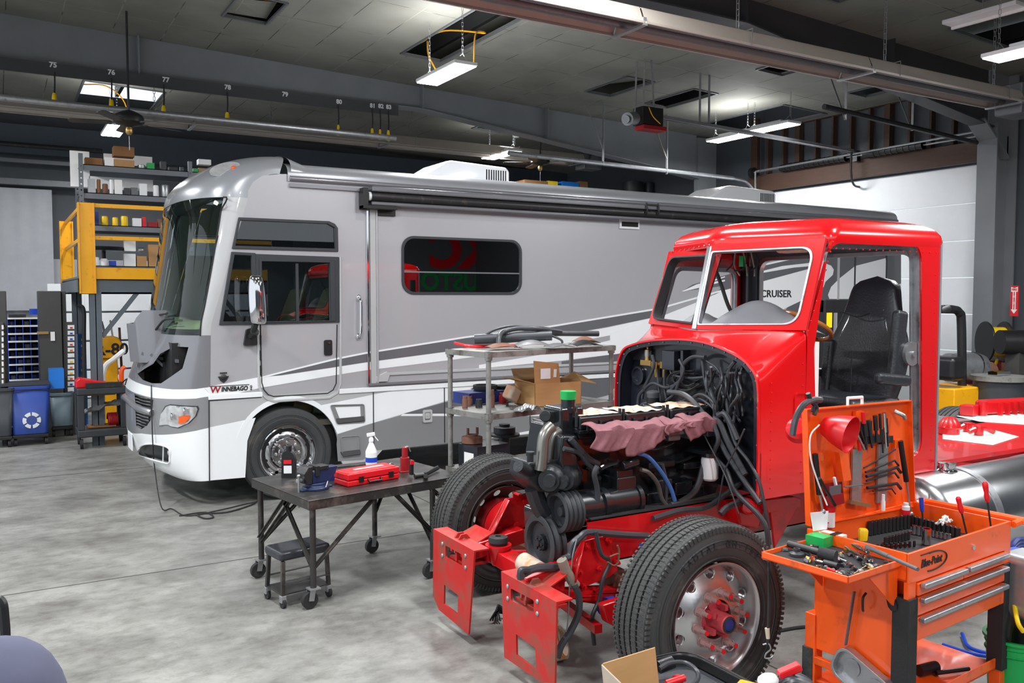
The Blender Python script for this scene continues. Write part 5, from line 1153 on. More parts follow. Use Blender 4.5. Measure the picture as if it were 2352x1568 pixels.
for (x0, y0, x1, y1, d) in ((1542, 803, 1570, 850, .09), (1577, 803, 1583, 850, .06), (1685, 822, 1712, 850, .03), (1452, 800, 1500, 830, .02)):
    a = onfw(x0, y0); b = onfw(x1, y1); MB().box((FWX+.1-d, b.y, b.z), (FWX+.105, a.y, a.z)).build('control_box', 'firewall_black', TR, bevel=.006)
p = onfw(1468, 862); MB().lathe([(.07, 0), (.07, .02), (.055, .02), (.05, .005), (0, .005)], p+Vector((-.0, 0, 0)), (-1, 0, 0), seg=24).build('cover_plate', 'firewall_black', TR)
# brass valve block
vb = MB()
p = onfw(1488, 833, FWX+.08); vb.cbox(p, (.05, .12, .04)).cyl(p, p+Vector((0, 0, .1)), .025).cyl(p+Vector((0, 0, .1)), p+Vector((0, 0, .14)), .012)
for x in (1508, 1527): q = onfw(x, 838, FWX+.08); vb.cbox(q, (.05, .06, .05)).cyl(q, q+Vector((0, 0, -.09)), .017)
vb.cyl(onfw(1495, 834, FWX+.08), onfw(1540, 838, FWX+.08), .015); vb.build('valve_block', 'brass', TR, bevel=.003)
MB().cyl(onfw(1488, 805, FWX+.08), onfw(1488, 818, FWX+.08), .026).build('valve_cap', 'galv', TR)
p = onfw(1500, 928, FWX+.02); MB().lathe([(.03, 0), (.045, .02), (.045, .14), (.048, .145), (.048, .16), (.03, .17)], p-Vector((0, 0, .07)), seg=20).build('canister', 'grey_steel', TR)
MB().lathe([(.046, 0), (.046, .08)], p-Vector((0, 0, .03)), seg=20).build('canister_band', 'black_plastic', TR)
# hoses on the firewall (picture polyline, distance in X from the rim)
HO = [([(1498, 815), (1502, 840), (1490, 870), (1480, 890)], .05, .016), ([(1509, 850), (1512, 880), (1517, 920)], .08, .01), ([(1527, 850), (1526, 885), (1530, 915)], .08, .012),
      ([(1560, 825), (1570, 850), (1558, 880), (1548, 905), (1530, 920)], .0, .014), ([(1620, 820), (1590, 820), (1568, 840), (1566, 870), (1550, 885), (1535, 905)], .02, .018),
      ([(1612, 828), (1620, 880), (1632, 920), (1652, 950)], .03, .012), ([(1622, 828), (1650, 850), (1675, 905), (1690, 940)], .05, .008), ([(1544, 825), (1540, 850), (1550, 862), (1590, 868), (1640, 862), (1672, 855)], .06, .012),
      ([(1688, 830), (1675, 850), (1668, 900), (1675, 960)], .02, .018), ([(1535, 900), (1570, 905), (1600, 930), (1640, 985), (1668, 1040), (1700, 1090), (1745, 1155)], -.1, .022),
      ([(1475, 915), (1480, 895), (1500, 880), (1530, 890), (1560, 880)], .05, .014), ([(1465, 940), (1468, 910), (1480, 895)], .04, .018), ([(1468, 945), (1475, 930), (1490, 925)], .03, .02),
      ([(1640, 975), (1650, 1010), (1640, 1045), (1668, 1080), (1690, 1130), (1755, 1200), (1765, 1280)], -.15, .02), ([(1645, 950), (1668, 960), (1690, 1020), (1720, 1060), (1745, 1110), (1762, 1200), (1768, 1250)], -.05, .014),
      ([(1710, 985), (1690, 1030), (1665, 1080), (1655, 1130), (1648, 1170)], -.2, .007), ([(1618, 1000), (1660, 1080), (1680, 1130), (1697, 1180)], -.25, .006),
      ([(1580, 920), (1610, 905), (1640, 925), (1655, 965)], .0, .014), ([(1560, 925), (1590, 912), (1620, 922), (1645, 950), (1650, 1000)], .02, .011), ([(1650, 955), (1665, 950), (1680, 975), (1695, 1010)], -.05, .024), ([(1640, 960), (1655, 975), (1670, 1010), (1690, 1050), (1712, 1090)], -.08, .026)]
random.seed(11)
for L, dx, r_ in HO: MB().tube([pX(x, y, FWX+dx*.6) for x, y in L], r_*.78, 8).build('hose', 'hose_black', TR)
for k in range(16):
    x = 1622+k*5.5; y = 850+random.uniform(-8, 14); L = [(x, y)]
    for j in range(4): L.append((x+random.uniform(-9, 9)+(j*3 if k % 2 else -j*2), y+28+j*28))
    MB().tube([pX(a, b, FWX+.0+random.uniform(-.05, .06)) for a, b in L], random.choice([.007, .009, .01]), 6).build('hose', 'hose_black', TR)
for k in range(8):
    cx_, cy_ = 1570+k*3, 868+random.uniform(-10, 10); r_ = 16+random.uniform(-4, 10)
    MB().tube([pX(cx_+r_*1.6*math.cos(t), cy_+r_*math.sin(t)*.9, FWX+.02+.01*k) for t in [random.uniform(0, 1)+q*.6 for q in range(8)]], .005, 5).build('wire', 'black_rubber', TR)
# ---- engine ----
EY = 4.22
EN = lambda L, Y=EY: PP(L, Y)
def eb(L, Y, dY, name, mat='engine_black', bevel=.012, par=None): return MB().prism(PP(L, Y), (0, dY, 0)).build(name, mat, par or TR, bevel=bevel)
eb([(1302, 985), (1650, 950), (1668, 960), (1668, 1010), (1660, 1090), (1640, 1150), (1330, 1200), (1290, 1170), (1290, 1060)], EY+.06, .42, 'engine_block')
eb([(1322, 983), (1645, 952), (1650, 985), (1330, 1010)], EY+.02, .5, 'cylinder_head')
for k, (x0, y0, x1, y1) in enumerate(((1332, 958, 1434, 949), (1440, 950, 1534, 941), (1541, 940, 1640, 930))):
    a = pY(x0, y0, EY); b = pY(x1, y1, EY); hd_ = MB().box((a.x, EY, a.z-.085), (b.x-.01, EY+.3, a.z)).build('valve_cover', 'engine_black', TR, bevel=.015, seg=3)
    MB().box((a.x-.012, EY-.015, a.z-.1), (b.x, EY+.315, a.z-.08)).build('gasket_flange', 'engine_black', hd_, bevel=.004)
    random.seed(k); mt = MB().grid(lambda u, v: (a.x+.015+(b.x-a.x-.04)*u, EY+.02+.26*v, a.z+.004+.006*math.sin(u*19+k)*math.sin(v*11+2*k)), 16, 8); mt.build('masking_paper', 'tape_tan', hd_)
    for x in (a.x-.012, b.x-.02):
        MB().cyl((x, EY+.02, a.z-.06), (x, EY+.02, a.z+.03), .01, seg=8).build('stud', 'engine_dull', TR)
    for q in range(3): MB().cyl((a.x+.05+q*.1, EY-.01, a.z-.09), (a.x+.05+q*.1, EY-.01, a.z-.03), .008, seg=6).build('bolt', 'engine_dull', TR)
# front of engine: thermostat tower, filler with green tape
a = pY(1295, 960, EY+.1); MB().box((a.x-.06, EY+.05, a.z-.12), (a.x+.12, EY+.25, a.z+.07)).build('thermostat_housing', 'engine_black', TR, bevel=.02)
a = pY(1305, 935, EY+.1); MB().lathe([(.06, -.03), (.06, .0), (.045, .005), (.045, .1), (.047, .1)], a, seg=20).build('filler_neck', 'engine_black', TR)
MB().lathe([(.048, .05), (.049, .1), (.0, .102)], a, seg=20).build('green_tape', 'green', TR)
MB().bar(pY(1250, 955, EY+.12), pY(1300, 962, EY+.12), .02, .07).cyl(pY(1252, 955, EY+.1), pY(1252, 955, EY+.14), .035).build('front_bracket', 'engine_dull', TR, bevel=.006)
M('pipe_silver', (150, 148, 142), .32, .85, var=.15, scale=12)
MB().tube(EN([(1268, 978), (1256, 990), (1248, 1010), (1244, 1055), (1240, 1080)]), .035, 12).build('coolant_pipe', 'pipe_silver', TR)
MB().tube(EN([(1285, 988), (1270, 1000), (1262, 1030), (1256, 1080)], EY+.08), .03, 12).build('coolant_pipe', 'pipe_silver', TR)
eb([(1292, 1000), (1330, 1000), (1330, 1060), (1345, 1090), (1300, 1110), (1285, 1060)], EY-.02, .2, 'timing_case', 'engine_black', .02)
# oil cooler / pump cluster at the front left
for (x, y, r_, d) in ((1253, 1102, .085, .1), (1290, 1100, .08, .12), (1258, 1100, .05, .14), (1288, 1102, .05, .16)):
    p = pY(x, y, EY-.02); MB().lathe([(r_, 0), (r_, d*.6), (r_*.8, d*.8), (r_*.75, d), (r_*.4, d)], p+Vector((.08, .04, 0)), (-.75, -.65, 0), seg=24).build('pump_cover', 'engine_dull', TR)
eb([(1215, 1062), (1290, 1055), (1330, 1075), (1325, 1120), (1290, 1135), (1240, 1130), (1210, 1100)], EY+.02, .22, 'pump_body', 'engine_dull', .02)
MB().cyl(pY(1190, 1070, EY), pY(1220, 1085, EY+.05), .035).cyl(pY(1218, 1040, EY), pY(1218, 1060, EY), .02).cyl(pY(1218, 1037, EY), pY(1218, 1042, EY), .025).build('oil_filler', 'engine_dull', TR)
MB().tube(EN([(1225, 1120), (1235, 1150), (1250, 1180), (1265, 1200)], EY+.1), .055, 10).build('water_pump_outlet', 'engine_dull', TR)
M('pulley_black', (58, 60, 64), .5, .2, var=.1)
def pulley(c, ax, R_, w, grooves, name='pulley', mat='pulley_black'):
    pr = [(R_*.2, -w/2), (R_*.95, -w/2)]; s = w/grooves
    for k in range(grooves): z = -w/2+k*s; pr += [(R_, z+s*.1), (R_*.9, z+s*.5), (R_, z+s*.9)]
    pr += [(R_*.95, w/2), (R_*.78, w/2), (R_*.72, w*.15), (R_*.3, w*.1), (R_*.22, w*.3), (0, w*.3)]
    m = MB().lathe(pr, c, ax, seg=48); return m.build(name, mat, TR)
FA = (-1, 0, 0)
p = pX(1300, 1170, 2.88); pulley((2.86, p.y-.02, p.z), FA, .125, .13, 4); MB().cyl((2.92, p.y-.02, p.z), (3.1, p.y-.02, p.z), .11, seg=28).build('fan_hub', 'engine_black', TR)
p = pX(1246, 1245, 2.78); pulley((2.8, p.y, p.z), FA, .17, .1, 2, 'crank_damper'); MB().lathe([(.05, 0), (.05, .03), (.02, .035), (.02, .05), (0, .05)], (2.79, p.y, p.z), FA, seg=12).build('damper_hub', 'engine_dull', TR)
for k in range(6): q = Vector((2.765, p.y+.035*math.cos(k*1.047), p.z+.035*math.sin(k*1.047))); MB().cyl(q, q+Vector((-.02, 0, 0)), .011, seg=6).build('bolt', 'engine_dull', TR)
eb([(1268, 1185), (1345, 1165), (1420, 1160), (1430, 1200), (1340, 1225), (1290, 1260), (1270, 1240)], EY+.04, .34, 'front_cover', 'engine_black', .02)
eb([(1330, 1150), (1640, 1100), (1640, 1160), (1330, 1230)], EY+.1, .35, 'oil_pan', 'engine_black', .03)
# air compressor / fuel pump
a = pY(1385, 1155, EY-.06); b = pY(1452, 1140, EY-.06); MB().cyl(a, (b.x, EY-.06, a.z), .085, seg=28).cyl((a.x-.04, EY-.06, a.z), (a.x, EY-.06, a.z), .1, seg=28).cyl((b.x, EY-.06, a.z), (b.x+.03, EY-.06, a.z), .095, seg=28).build('compressor_body', 'engine_black', TR)
q = pY(1425, 1110, EY-.04); MB().box((q.x-.07, EY-.1, q.z-.04), (q.x+.08, EY+.06, q.z+.05)).cyl((q.x, EY-.03, q.z-.13), (q.x, EY-.03, q.z), .062, seg=24).box((q.x-.055, EY-.08, q.z+.04), (q.x+.07, EY+.04, q.z+.09)).cyl((q.x-.03, EY-.09, q.z+.12), (q.x+.09, EY-.09, q.z+.14), .03).build('compressor_head', 'engine_black', TR, bevel=.008)
MB().cyl((a.x-.22, EY-.05, a.z+.0), (a.x-.05, EY-.05, a.z+.0), .07, seg=24).cyl((a.x-.1, EY-.05, a.z), (a.x-.06, EY-.05, a.z), .09, seg=24).build('drive_housing', 'engine_dull', TR)
for k, (x, y, w_, h_) in enumerate(((1475, 1130, 40, 26), (1500, 1100, 34, 30), (1540, 1105, 40, 24), (1470, 1165, 30, 18), (1390, 1185, 26, 12), (1420, 1190, 26, 12), (1580, 1110, 26, 34), (1520, 1140, 24, 20), (1560, 1060, 50, 10), (1480, 1060, 60, 8))):
    p = pY(x, y, EY+.02); q = pY(x+w_, y+h_, EY+.02); MB().box((p.x, EY-.03, q.z), (q.x, EY+.1, p.z)).build('engine_bracket', 'engine_dull' if k % 2 else 'engine_black', TR, bevel=.012)
for k in range(14):
    p = pY(1350+k*21, 1075+(k % 3)*22-k*1.5, EY+.05); MB().cyl(p, p+Vector((0, -.03, 0)), .014, seg=6).build('bolt', 'engine_dull', TR)
# intake manifold under rags
ms = MB()
for k in range(6): a = pY(1400+k*44, 1010-k*5, EY-.08); ms.box((a.x, EY-.1, a.z-.05), (a.x+.1, EY+.05, a.z+.04))
a = pY(1385, 1000, EY-.1); b = pY(1640, 975, EY-.1); ms.box((a.x, EY-.13, a.z-.04), (b.x, EY-.06, a.z+.03)); ms.build('intake_manifold', 'grey_steel', TR, bevel=.01)
p = pY(1630, 1090, EY-.12); MB().lathe([(.04, -.005), (.055, .01), (.056, .13), (.05, .145), (.05, .16), (.03, .16)], p-Vector((0, 0, .03)), seg=24).build('fuel_filter', 'white', TR)
MB().lathe([(.058, .15), (.058, .175), (.02, .18)], p-Vector((0, 0, .03)), seg=24).box((p.x-.08, EY-.14, p.z+.14), (p.x+.08, EY, p.z+.165)).build('filter_head', 'engine_black', TR)
EH = [([(1462, 1040), (1490, 1050), (1520, 1085), (1540, 1120), (1550, 1150)], EY-.12, .013, 'hose_blue'), ([(1472, 1078), (1490, 1085), (1510, 1110), (1520, 1145), (1535, 1165)], EY-.12, .014, 'pipe_silver'),
      ([(1310, 1008), (1330, 1030), (1355, 1055), (1375, 1065)], EY-.04, .018, 'hose_black'), ([(1295, 1030), (1330, 1040), (1350, 1065), (1372, 1085)], EY-.04, .016, 'hose_black'),
      ([(1372, 1070), (1365, 1090), (1372, 1130), (1368, 1200), (1370, 1225)], EY-.12, .017, 'hose_black'), ([(1368, 1220), (1380, 1270), (1400, 1290), (1385, 1330), (1375, 1380), (1360, 1420), (1365, 1480)], 3.98, .013, 'hose_black'),
      ([(1330, 1235), (1350, 1222), (1400, 1225), (1440, 1228), (1490, 1230)], 4.0, .02, 'hose_black'), ([(1330, 1235), (1315, 1250), (1310, 1275), (1292, 1285)], 4.0, .022, 'hose_black'),
      ([(1200, 1318), (1230, 1305), (1290, 1302)], 4.05, .024, 'hose_black'), ([(1196, 1330), (1197, 1310), (1215, 1308)], 4.02, .02, 'hose_black'),
      ([(1640, 1040), (1620, 1060), (1605, 1110), (1590, 1135), (1560, 1155)], EY-.1, .022, 'hose_black'), ([(1520, 1065), (1530, 1110), (1528, 1160)], EY-.1, .014, 'hose_black'), ([(1380, 1075), (1395, 1068), (1420, 1060)], EY-.08, .014, 'engine_black'),
      ([(1540, 1160), (1580, 1155), (1620, 1145), (1655, 1135)], 4.1, .02, 'pipe_silver'), ([(1700, 1110), (1660, 1140), (1620, 1165), (1560, 1172), (1500, 1190)], 4.02, .018, 'hose_black'), ([(1655, 1180), (1670, 1165), (1700, 1155), (1725, 1165)], 3.9, .02, 'hose_black'),
      ([(1500, 1065), (1560, 1060), (1600, 1045), (1650, 1040)], EY-.02, .01, 'engine_black'), ([(1440, 1020), (1500, 1030), (1540, 1018), (1552, 1005)], EY-.02, .012, 'engine_black'), ([(1560, 1155), (1565, 1180)], EY-.1, .02, 'hose_black')]
M('hose_blue', (70, 110, 180), .4)
for L, Y, r_, mt in EH: MB().tube([pY(x, y, Y) for x, y in L], r_, 8).build('hose', mt, TR)
M('sleeve', (150, 142, 128), .5, .3, var=.2, scale=20)
MB().tube([pY(x, y, 3.98) for x, y in [(1290, 1285), (1300, 1310), (1315, 1335), (1322, 1345)]], .03, 10).build('heat_sleeve', 'sleeve', TR)
MB().tube([pY(x, y, 3.95) for x, y in [(1320, 1345), (1330, 1370), (1328, 1410), (1310, 1450), (1290, 1480), (1280, 1510)]], .02, 8).build('hose', 'hose_black', TR)
MB().tube([pY(x, y, 3.96) for x, y in [(1325, 1238), (1315, 1280), (1308, 1350), (1305, 1420), (1300, 1460)]], .004, 5).build('wire', 'galv', TR)
MB().tube([pY(x, y, 3.96) for x, y in [(1395, 1290), (1410, 1298), (1420, 1290), (1420, 1272), (1400, 1278)]], .006, 5).tube([pY(x, y, 3.96) for x, y in [(1420, 1290), (1422, 1265), (1418, 1252)]], .006, 5).build('wire', 'rust', TR)
# red shop rags on the manifold
for k, (x0, x1, y0, y1, sag) in enumerate(((1362, 1450, 990, 1032, .1), (1440, 1535, 985, 1028, .13), (1530, 1592, 975, 1000, .04), (1578, 1650, 968, 1025, .13))):
    a = pY(x0, y0, EY-.14); b = pY(x1, y0-(x1-x0)*.09, EY-.14)
    def rg(u, v):
        x = a.x+(b.x-a.x)*u+.012*math.sin(v*5+k); w = .007*math.sin(u*11+k*2+v*2)+.003*math.sin(u*29+v*5)
        if v < .35: return (x, EY-.02-.34*v, a.z+.022-.02*v/.35+w*.5+.01*math.sin(v*9+u*8))
        t = (v-.35)/.65; return (x+.02*math.sin(t*4+k), EY-.142-.012*t+w*(.4+t*1.2), a.z+.002-(sag+.02)*t*(.82+.3*math.sin(u*3.1+k)))
    o = MB().grid(rg, 34, 18).build('shop_rag', 'rag', solid=.006)
    tag(o, ['dusty pink shop rag draped over the front end of the engine manifold', 'wide pink shop rag hanging over the middle of the engine manifold', 'crumpled small pink shop rag bunched on the engine manifold', 'pink shop rag at the rear end of the manifold beside the hoses'][k], 'rag', 'pink shop rags on the engine')
# ---- cab interior ----
ds = MB(); bnd = lambda u: YF-.08-(YF-YN-.22)*u
def dash(u, v):
    y = bnd(u); x0 = 4.28+.24*abs(y-YC)/.75+.04; h = .15*math.exp(-((u-.2)/.16)**2)+.25*math.exp(-((u-.68)/.22)**2)+.03
    return (x0+.38*v, y, 1.95+h*math.sin(min(1, v*1.3)*math.pi*.62)**.8-.1*v)
ds.grid(dash, 40, 14, flip=True).build('dashboard', 'dash_grey', TR, sharp=80)
st = MB(); c = pX(1833, 748, 4.95); axs = Vector((.5, 0, 1)).normalized(); m3_ = frame(axs)
st.tube([c+m3_ @ Vector((.235*math.cos(t), .235*math.sin(t), 0)) for t in [2*math.pi*k/28 for k in range(29)]], .017, 10, n=2)
sw = st.build('steering_wheel', 'wood_wheel', TR)
sk_ = MB()
for k in range(3): t = 2.1*k+.5; sk_.bar(c-axs*.03, c+m3_ @ Vector((.23*math.cos(t), .23*math.sin(t), 0)), .03, .008)
sk_.cyl(c-axs*.35, c, .04).build('wheel_spokes', 'dark_steel', sw)
# seat
sx, sy = 5.36, 4.14
def sback(u, v):
    a = u*2*math.pi; w = .31-.02*max(0, (.25-v)/.25)-.17*max(0, (v-.5)/.5)**1.3-.02*math.cos(v*9); w *= 1 if v < .9 else math.sqrt(max(0, 1-((v-.9)/.1)**2)); dd = .085 if v < .9 else .085*math.sqrt(max(0.0, 1-((v-.9)/.1)**2))+.0
    cx_, sx_ = math.cos(a), math.sin(a); cxx = math.copysign(abs(cx_)**.6, cx_); sxx = math.copysign(abs(sx_)**.6, sx_)
    return (sx+.1+.18*v+dd*sxx*(1 if sxx > 0 else .8), sy+w*cxx, 1.38+.97*v)
sbk = MB().grid(sback, 36, 26).build('seat_back', 'leather', TR, sharp=70)
MB().cbox((sx-.08, sy, 1.4), (.56, .6, .18)).build('seat_cushion', 'leather', TR, bevel=.06, seg=4)
MB().cbox((sx+.12, sy-.29, 1.85), (.12, .07, .5), Matrix.Rotation(.12, 3, 'Y')).build('seat_bolster', 'leather', TR, bevel=.03, seg=3)
MB().cbox((sx+.12, sy+.29, 1.62), (.12, .08, .5), Matrix.Rotation(.12, 3, 'Y')).build('seat_bolster', 'leather', TR, bevel=.03, seg=3)
for y in (sy-.36, sy+.36): MB().cbox((sx-.02, y, 1.62), (.36, .07, .08), Matrix.Rotation(.1, 3, 'Y')).build('armrest', 'leather', TR, bevel=.03, seg=3)
MB().cbox((sx-.02, sy, 1.12), (.4, .4, .36)).build('seat_base', 'black_plastic', TR, bevel=.02)
MB().tube([(sx+.05, sy-.12, 2.08), (sx+.06, sy, 2.05), (sx+.05, sy+.12, 2.08)], .005).tube([(sx+.01, sy, 1.8), (sx+.0, sy, 1.5)], .004).build('seat_seam', 'black_rubber', sbk)
# overhead wires
for k in range(7):
    p = pX(1680+k*9, 578, 4.75); MB().tube([p, p+Vector((.02, .03*math.sin(k*2), -.08-.02*(k % 3))), p+Vector((.0, .05*math.cos(k*3), -.14-.04*(k % 2)))], .006, 5).build('wire', 'sleeve' if k % 2 else 'black_rubber', TR)
p = pX(1702, 600, 4.75); MB().box((p.x, p.y-.02, p.z-.04), (p.x+.03, p.y+.02, p.z+.04)).build('green_connector', 'green', TR)
MB().tube([pX(1635, 598, 4.5), pX(1655, 650, 4.6), pX(1672, 700, 4.65), pX(1690, 735, 4.7)], .014, 8).build('cable', 'black_rubber', TR)
p = pX(1822, 572, 4.75); MB().cbox(p, (.12, .22, .05)).build('sun_visor', 'tape_tan', TR, bevel=.02)
MB().box((5.5, 4.9, zb), (5.8, 5.1, 1.85)).build('sleeper_box', 'firewall_black', TR)
# ---- rear chassis: fuel tank, deck ----
tz = .6; tyc = 3.72; tx0 = 5.45
MB().lathe([(0, -.06), (.15, -.045), (.27, -.01), (.32, .03), (.335, .08), (.335, 2.0), (.32, 2.06), (0, 2.1)], (tx0, tyc, tz), (1, 0, 0), seg=56).build('fuel_tank', 'alu', TR)
for x in (6.0, 7.0): MB().lathe([(.337, 0), (.342, 0), (.342, .07), (.337, .07)], (x, tyc, tz), (1, 0, 0), seg=56).build('tank_strap', 'alu_rough', TR)
p = pY(2175, 1085, tyc); MB().lathe([(.07, -.05), (.07, .0), (.055, .01), (.06, .03), (.06, .055), (.0, .06)], (p.x, tyc, tz+.335), seg=24).build('filler_cap', 'chrome', TR)
fd = PP([(2160, 1056), (2230, 1062), (2275, 1085), (2282, 1100), (2268, 1102), (2225, 1082), (2160, 1072)], 4.0); MB().prism(fd, (0, .05, 0)).build('tank_bracket', 'red_frame', TR, bevel=.006)
fd = PP([(2200, 1035), (2300, 1040), (2352, 1070), (2352, 1084), (2300, 1062), (2200, 1050)], 4.6); MB().prism(fd, (0, .05, 0)).build('tank_bracket', 'red_frame', TR, bevel=.006)
MB().box((6.05, TY-.5, .89), (8.9, TY+.5, .93)).build('deck_plate', 'red_frame', TR, bevel=.006)
MB().box((6.0, 5.15, .85), (8.6, 6.4, .93)).build('deck_plate', 'alu_rough', TR, bevel=.006, label='bare metal deck plate with white swoosh')
MB().box((7.0, 3.3, .8), (9.2, 3.95, .84)).build('deck_plate', 'red_frame', TR)
MB().box((6.1, TY-.8, .55), (6.9, TY-.5, .85)).build('battery_box', 'red_frame', TR, bevel=.01)
# =============== orange tool cart ===============
def xf(mb, m4): mb.v = [m4 @ v for v in mb.v]; return mb
TCM = Matrix.Translation((3.62, 2.46, 0)) @ Matrix.Rotation(R(5), 4, 'Z')
TC_W, TC_D = 1.01, .55
CT = wthing('tool_cart', 'orange tool cart with open lid, drawers and silver handles beside the truck wheel', 'tool cart', (3.62, 2.46, 0))
def cb(name, mat, *bx, par=None, bevel=.004):
    m = MB()
    for a, b in bx: m.box(a, b)
    return xf(m, TCM).build(name, mat, par or CT, bevel=bevel)
cb('tray', 'orange', ((0, 0, .86), (TC_W, TC_D, .875)), ((0, 0, .86), (TC_W, .012, 1.0)), ((0, TC_D-.012, .86), (TC_W, TC_D, 1.0)), ((0, 0, .86), (.012, TC_D, 1.0)), ((TC_W-.012, 0, .86), (TC_W, TC_D, 1.0)))
cb('cabinet_body', 'orange', ((.06, .02, .56), (.95, TC_D-.01, .858)))
cb('tray_liner', 'black_rubber', ((.015, .015, .876), (TC_W-.015, TC_D-.015, .882)))
for x0, x1, z0, z1 in ((.075, .5, .785, .845), (.505, .935, .785, .845), (.075, .935, .69, .775), (.075, .935, .57, .68)):
    d = cb('drawer', 'orange', ((x0, -.012, z0), (x1, .02, z1)))
    m = MB().box((x0+.01, -.045, z1-.022), (x1-.01, -.012, z1+.004)); xf(m, TCM).build('drawer_pull', 'alu_rough', d, bevel=.008)
cb('front_panel', 'orange', ((0, -.004, .85), (TC_W, .01, 1.0)), ((0, -.004, .56), (.07, .02, .86)), ((.94, -.004, .56), (TC_W, .02, .86)))
for x in (0, TC_W-.07):
    for y in (0, TC_D-.06): cb('leg', 'orange', ((x, y, .1), (x+.07, y+.06, .56)))
    cb('corner_guard', 'black_rubber', ((x-.008, -.014, .2), (x+.074, .07, .78)))
    cb('corner_guard', 'black_rubber', ((x-.008, TC_D-.05, .14), (x+.05, TC_D+.01, .38)))
cb('side_panel', 'orange', ((.01, .07, .38), (.02, TC_D-.05, .88))); cb('lower_shelf', 'orange', ((.02, .02, .2), (TC_W-.02, TC_D-.02, .215)), ((.02, .02, .2), (TC_W-.02, .03, .26)))
cb('side_rail', 'orange', ((.0, .05, .3), (.03, TC_D-.05, .34)))
for x in (.04, TC_W-.04):
    for y in (.05, TC_D-.05): m = MB().cyl((x-.015, y, .05), (x+.015, y, .05), .05, seg=20); xf(m, TCM).build('caster', 'black_rubber', CT)
m = MB().cyl((TC_W*.0+.93, TC_D+.02, 1.02), (TC_W+.16, -.04, 1.02), .016)
xf(MB().tube([(TC_W+.01, TC_D-.02, .985), (TC_W+.08, TC_D-.02, .99), (TC_W+.1, TC_D-.04, .99), (TC_W+.1, .0, .99), (TC_W+.08, -.01, .985), (TC_W+.01, -.01, .98)], .018), TCM).build('push_handle', 'orange', CT)
xf(MB().cyl((.6, -.012, .93), (.6, -.004, .93), .014), TCM).build('key_lock', 'chrome', CT)
LM = TCM @ at((.2, -.006, .93), (1, 0, 0), (0, 0, 1))
lg = MB().text('Blue-Point', .055, .001, LM, bold=.001, shear=.25, sx=.82); el = []
lg.tube([LM @ Vector((.13*math.cos(t)+.01, .045*math.sin(t), .001)) for t in [-1.9+.17*k for k in range(23)]], .0035, 4, smooth=False).tube([LM @ Vector((-.1, .045, .001)), LM @ Vector((.02, .046, .001))], .0025, 4)
lg.build('logo', 'black_plastic', CT, flat=True)
# side tray
S4 = [pz(1750, 1253, .94), pz(1852, 1207, .94), pz(2040, 1293, .94), pz(1905, 1330, .94)]
inv = TCM.inverted(); q = [inv @ v for v in S4]; sx0 = (q[0].x+q[3].x)/2-.0
tx0_, ty0, ty1 = min(q[0].x, q[3].x)+.02, 0.03, .5
cb('side_tray', 'orange', ((-.43, ty0, .93), (0, ty1, .94)), ((-.43, ty0, .93), (-.42, ty1, .965)), ((-.43, ty0, .93), (0, ty0+.01, .965)), ((-.43, ty1-.01, .93), (0, ty1, .965)), bevel=.003)
cb('side_tray_liner', 'black_rubber', ((-.42, ty0+.01, .941), (-.0, ty1-.01, .945)))
xf(MB().prism([(-.25, .05, .93), (0, .05, .93), (0, .05, .72)], (0, .01, 0)), TCM).build('tray_bracket', 'orange', CT); xf(MB().prism([(-.25, .45, .93), (0, .45, .93), (0, .45, .72)], (0, .01, 0)), TCM).build('tray_bracket', 'orange', CT)
# lid
LN = TCM.to_3x3() @ Vector((0, -1, 0)); LO = TCM @ Vector((0, TC_D+.01, 1.0)); LX = TCM.to_3x3() @ Vector((1, 0, 0))
def LP(px, py, off=0):
    r = ray(px, py); o = LO+LN*off; return O3+r*((o-O3).dot(LN)/r.dot(LN))
lt_, rt_, rb_, lb_ = LP(1843, 940), LP(2083, 919), LP(2091, 1160), LP(1852, 1205)
ld = MB()
C4 = [lt_, rt_, rb_, lb_]; ld.prism(C4, LN*-.006)
for a, b in zip(C4, C4[1:]+C4[:1]): ld.bar(a+LN*.015, b+LN*.015, .006, .03, up=LN)
lid = ld.build('lid', 'orange', CT)
a = LP(1965, 930, .03); MB().tube([LP(1947, 935, .0), LP(1947, 914, .0), LP(1980, 912, .0), LP(1980, 931, .0)], .009, 8, smooth=False).build('lid_handle', 'paper', lid)
for (p, r_, q) in (((1872, 1042), (1882, 1135), (1890, 1175)), ((2068, 1012), (2082, 1105), (2092, 1180))):
    A, B, C_ = LP(*p, .04), LP(*r_, .05), LP(*q, .06); MB().cyl(A, B, .015).build('gas_strut', 'black_plastic', lid); MB().cyl(B, C_, .006).sph(C_, .015).build('strut_rod', 'galv', lid)
# tools on the lid
def ltool(pts, off, r_, mat, name, label, cat, group=None, **k):
    o = MB().tube([LP(x, y, off) for x, y in pts], r_, 8, smooth=k.get('smooth', False)).build(name, mat); return tag(o, label, cat, group)
def lrod(p, q, off, parts, name, label, cat, group=None):
    """straight tool: stacked cylinders between two picture points; parts: (from, to, radius, mat)"""
    A, B = LP(*p, off), LP(*q, off); t = wthing(name, label, cat, tuple(A), group)
    for i, (f0, f1, r_, mt, nm) in enumerate(parts): MB().cyl(A.lerp(B, f0), A.lerp(B, f1), r_, seg=12).build(nm, mt, t)
    return t
CH = [(1986, 965, 2, 1032, .012, 'longest of the chisels'), (1994, 965, 2003, 1028, .01, ''), (2010, 954, 2014, 1015, .013, ''), (2021, 950, 2024, 1010, .008, ''), (2030, 948, 2035, 1028, .011, ''), (2036, 960, 2040, 1025, .007, ''), (2026, 985, 2028, 1040, .009, ''), (1975, 985, 1988, 1020, .006, '')]
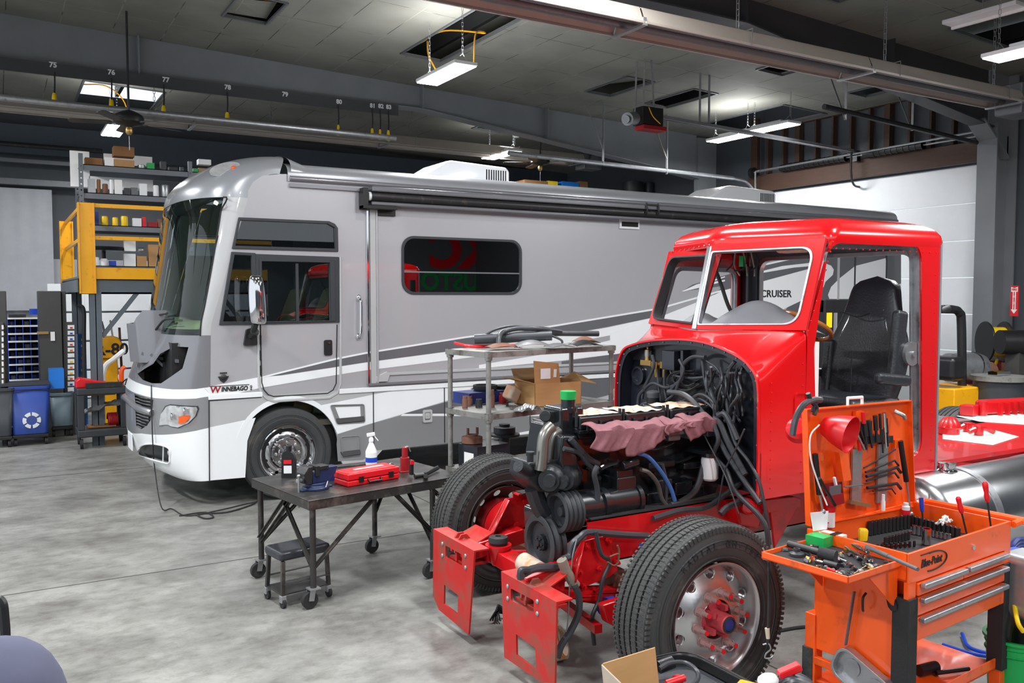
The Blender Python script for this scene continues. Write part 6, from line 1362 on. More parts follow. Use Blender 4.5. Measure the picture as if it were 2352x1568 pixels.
nm_ = ['leftmost thick dark chisel', 'thin dark punch beside the leftmost chisel', 'broad flat faced steel chisel', 'slim punch with a small head', 'bright chrome nut driver shaft', 'thin pin punch at the right end', 'short dark punch hanging lowest', 'small pick']
for k, (x0, y0, x1, y1, r_, _) in enumerate(CH):
    if x1 < 100: x1 = 1990
    lrod((x0, y0), (x1, y1), .04, [(0, .55, r_, 'chrome' if k == 4 else 'dark_steel', 'shank'), (.55, 1, r_*.6, 'chrome' if k == 4 else 'dark_steel', 'tip')], 'chisel' if k in (0, 2) else 'punch', nm_[k]+' in the magnetic rack on the orange lid', 'tool', 'punches and chisels on the lid')
rk = MB()
for (x, y, w, h) in ((1965, 970, 30, 30), (1985, 1002, 32, 12), (2025, 1003, 20, 12)): a = LP(x, y, .02); b = LP(x+w, y+h, .02); rk.box((a.x, a.y-.01, b.z), (b.x, a.y+.03, a.z))
o = rk.build('tool_rack', 'dark_steel'); tag(o, 'dark magnetic rack holding punches on the orange lid', 'tool rack')
for k, (x0, y0, x1, y1) in enumerate(((1984, 1074, 2057, 1032), (1988, 1084, 2055, 1057), (1990, 1094, 2060, 1073), (1990, 1104, 2055, 1085), (1992, 1120, 2060, 1110), (2005, 1128, 2048, 1122))):
    e = (x1+9, y1+12) if k else (x1, y1)
    ltool([(x0, y0), (x1, y1), e] if k else [(x0, y0), (x1, y1)], .03, [.004, .006, .009, .006, .009, .004][k], 'dark_steel', 'flat_bar' if k == 0 else 'pry_bar', ['flat steel strip slanting above the row of pry bars on the lid', 'uppermost thin bent pry bar on the orange lid', 'second bent pry bar from the top on the lid', 'third bent pry bar, thinner than its neighbours, on the lid', 'thick black bent pry bar low on the orange lid', 'shortest and lowest bent pick on the orange lid'][k], 'pry bar', 'pry bars on the lid')
for k, (x, y0, y1) in enumerate(((1966, 1032, 1155), (2025, 1020, 1150))):
    a = LP(x-8, y0, .015); b = LP(x+8, y1, .015); o = MB().box((a.x, a.y-.004, b.z), (b.x, a.y+.01, a.z)).build('magnetic_bar', 'galv'); tag(o, ['left grey magnetic strip standing upright on the orange lid', 'right grey magnetic strip behind the pry bars on the lid'][k], 'magnet strip')
a = LP(1950, 1152, .03); b = LP(1996, 1160, .03); o = MB().bar(a, b, .02, .02).build('brush_block', 'card_dark'); tag(o, 'brown grey block at the foot of the left magnetic strip', 'block')
# red funnel
f0 = LP(1925, 988, .1); fx = (Vector((.22, -.9, -.2))).normalized()
fo = MB().lathe([(.045, -.08), (.05, -.07), (.07, -.02), (.085, .03), (.093, .07), (.097, .07), (.088, .03), (.073, -.02), (.05, -.065), (.0, -.065)], f0, fx, seg=36).build('funnel', 'red_plastic'); tag(fo, 'red plastic funnel cup stuck to the orange lid', 'funnel')
o = MB().tube([LP(1882, 975, .06), LP(1862, 1000, .05), LP(1862, 1050, .05), LP(1880, 1110, .06), LP(1900, 1160, .08)], .004, 6).build('lamp_cable', 'paper'); tag(o, 'thin white cable curving down from the red funnel', 'cable')
o = MB().bar(LP(1965, 990, .06), LP(1985, 1032, .06), .01).build('inspection_mirror_rod', 'galv'); tag(o, 'short steel rod leaning beside the red funnel', 'rod')
for k, (x, y) in enumerate(((1942, 1022), (1952, 1024), (1973, 1022), (1982, 960))):
    lrod((x, y-14), (x+2, y+12), .05, [(0, 1, .011, 'red_plastic', 'handle')], 'screwdriver', ['small red handle under the red funnel', 'red handle right of the first one below the funnel', 'red handle at the top of the left magnetic strip', 'upright red screwdriver handle above the wooden tool block'][k], 'screwdriver', 'red handles on the lid')
a = LP(1905, 1045, .03); b = LP(1935, 1105, .03)
o = MB().prism([LP(1916, 1037, .025), LP(1937, 1040, .025), LP(1944, 1100, .025), LP(1926, 1103, .025)], LN*.03).build('clip_strip', 'orange'); tag(o, 'long moulded orange plastic clip in the middle of the lid', 'clip')
t = wthing('parts_tray', 'clear red plastic tray holding small tools on the lid', 'tray', tuple(LP(1915, 1160, .05)))
MB().prism([LP(1890, 1110, .02), LP(1932, 1105, .02), LP(1938, 1155, .02), LP(1898, 1165, .02)], LN*.006).prism([LP(1895, 1140, .06), LP(1936, 1132, .06), LP(1938, 1155, .06), LP(1898, 1165, .06)], LN*.004).build('tray_shell', 'red_dark', t)
MB().bar(LP(1916, 1096, .05), LP(1928, 1150, .05), .012).build('marker', 'white', t)
MB().plate([(-.05, -.03), (.05, -.03), (.05, .03), (-.05, .03)], [], .004, at(LP(1918, 1128, .06), LX, (0, 0, 1))).bar(LP(1940, 1118, .06), LP(1982, 1112, .06), .02, .004).build('scraper', 'grey_steel', t)
lrod((1882, 1098), (1918, 1160), .1, [(0, 1, .009, 'black_plastic', 'wand')], 'grease_wand', 'black tapering plastic wand crossing the lid strut', 'tool')
o = MB().lathe([(.012, 0), (.012, .05), (.009, .06), (.009, .09), (.0, .09)], LP(2028, 1172, .05)-Vector((0, 0, .0)), seg=12).build('glue_tube', 'white'); tag(o, 'slim white tube standing below the right magnetic strip', 'tube')
a = LP(2060, 952, .02); o = MB().tube([a+Vector((-.02, 0, .02)), a+Vector((0, -.04, 0)), a+Vector((.03, -.03, -.02))], .012).build('spring_clip', 'galv'); tag(o, 'bent silver spring clip in the top right of the lid', 'clip')
for k, (x, y) in enumerate(((1969, 952), (1880, 1048), (2058, 1018))):
    a = LP(x-6, y-8, .02); b = LP(x+7, y+8, .02); o = MB().box((a.x, a.y-.01, b.z), (b.x, a.y+.012, a.z)).build('hook_holder', 'orange'); tag(o, ['square orange hook near the top of the lid', 'orange holder beside the left lid strut', 'orange holder beside the right lid strut'][k], 'hook')
# hooks and webbing over the truck door edge
t = wthing('hose_strap', 'grey rubber strap with hook hanging off the lid corner in front of the red door', 'strap', tuple(LP(1830, 960, .05)))
MB().tube([LP(1885, 918, .06), LP(1868, 918, .06), LP(1845, 930, .07), LP(1828, 960, .07), LP(1820, 1000, .07)], .016, 8).build('strap', 'hose_black', t); MB().tube([LP(1856, 903, .06), LP(1862, 920, .06), LP(1875, 935, .06), LP(1870, 952, .06)], .012).tube([LP(1888, 913, .06), LP(1872, 928, .06), LP(1866, 945, .06)], .01).build('hook', 'dark_steel', t)
o = MB().lathe([(.04, 0), (.06, .02), (.065, .07)], LP(1832, 980, -.05), (.4, .3, -.3), seg=24).build('work_lamp', 'red_plastic'); tag(o, 'red round work lamp hanging between the truck cab and the lid', 'lamp')
# sockets
def soc(r_, h, mat, loc, proto={}):
    key = (r_, h, mat)
    if key not in proto:
        o = MB().lathe([(r_*.8, 0), (r_, .002), (r_, h), (r_*.7, h), (r_*.65, h*.6), (0, h*.6)], (0, 0, 0), seg=12).build('socket', mat, None); o.location = loc; proto[key] = o; return o
    o = proto[key].copy(); COL.objects.link(o); o.location = loc; return o
rows = [((1975, 1218), (2060, 1194), 13, .013, .05, 'dark_steel', 'black impact sockets in the back row of the tray', 'black impact socket in the row nearest the hinge of the tray'),
        ((1998, 1226), (2086, 1210), 11, .016, .075, 'dark_steel', 'tall black sockets in the middle row', 'tall black impact socket in the middle row of the tray'),
        ((2068, 1196), (2200, 1232), 14, .014, .055, 'dark_steel', 'black sockets in the long right row', 'black socket in the long slanting row at the right'),
        ((2108, 1222), (2180, 1238), 9, .009, .035, 'chrome', 'small chrome sockets', 'small chrome socket in the short bright row'),
        ((2035, 1250), (2085, 1236), 8, .012, .045, 'dark_steel', 'black sockets in the front row', 'black socket in the front left row of the tray'),
        ((2100, 1224), (2130, 1230), 4, .012, .05, 'chrome', 'chrome deep sockets', 'chrome deep socket left of the tall bright one'),
        ((1935, 1215), (1975, 1200), 4, .014, .04, 'dark_steel', 'black sockets by the left wall', 'black socket by the left wall of the tray'),
        ((2015, 1260), (2100, 1252), 9, .007, .03, 'dark_steel', 'tiny bit sockets', 'tiny dark bit socket at the front edge of the tray')]
for (p, q, n, r_, h, mt, grp, lb) in rows:
    rail = MB(); A = pz(*p, .89); B = pz(*q, .89)
    for k in range(n): c = A.lerp(B, k/(n-1)); o = soc(r_*(1-.3*k/n) if h > .07 else r_, h, mt, (c.x, c.y, .884)); tag(o, lb+', '+OR[k]+' from the left', 'socket', grp)
    o = MB().bar(A+Vector((0, .022, 0)), B+Vector((0, .022, 0)), .006, .012).build('socket_rail', 'red_dark'); tag(o, 'thin red rail behind the '+grp, 'socket rail')
o = soc(.024, .085, 'chrome', tuple(pz(2128, 1243, .9)[:2])+(.884,)); tag(o, 'largest bright chrome socket standing upright near the tray front', 'socket')
o = MB().lathe([(.022, 0), (.026, .05), (.02, .06), (0, .06)], pz(1982, 1240, .93), seg=8).build('knob', 'yellow'); tag(o, 'yellow faceted knob at the left end of the tool tray', 'knob')
def sdv(p, q, z0, mat, name, label, rr=.014, bend=0):
    A = pz(*p, z0); d = (A-O3).dot(FW); B = pd(q[0], q[1], d); t = wthing(name, label, 'screwdriver', tuple(A))
    M1 = A.lerp(B, .58); MB().cyl(A, M1, .005).build('shaft', 'dark_steel', t); MB().lathe([(.006, 0), (rr*.9, .01), (rr, .03), (rr*.8, .05), (rr*1.05, .08), (rr*1.05, (B-M1).length-.01), (rr*.6, (B-M1).length)], M1, B-M1, seg=14).build('handle', mat, t); return t
sdv((2277, 1218), (2262, 1106), .95, 'red_plastic', 'screwdriver', 'red handled screwdriver standing at the right end of the tool cart')
t = sdv((2222, 1232), (2200, 1140), .94, 'red_plastic', 'pry_tool', 'red handled folding pry tool with black guard standing in the tray')
sdv((2120, 1198), (2117, 1160), .93, 'blue', 'nut_driver', 'dark blue nut driver standing near the back wall of the tray', .012)
lrod((2134, 1133), (2133, 1200), .0, [(0, 1, .004, 'galv', 'rod')], 'steel_rod', 'thin steel rod standing behind the blue nut driver', 'rod')
p = pz(2080, 1190, .93); t = wthing('small_bottle', 'little white bottle with pink print standing at the back of the tool tray', 'bottle', tuple(p)); MB().lathe([(.022, 0), (.022, .07), (.014, .075), (.014, .09), (0, .09)], p, seg=16).build('bottle_body', 'white', t); MB().lathe([(.0225, .02), (.0225, .05)], p, seg=16, cap=False).build('bottle_label', 'red_plastic', t)
random.seed(4); p = pz(2165, 1205, .93); m = MB()
for k in range(6): m.tube([p+Vector((random.uniform(-.06, .06), random.uniform(-.03, .03), random.uniform(0, .05))) for _ in range(4)], .006, 6)
o = m.build('string_bundle', 'paper'); tag(o, 'white cord bundle lying behind the right row of sockets', 'cord')
# can with green box at the tray corner
p = pz(1905, 1200, 1.0); t = wthing('spray_can', 'red and white spray can standing at the left corner of the lid', 'can', tuple(p)); MB().lathe([(.028, -.02), (.028, .06)], p, seg=20).build('can_body', 'white', t); MB().lathe([(.0285, .06), (.0285, .13), (.02, .14), (0, .14)], p, seg=20).build('can_top', 'red_plastic', t)
t = wthing('parts_box', 'green and white opened cardboard box on the side tray of the cart', 'box', tuple(pz(1890, 1235, .96))); c = pz(1887, 1238, .97)
MB().cbox(c, (.13, .1, .05), R(8)).build('box_body', 'green', t); MB().cbox(c+Vector((.06, -.02, .0)), (.06, .12, .055), R(8)).build('box_end', 'white', t); MB().prism([c+Vector((.0, .05, .03)), c+Vector((.09, .04, .03)), c+Vector((.11, .05, .12)), c+Vector((.0, .07, .12))], (0, .004, 0)).build('flap', 'white', t); MB().cbox(c+Vector((.06, -.04, .03)), (.07, .03, .004), R(8)).build('stripe', 'black_plastic', t)
# clutter on the side tray
def trod(p, q, z, r0, r1, mat, name, label, cat='tool', grp=None, tip=None, tr_=None):
    A, B = pz(*p, z), pz(*q, z); t = wthing(name, label, cat, tuple(A), grp)
    MB().cyl(A, A.lerp(B, .55), r0, seg=14).build('handle', mat, t); MB().cyl(A.lerp(B, .55), B, r1, seg=12).build('shaft', tip or mat, t)
    if tr_: MB().cyl(B-Vector((0, 0, .0)), B+Vector((0, 0, .02)), tr_, seg=16).build('head', tip or mat, t)
    return t
trod((1812, 1248), (1890, 1270), .975, .018, .018, 'dark_steel', 'hammer', 'black faced hammer lying across the side tray'); o = MB().cyl(pz(1882, 1268, .985), pz(1920, 1278, .98), .028, seg=16).build('rubber_mallet', 'black_rubber'); tag(o, 'black rubber head lying beside the hammer on the side tray', 'hammer')
trod((1925, 1300), (1868, 1285), .965, .016, .006, 'black_plastic', 'ratchet', 'ratchet with a black grip lying at the front of the side tray', tip='chrome', tr_=.014)
trod((2108, 1307), (1990, 1255), .995, .009, .011, 'grey_steel', 'extension_bar', 'long dull steel bar bridging the side tray and the tool cart')
trod((1960, 1250), (1995, 1268), .975, .011, .009, 'chrome', 'chrome_ratchet', 'chrome ratchet lying near the cart corner', tr_=.018)
trod((1942, 1255), (1985, 1282), .965, .006, .008, 'chrome', 'wrench', 'slim chrome wrench with open jaw in the clutter', tr_=.014)
trod((1900, 1305), (1935, 1318), .955, .007, .004, 'red_plastic', 'pick', 'small red handled pick at the front corner of the side tray', tip='galv')
trod((1835, 1250), (1865, 1275), .96, .005, .005, 'dark_steel', 'hex_key', 'dark hex key lying left of the hammer')
trod((1905, 1275), (1945, 1290), .96, .005, .007, 'blue', 'fuse_tool', 'little tool with a blue shank in the clutter', tip='galv')
trod((1960, 1318), (1995, 1295), .955, .003, .003, 'brass', 'brass_rod', 'short brass rod on the side tray near the cart')
p = pz(1830, 1275, .947); o = MB().lathe([(.035, 0), (.035, .012), (.016, .02), (.016, .035), (.01, .035), (.01, .02)], p, seg=24).build('rubber_grommet', 'hose_black'); tag(o, 'grey rubber flanged grommet at the left end of the side tray', 'grommet')
random.seed(9)
for k in range(60):
    v = TCM @ Vector((random.uniform(-.4, -.03), random.uniform(.05, .3) if k % 3 else random.uniform(.05, .48), .95))
    mt = random.choice(['brass', 'chrome', 'chrome', 'grey_steel', 'dark_steel', 'galv']); c = v; a = random.uniform(0, 3)
    o = MB().cyl(c, c+Vector((.022*math.cos(a), .022*math.sin(a), .004)), random.uniform(.006, .011), seg=8).cyl(c, c+Vector((.01*math.cos(a), .01*math.sin(a), .002)), .012, seg=6).build('fitting', mt)
    tag(o, 'small %s fitting lying loose in the side tray clutter' % {'brass': 'brass', 'chrome': 'chrome', 'grey_steel': 'grey', 'dark_steel': 'dark', 'galv': 'dull silver'}[mt], 'fitting', 'loose %s fittings in the side tray' % mt.replace('_', ' '))
# things stuck to the cart side
t = wthing('magnetic_dish', 'rectangular steel magnetic dish stuck on the left side of the cart', 'dish', (3.7, 2.5, .3))
MM = TCM @ at((-.012, .2, .34), (0, -1, 0), (0, 0, 1)) @ Matrix.Rotation(R(-24), 4, 'Z')
MB().plate(rrect(-.16, -.085, .16, .085, .06), [], .012, MM).plate(rrect(-.16, -.085, .16, .085, .06), [rrect(-.148, -.073, .148, .073, .055)], .04, MM @ Matrix.Translation((0, 0, .02))).build('dish', 'alu_rough', t, bevel=.004)
for s in (-1, 1): MB().lathe([(.045, .008), (.045, .012), (.04, .012), (.0, .011)], MM @ Vector((s*.07, 0, 0)), MM.to_3x3() @ Vector((0, 0, 1)), seg=24).build('magnet_disc', 'alu_rough', t)
o = xf(MB().bar((-.02, .3, .47), (-.02, .26, .75), .02, .006), TCM).build('flat_steel_bar', 'grey_steel'); tag(o, 'flat grey steel bar stuck upright to the cart side panel', 'bar')
o = xf(MB().lathe([(.018, 0), (.024, .02), (.022, .09), (.026, .13), (.02, .15), (0, .15)], (-.03, .1, .86), (.2, -.3, -1), seg=16), TCM).build('air_gun', 'black_plastic'); tag(o, 'black moulded air gun grip hanging under the corner of the side tray', 'tool')
o = xf(MB().tube([(-.015, .2, .76), (-.04, .2, .74), (-.04, .2, .69), (-.02, .21, .67)], .006), TCM).build('small_hook', 'dark_steel'); tag(o, 'small bent black hook on the cart side panel', 'hook')
# S hook with bungee at the left end of the tray
t = wthing('bungee_cord', 'black bungee cord with bright S hooks hanging from the side tray tip', 'bungee', tuple(pz(1755, 1260, .94)))
P = lambda x, y: pd(x, y, 4.25)
MB().tube([P(1765, 1290), P(1766, 1360), P(1764, 1440), P(1762, 1480)], .006).build('cord', 'black_rubber', t)
MB().tube([P(1752, 1258), P(1760, 1275), P(1764, 1285), P(1752, 1283)], .004).tube([P(1752, 1480), P(1765, 1478), P(1770, 1490), P(1760, 1500), P(1757, 1510), P(1768, 1511), P(1776, 1505)], .004).build('hook', 'galv', t); MB().cyl(P(1762, 1442), P(1764, 1466), .012, .009).build('ferrule', 'tape_tan', t)
# =============== workbench ===============
WB = wthing('workbench', 'black steel workbench on casters with angled leg braces', 'workbench', (2.4, 6.2, 0))
zt_ = .78; A = pz(710, 1150, zt_); B = pz(1040, 1095, zt_); D_ = pz(622, 1092, zt_); ux = (B-A).normalized(); ux.z = 0; uy = Vector((-ux.y, ux.x, 0)); wl = (D_-A).dot(uy); ln = (B-A).length+.12
WM = at(A, ux, uy)
M('bench_steel', (66, 64, 63), .38, .5, var=.2, scale=6, dirt=(120, 112, 104), dirt_amt=.35, dirt_scale=5)
def wb(name, mat, *bx, bevel=.003):
    m = MB()
    for a, b in bx: m.box(a, b)
    return xf(m, WM).build(name, mat, WB, bevel=bevel)
wb('bench_top', 'bench_steel', ((0, 0, -.012), (ln, wl, 0)), ((0, 0, -.07), (ln, .006, -.002)), ((0, wl-.006, -.07), (ln, wl, -.002)), ((0, 0, -.07), (.006, wl, -.002)), ((ln-.006, 0, -.07), (ln, wl, -.002)))
for x in (.05, ln-.28):
    for y in (.05, wl-.05):
        xf(MB().cyl((x, y, -.06), (x, y, -.64), .022, seg=14), WM).build('leg', 'bench_steel', WB)
        xf(MB().box((x-.04, y-.04, -.645), (x+.04, y+.04, -.635)).bar((x-.015, y-.028, -.64), (x-.03, y-.028, -.72), .04, .004, up=(0, 1, 0)).bar((x-.015, y+.028, -.64), (x-.03, y+.028, -.72), .04, .004, up=(0, 1, 0)), WM).build('caster_fork', 'galv', WB)
        cw = xf(MB().lathe([(.02, -.018), (.058, -.018), (.06, -.012), (.06, .012), (.058, .018), (.02, .018)], (x-.03, y, -.718), (0, 1, 0), seg=24), WM).build('caster_wheel', 'black_rubber', WB)
for (p, q) in (((.05, .05, -.5), (.55, .05, -.07)), ((.05, wl-.05, -.5), (.55, wl-.05, -.07)), ((ln-.28, .05, -.42), (ln-.62, .05, -.07)), ((ln-.28, .05, -.42), (ln-.05, .05, -.05)), ((ln-.3, .05, -.07), (ln+.2, .05, -.5)), ((ln-.28, wl-.05, -.45), (ln-.1, wl-.05, -.07)), ((.05, .06, -.5), (.05, wl*.55, -.07)), ((.05, wl-.06, -.5), (.05, wl*.4, -.07)), ((.02, wl-.08, -.45), (.02, wl*.45, -.07)), ((ln-.28, .06, -.5), (ln-.28, wl*.5, -.07))):
    xf(MB().bar(p, q, .035, .006).bar(p, q, .006, .035), WM).build('brace', 'bench_steel', WB)
def wp(px, py, z=0): return pz(px, py, zt_+z)
# vise
VS = wthing('bench_vise', 'blue and black bench vise bolted at the corner of the workbench', 'vise', tuple(wp(720, 1125)))
c = wp(725, 1122); vm = Matrix.Translation(c) @ Matrix.Rotation(math.atan2(ux.y, ux.x)+R(6), 4, 'Z')
def vv(name, mat, f, bevel=.006): m = MB(); f(m); return xf(m, vm).build(name, mat, VS, bevel=bevel)
vv('swivel_base', 'navy', lambda m: m.lathe([(.1, 0), (.1, .02), (.075, .03), (.075, .05), (0, .05)], seg=28).box((-.13, -.03, 0), (.13, .03, .015)))
vv('vise_body', 'navy', lambda m: m.prism([(-.05, -.04, .05), (.1, -.04, .05), (.15, -.04, .1), (.17, -.04, .155), (-.02, -.04, .155), (-.05, -.04, .12)], (0, .08, 0)))
vv('fixed_jaw', 'dark_steel', lambda m: m.box((-.03, -.055, .1), (.005, .055, .18)).box((-.0, -.045, .14), (.09, .045, .172)))
vv('moving_jaw', 'dark_steel', lambda m: m.prism([(-.1, -.05, .05), (-.06, -.05, .05), (-.05, -.05, .18), (-.09, -.05, .18), (-.13, -.05, .13)], (0, .1, 0)).box((-.12, -.03, .06), (.02, .03, .1)))
vv('screw_handle', 'galv', lambda m: m.cyl((-.16, 0, .08), (-.1, 0, .08), .015).cyl((-.155, -.02, .12), (-.15, -.01, -.1), .007).sph((-.155, -.02, .12), .013).sph((-.15, -.01, -.1), .013))
vv('lock_lever', 'galv', lambda m: m.bar((.02, -.1, .02), (.06, -.07, .06), .01))
# oil bottle
def lathe_bottle(name, label, c, prof, mat, extra):
    t = wthing(name, label, 'bottle', tuple(c)); MB().lathe(prof, c, seg=20).build('bottle_body', mat, t)
    for nm, pr, mt in extra: MB().lathe(pr, c, seg=20).build(nm, mt, t)
    return t
c = wp(664, 1096); t = wthing('oil_bottle', 'black motor oil bottle standing at the back corner of the workbench', 'bottle', tuple(c))
MB().plate(rpoly([(-.055, 0), (.055, 0), (.055, .15), (.035, .2), (-.015, .22), (-.05, .19)], [.01, .01, .03, .03, .02, .03]), [], .06, Matrix.Translation(c) @ at((0, 0, 0), (.9, -.45, 0), (0, 0, 1))).build('bottle_body', 'black_plastic', t, bevel=.012)
MB().lathe([(.022, .205), (.022, .25), (0, .25)], c+Vector((.0, 0, 0)), seg=16).build('cap', 'black_plastic', t); MB().cbox(c+Vector((-.02, -.034, .07)), (.06, .004, .06), R(-26)).build('bottle_label', 'white', t); MB().cbox(c+Vector((-.02, -.034, .13)), (.06, .004, .03), R(-26)).build('bottle_label', 'red_plastic', t)
# spray bottle
c = wp(853, 1068); t = lathe_bottle('spray_bottle', 'white trigger spray bottle with a blue label on the workbench', c, [(.045, 0), (.048, .01), (.048, .12), (.03, .16), (.018, .19), (.016, .2)], 'white', [('blue_label', [(.049, .03), (.049, .07)], 'blue'), ('paper_label', [(.0487, .07), (.0487, .11)], 'paper'), ('collar', [(.02, .2), (.02, .225), (.012, .24)], 'white')])
MB().bar(c+Vector((-.035, .01, .255)), c+Vector((.03, -.01, .265)), .024, .03).bar(c+Vector((.02, -.005, .255)), c+Vector((.055, -.02, .205)), .014, .008).build('trigger_head', 'white', t, bevel=.006)
# red case
c = (wp(790, 1118)+wp(928, 1100))/2; a_ = math.atan2(ux.y, ux.x)+R(3); cm_ = Matrix.Translation(c) @ Matrix.Rotation(a_, 4, 'Z'); t = wthing('tool_case', 'bright red plastic tool case with black latches on the workbench', 'case', tuple(c)); lc = .47
def cc(name, mat, *bx, bevel=.008):
    m = MB()
    for a, b in bx: m.box(a, b)
    return xf(m, cm_).build(name, mat, t, bevel=bevel)
cc('case_base', 'red_plastic', ((-lc/2, -.0, 0), (lc/2, .2, .045)), bevel=.012); cc('case_lid', 'red_plastic', ((-lc/2, 0, .047), (lc/2, .2, .095)), ((-lc/2+.02, .02, .09), (lc/2-.02, .18, .105)), bevel=.014)
cc('latch', 'black_plastic', ((-.14, -.012, .025), (-.1, 0, .07)), bevel=.003); cc('latch', 'black_plastic', ((.13, -.012, .025), (.17, 0, .07)), bevel=.003)
xf(MB().tube([(-.06, -.004, .04), (-.06, -.02, .02), (.05, -.02, .02), (.05, -.004, .04)], .008, smooth=False), cm_).build('handle', 'black_plastic', t); cc('case_label', 'paper', ((-.12, .08, .105), (.14, .11, .107)), bevel=0)
# bottle jack, flashlight, grinder, wrench
c = wp(930, 1083); t = wthing('bottle_jack', 'dark red bottle jack standing behind the red case', 'jack', tuple(c)); MB().box(c+Vector((-.05, -.04, 0)), c+Vector((.06, .05, .012))).cyl(c, c+Vector((0, 0, .12)), .038).cyl(c+Vector((0, 0, .12)), c+Vector((0, 0, .2)), .024).build('jack_body', 'red_dark', t, bevel=.004); MB().tube([c+Vector((.0, 0, .2)), c+Vector((.03, 0, .2)), c+Vector((.05, 0, .16))], .006).build('release_lever', 'galv', t)
A_, B_2 = wp(945, 1093, .01), wp(938, 1058, .01); t = wthing('work_light', 'black and red handheld work light leaning by the red case', 'flashlight', tuple(A_)); MB().bar(A_+Vector((0, 0, .01)), A_+Vector((-.0, .0, .13)), .036, .03).build('light_body', 'black_plastic', t, bevel=.008); MB().cbox(A_+Vector((0, -.016, .11)), (.03, .01, .03)).build('red_button', 'red_plastic', t)
t = wthing('angle_grinder', 'grey pneumatic ratchet tool lying on the right of the workbench', 'power tool', tuple(wp(985, 1085))); MB().cyl(wp(975, 1090, .025), wp(1005, 1074, .03), .018, seg=14).build('grip', 'black_plastic', t); MB().cyl(wp(952, 1093, .02), wp(975, 1090, .022), .02, seg=14).cyl(wp(978, 1093, .0), wp(978, 1093, .045), .018).build('drive_head', 'dark_steel', t)
o = MB().box(wp(775, 1075)+Vector((0, 0, 0)), wp(775, 1075)+Vector((.32, .1, .01))).build('angle_iron', 'bench_steel'); o.location.z += 0; tag(o, 'dull steel plate lying at the back edge of the workbench', 'steel plate')
c = wp(770, 1105); o = MB().cbox(c+Vector((0, .06, .03)), (.22, .05, .06), a_).build('blue_box', 'blue_dark'); tag(o, 'flat dark blue box lying between the vise and the red case', 'box')
o = MB().tube([wp(895, 1075, .0), wp(893, 1068, .05), wp(900, 1064, .06), wp(908, 1072, .02)], .006).tube([wp(893, 1075, .0), wp(890, 1070, .03)], .008).build('pliers', 'galv'); tag(o, 'small pliers standing behind the red case lid', 'pliers')
# rolling stool under the bench
ST = wthing('creeper_stool', 'low black rolling stool with padded seat under the workbench', 'stool', tuple(pz(690, 1380)))
c = pz(690, 1375, 0); sm = Matrix.Translation((c.x, c.y, 0)) @ Matrix.Rotation(R(10), 4, 'Z')
def ss(name, mat, f, bevel=0): m = MB(); f(m); return xf(m, sm).build(name, mat, ST, bevel=bevel)
ss('seat_pad', 'leather', lambda m: m.box((-.2, -.1, .33), (.2, .17, .4)), .025)
for x in (-.18, .18):
    for y in (-.09, .16): ss('leg', 'bench_steel', lambda m: m.bar((x, y, .09), (x*.95, y*.9, .33), .025)); ss('caster', 'black_rubber', lambda m: m.cyl((x-.01, y, .035), (x+.012, y, .035), .035)); ss('caster_bracket', 'galv', lambda m: m.box((x-.02, y-.02, .04), (x+.02, y+.02, .09)), .003)
ss('tray', 'bench_steel', lambda m: m.box((-.19, -.1, .09), (.19, .17, .1)).bar((-.18, -.1, .17), (.18, -.1, .17), .03, .004).bar((-.18, .17, .17), (.18, .17, .17), .03, .004), .002)
# =============== steel shelf cart with hoses and a carton ===============
SX0 = None; zs = 1.42
P0 = pz(1120, 805, zs)
d0 = 7.4
# front left post meets the floor out of sight; its top corner fixes the distance
Fl, Bl, Fr = [ (lambda q: Vector((q.x, q.y, 0)))(pd(x, y, d)) for (x, y, d) in ((1122, 815, 6.9), (1036, 795, 7.3), (1404, 803, 7.82))]
ux2 = (Fr-Fl).normalized(); uy2 = Vector((-ux2.y, ux2.x, 0)); L2 = (Fr-Fl).length; W2 = .52
zt2 = pd(1122, 808, 6.9).z; zm2 = pd(1122, 952, 6.9).z; zl2 = pd(1122, 1095, 6.9).z; SM = at(Vector((Fl.x, Fl.y, 0)), ux2, uy2)
SC_ = wthing('shelf_cart', 'galvanised steel shelf trolley with round posts between bench and motorhome', 'shelf cart', (Fl.x, Fl.y, 0))
M('zinc_old', (142, 142, 138), .5, .45, var=.15, scale=10, dirt=(92, 88, 80), dirt_amt=.35, dirt_scale=7)
for x in (0, L2):
    for y in (0, W2):
        xf(MB().cyl((x, y, .13), (x, y, zt2-.0), .021, seg=16), SM).build('post', 'zinc_old', SC_); xf(MB().cyl((x-.02, y, .065), (x+.02, y, .065), .065, seg=20), SM).build('caster', 'black_rubber', SC_)
for z in (zt2, zm2, zl2): xf(MB().box((-.03, -.03, z-.004), (L2+.03, W2+.03, z)).box((-.03, -.03, z-.045), (L2+.03, -.026, z)).box((-.03, W2+.026, z-.045), (L2+.03, W2+.03, z)).box((-.03, -.03, z-.045), (-.026, W2+.03, z)).box((L2+.026, -.03, z-.045), (L2+.03, W2+.03, z)), SM).build('shelf', 'zinc_old', SC_, bevel=.002)
for x in (0, L2):
    for y in (0, W2):
        for z in (zt2, zm2, zl2): xf(MB().cyl((x, y, z-.07), (x, y, z-.0), .03, .036, seg=16), SM).build('corner_collar', 'zinc_old', SC_)
def S2(px, py, z): return pz(px, py, z)
def shz(o, *a): return tag(o, *a)
zt3 = zt2+.002
def H2(px, py, d=7.35): return pd(px, py, d)
o = MB().lathe([(.04, 0), (.042, 0), (.042, .66), (.034, .66), (.034, .02), (0, .02)][:4]+[(.034, 0), (.04, 0)], H2(1090, 779), H2(1275, 770)-H2(1090, 779), seg=24, cap=False).build('large_hose', 'hose_black'); tag(o, 'thick black rubber hose length with white print on the top shelf', 'hose')
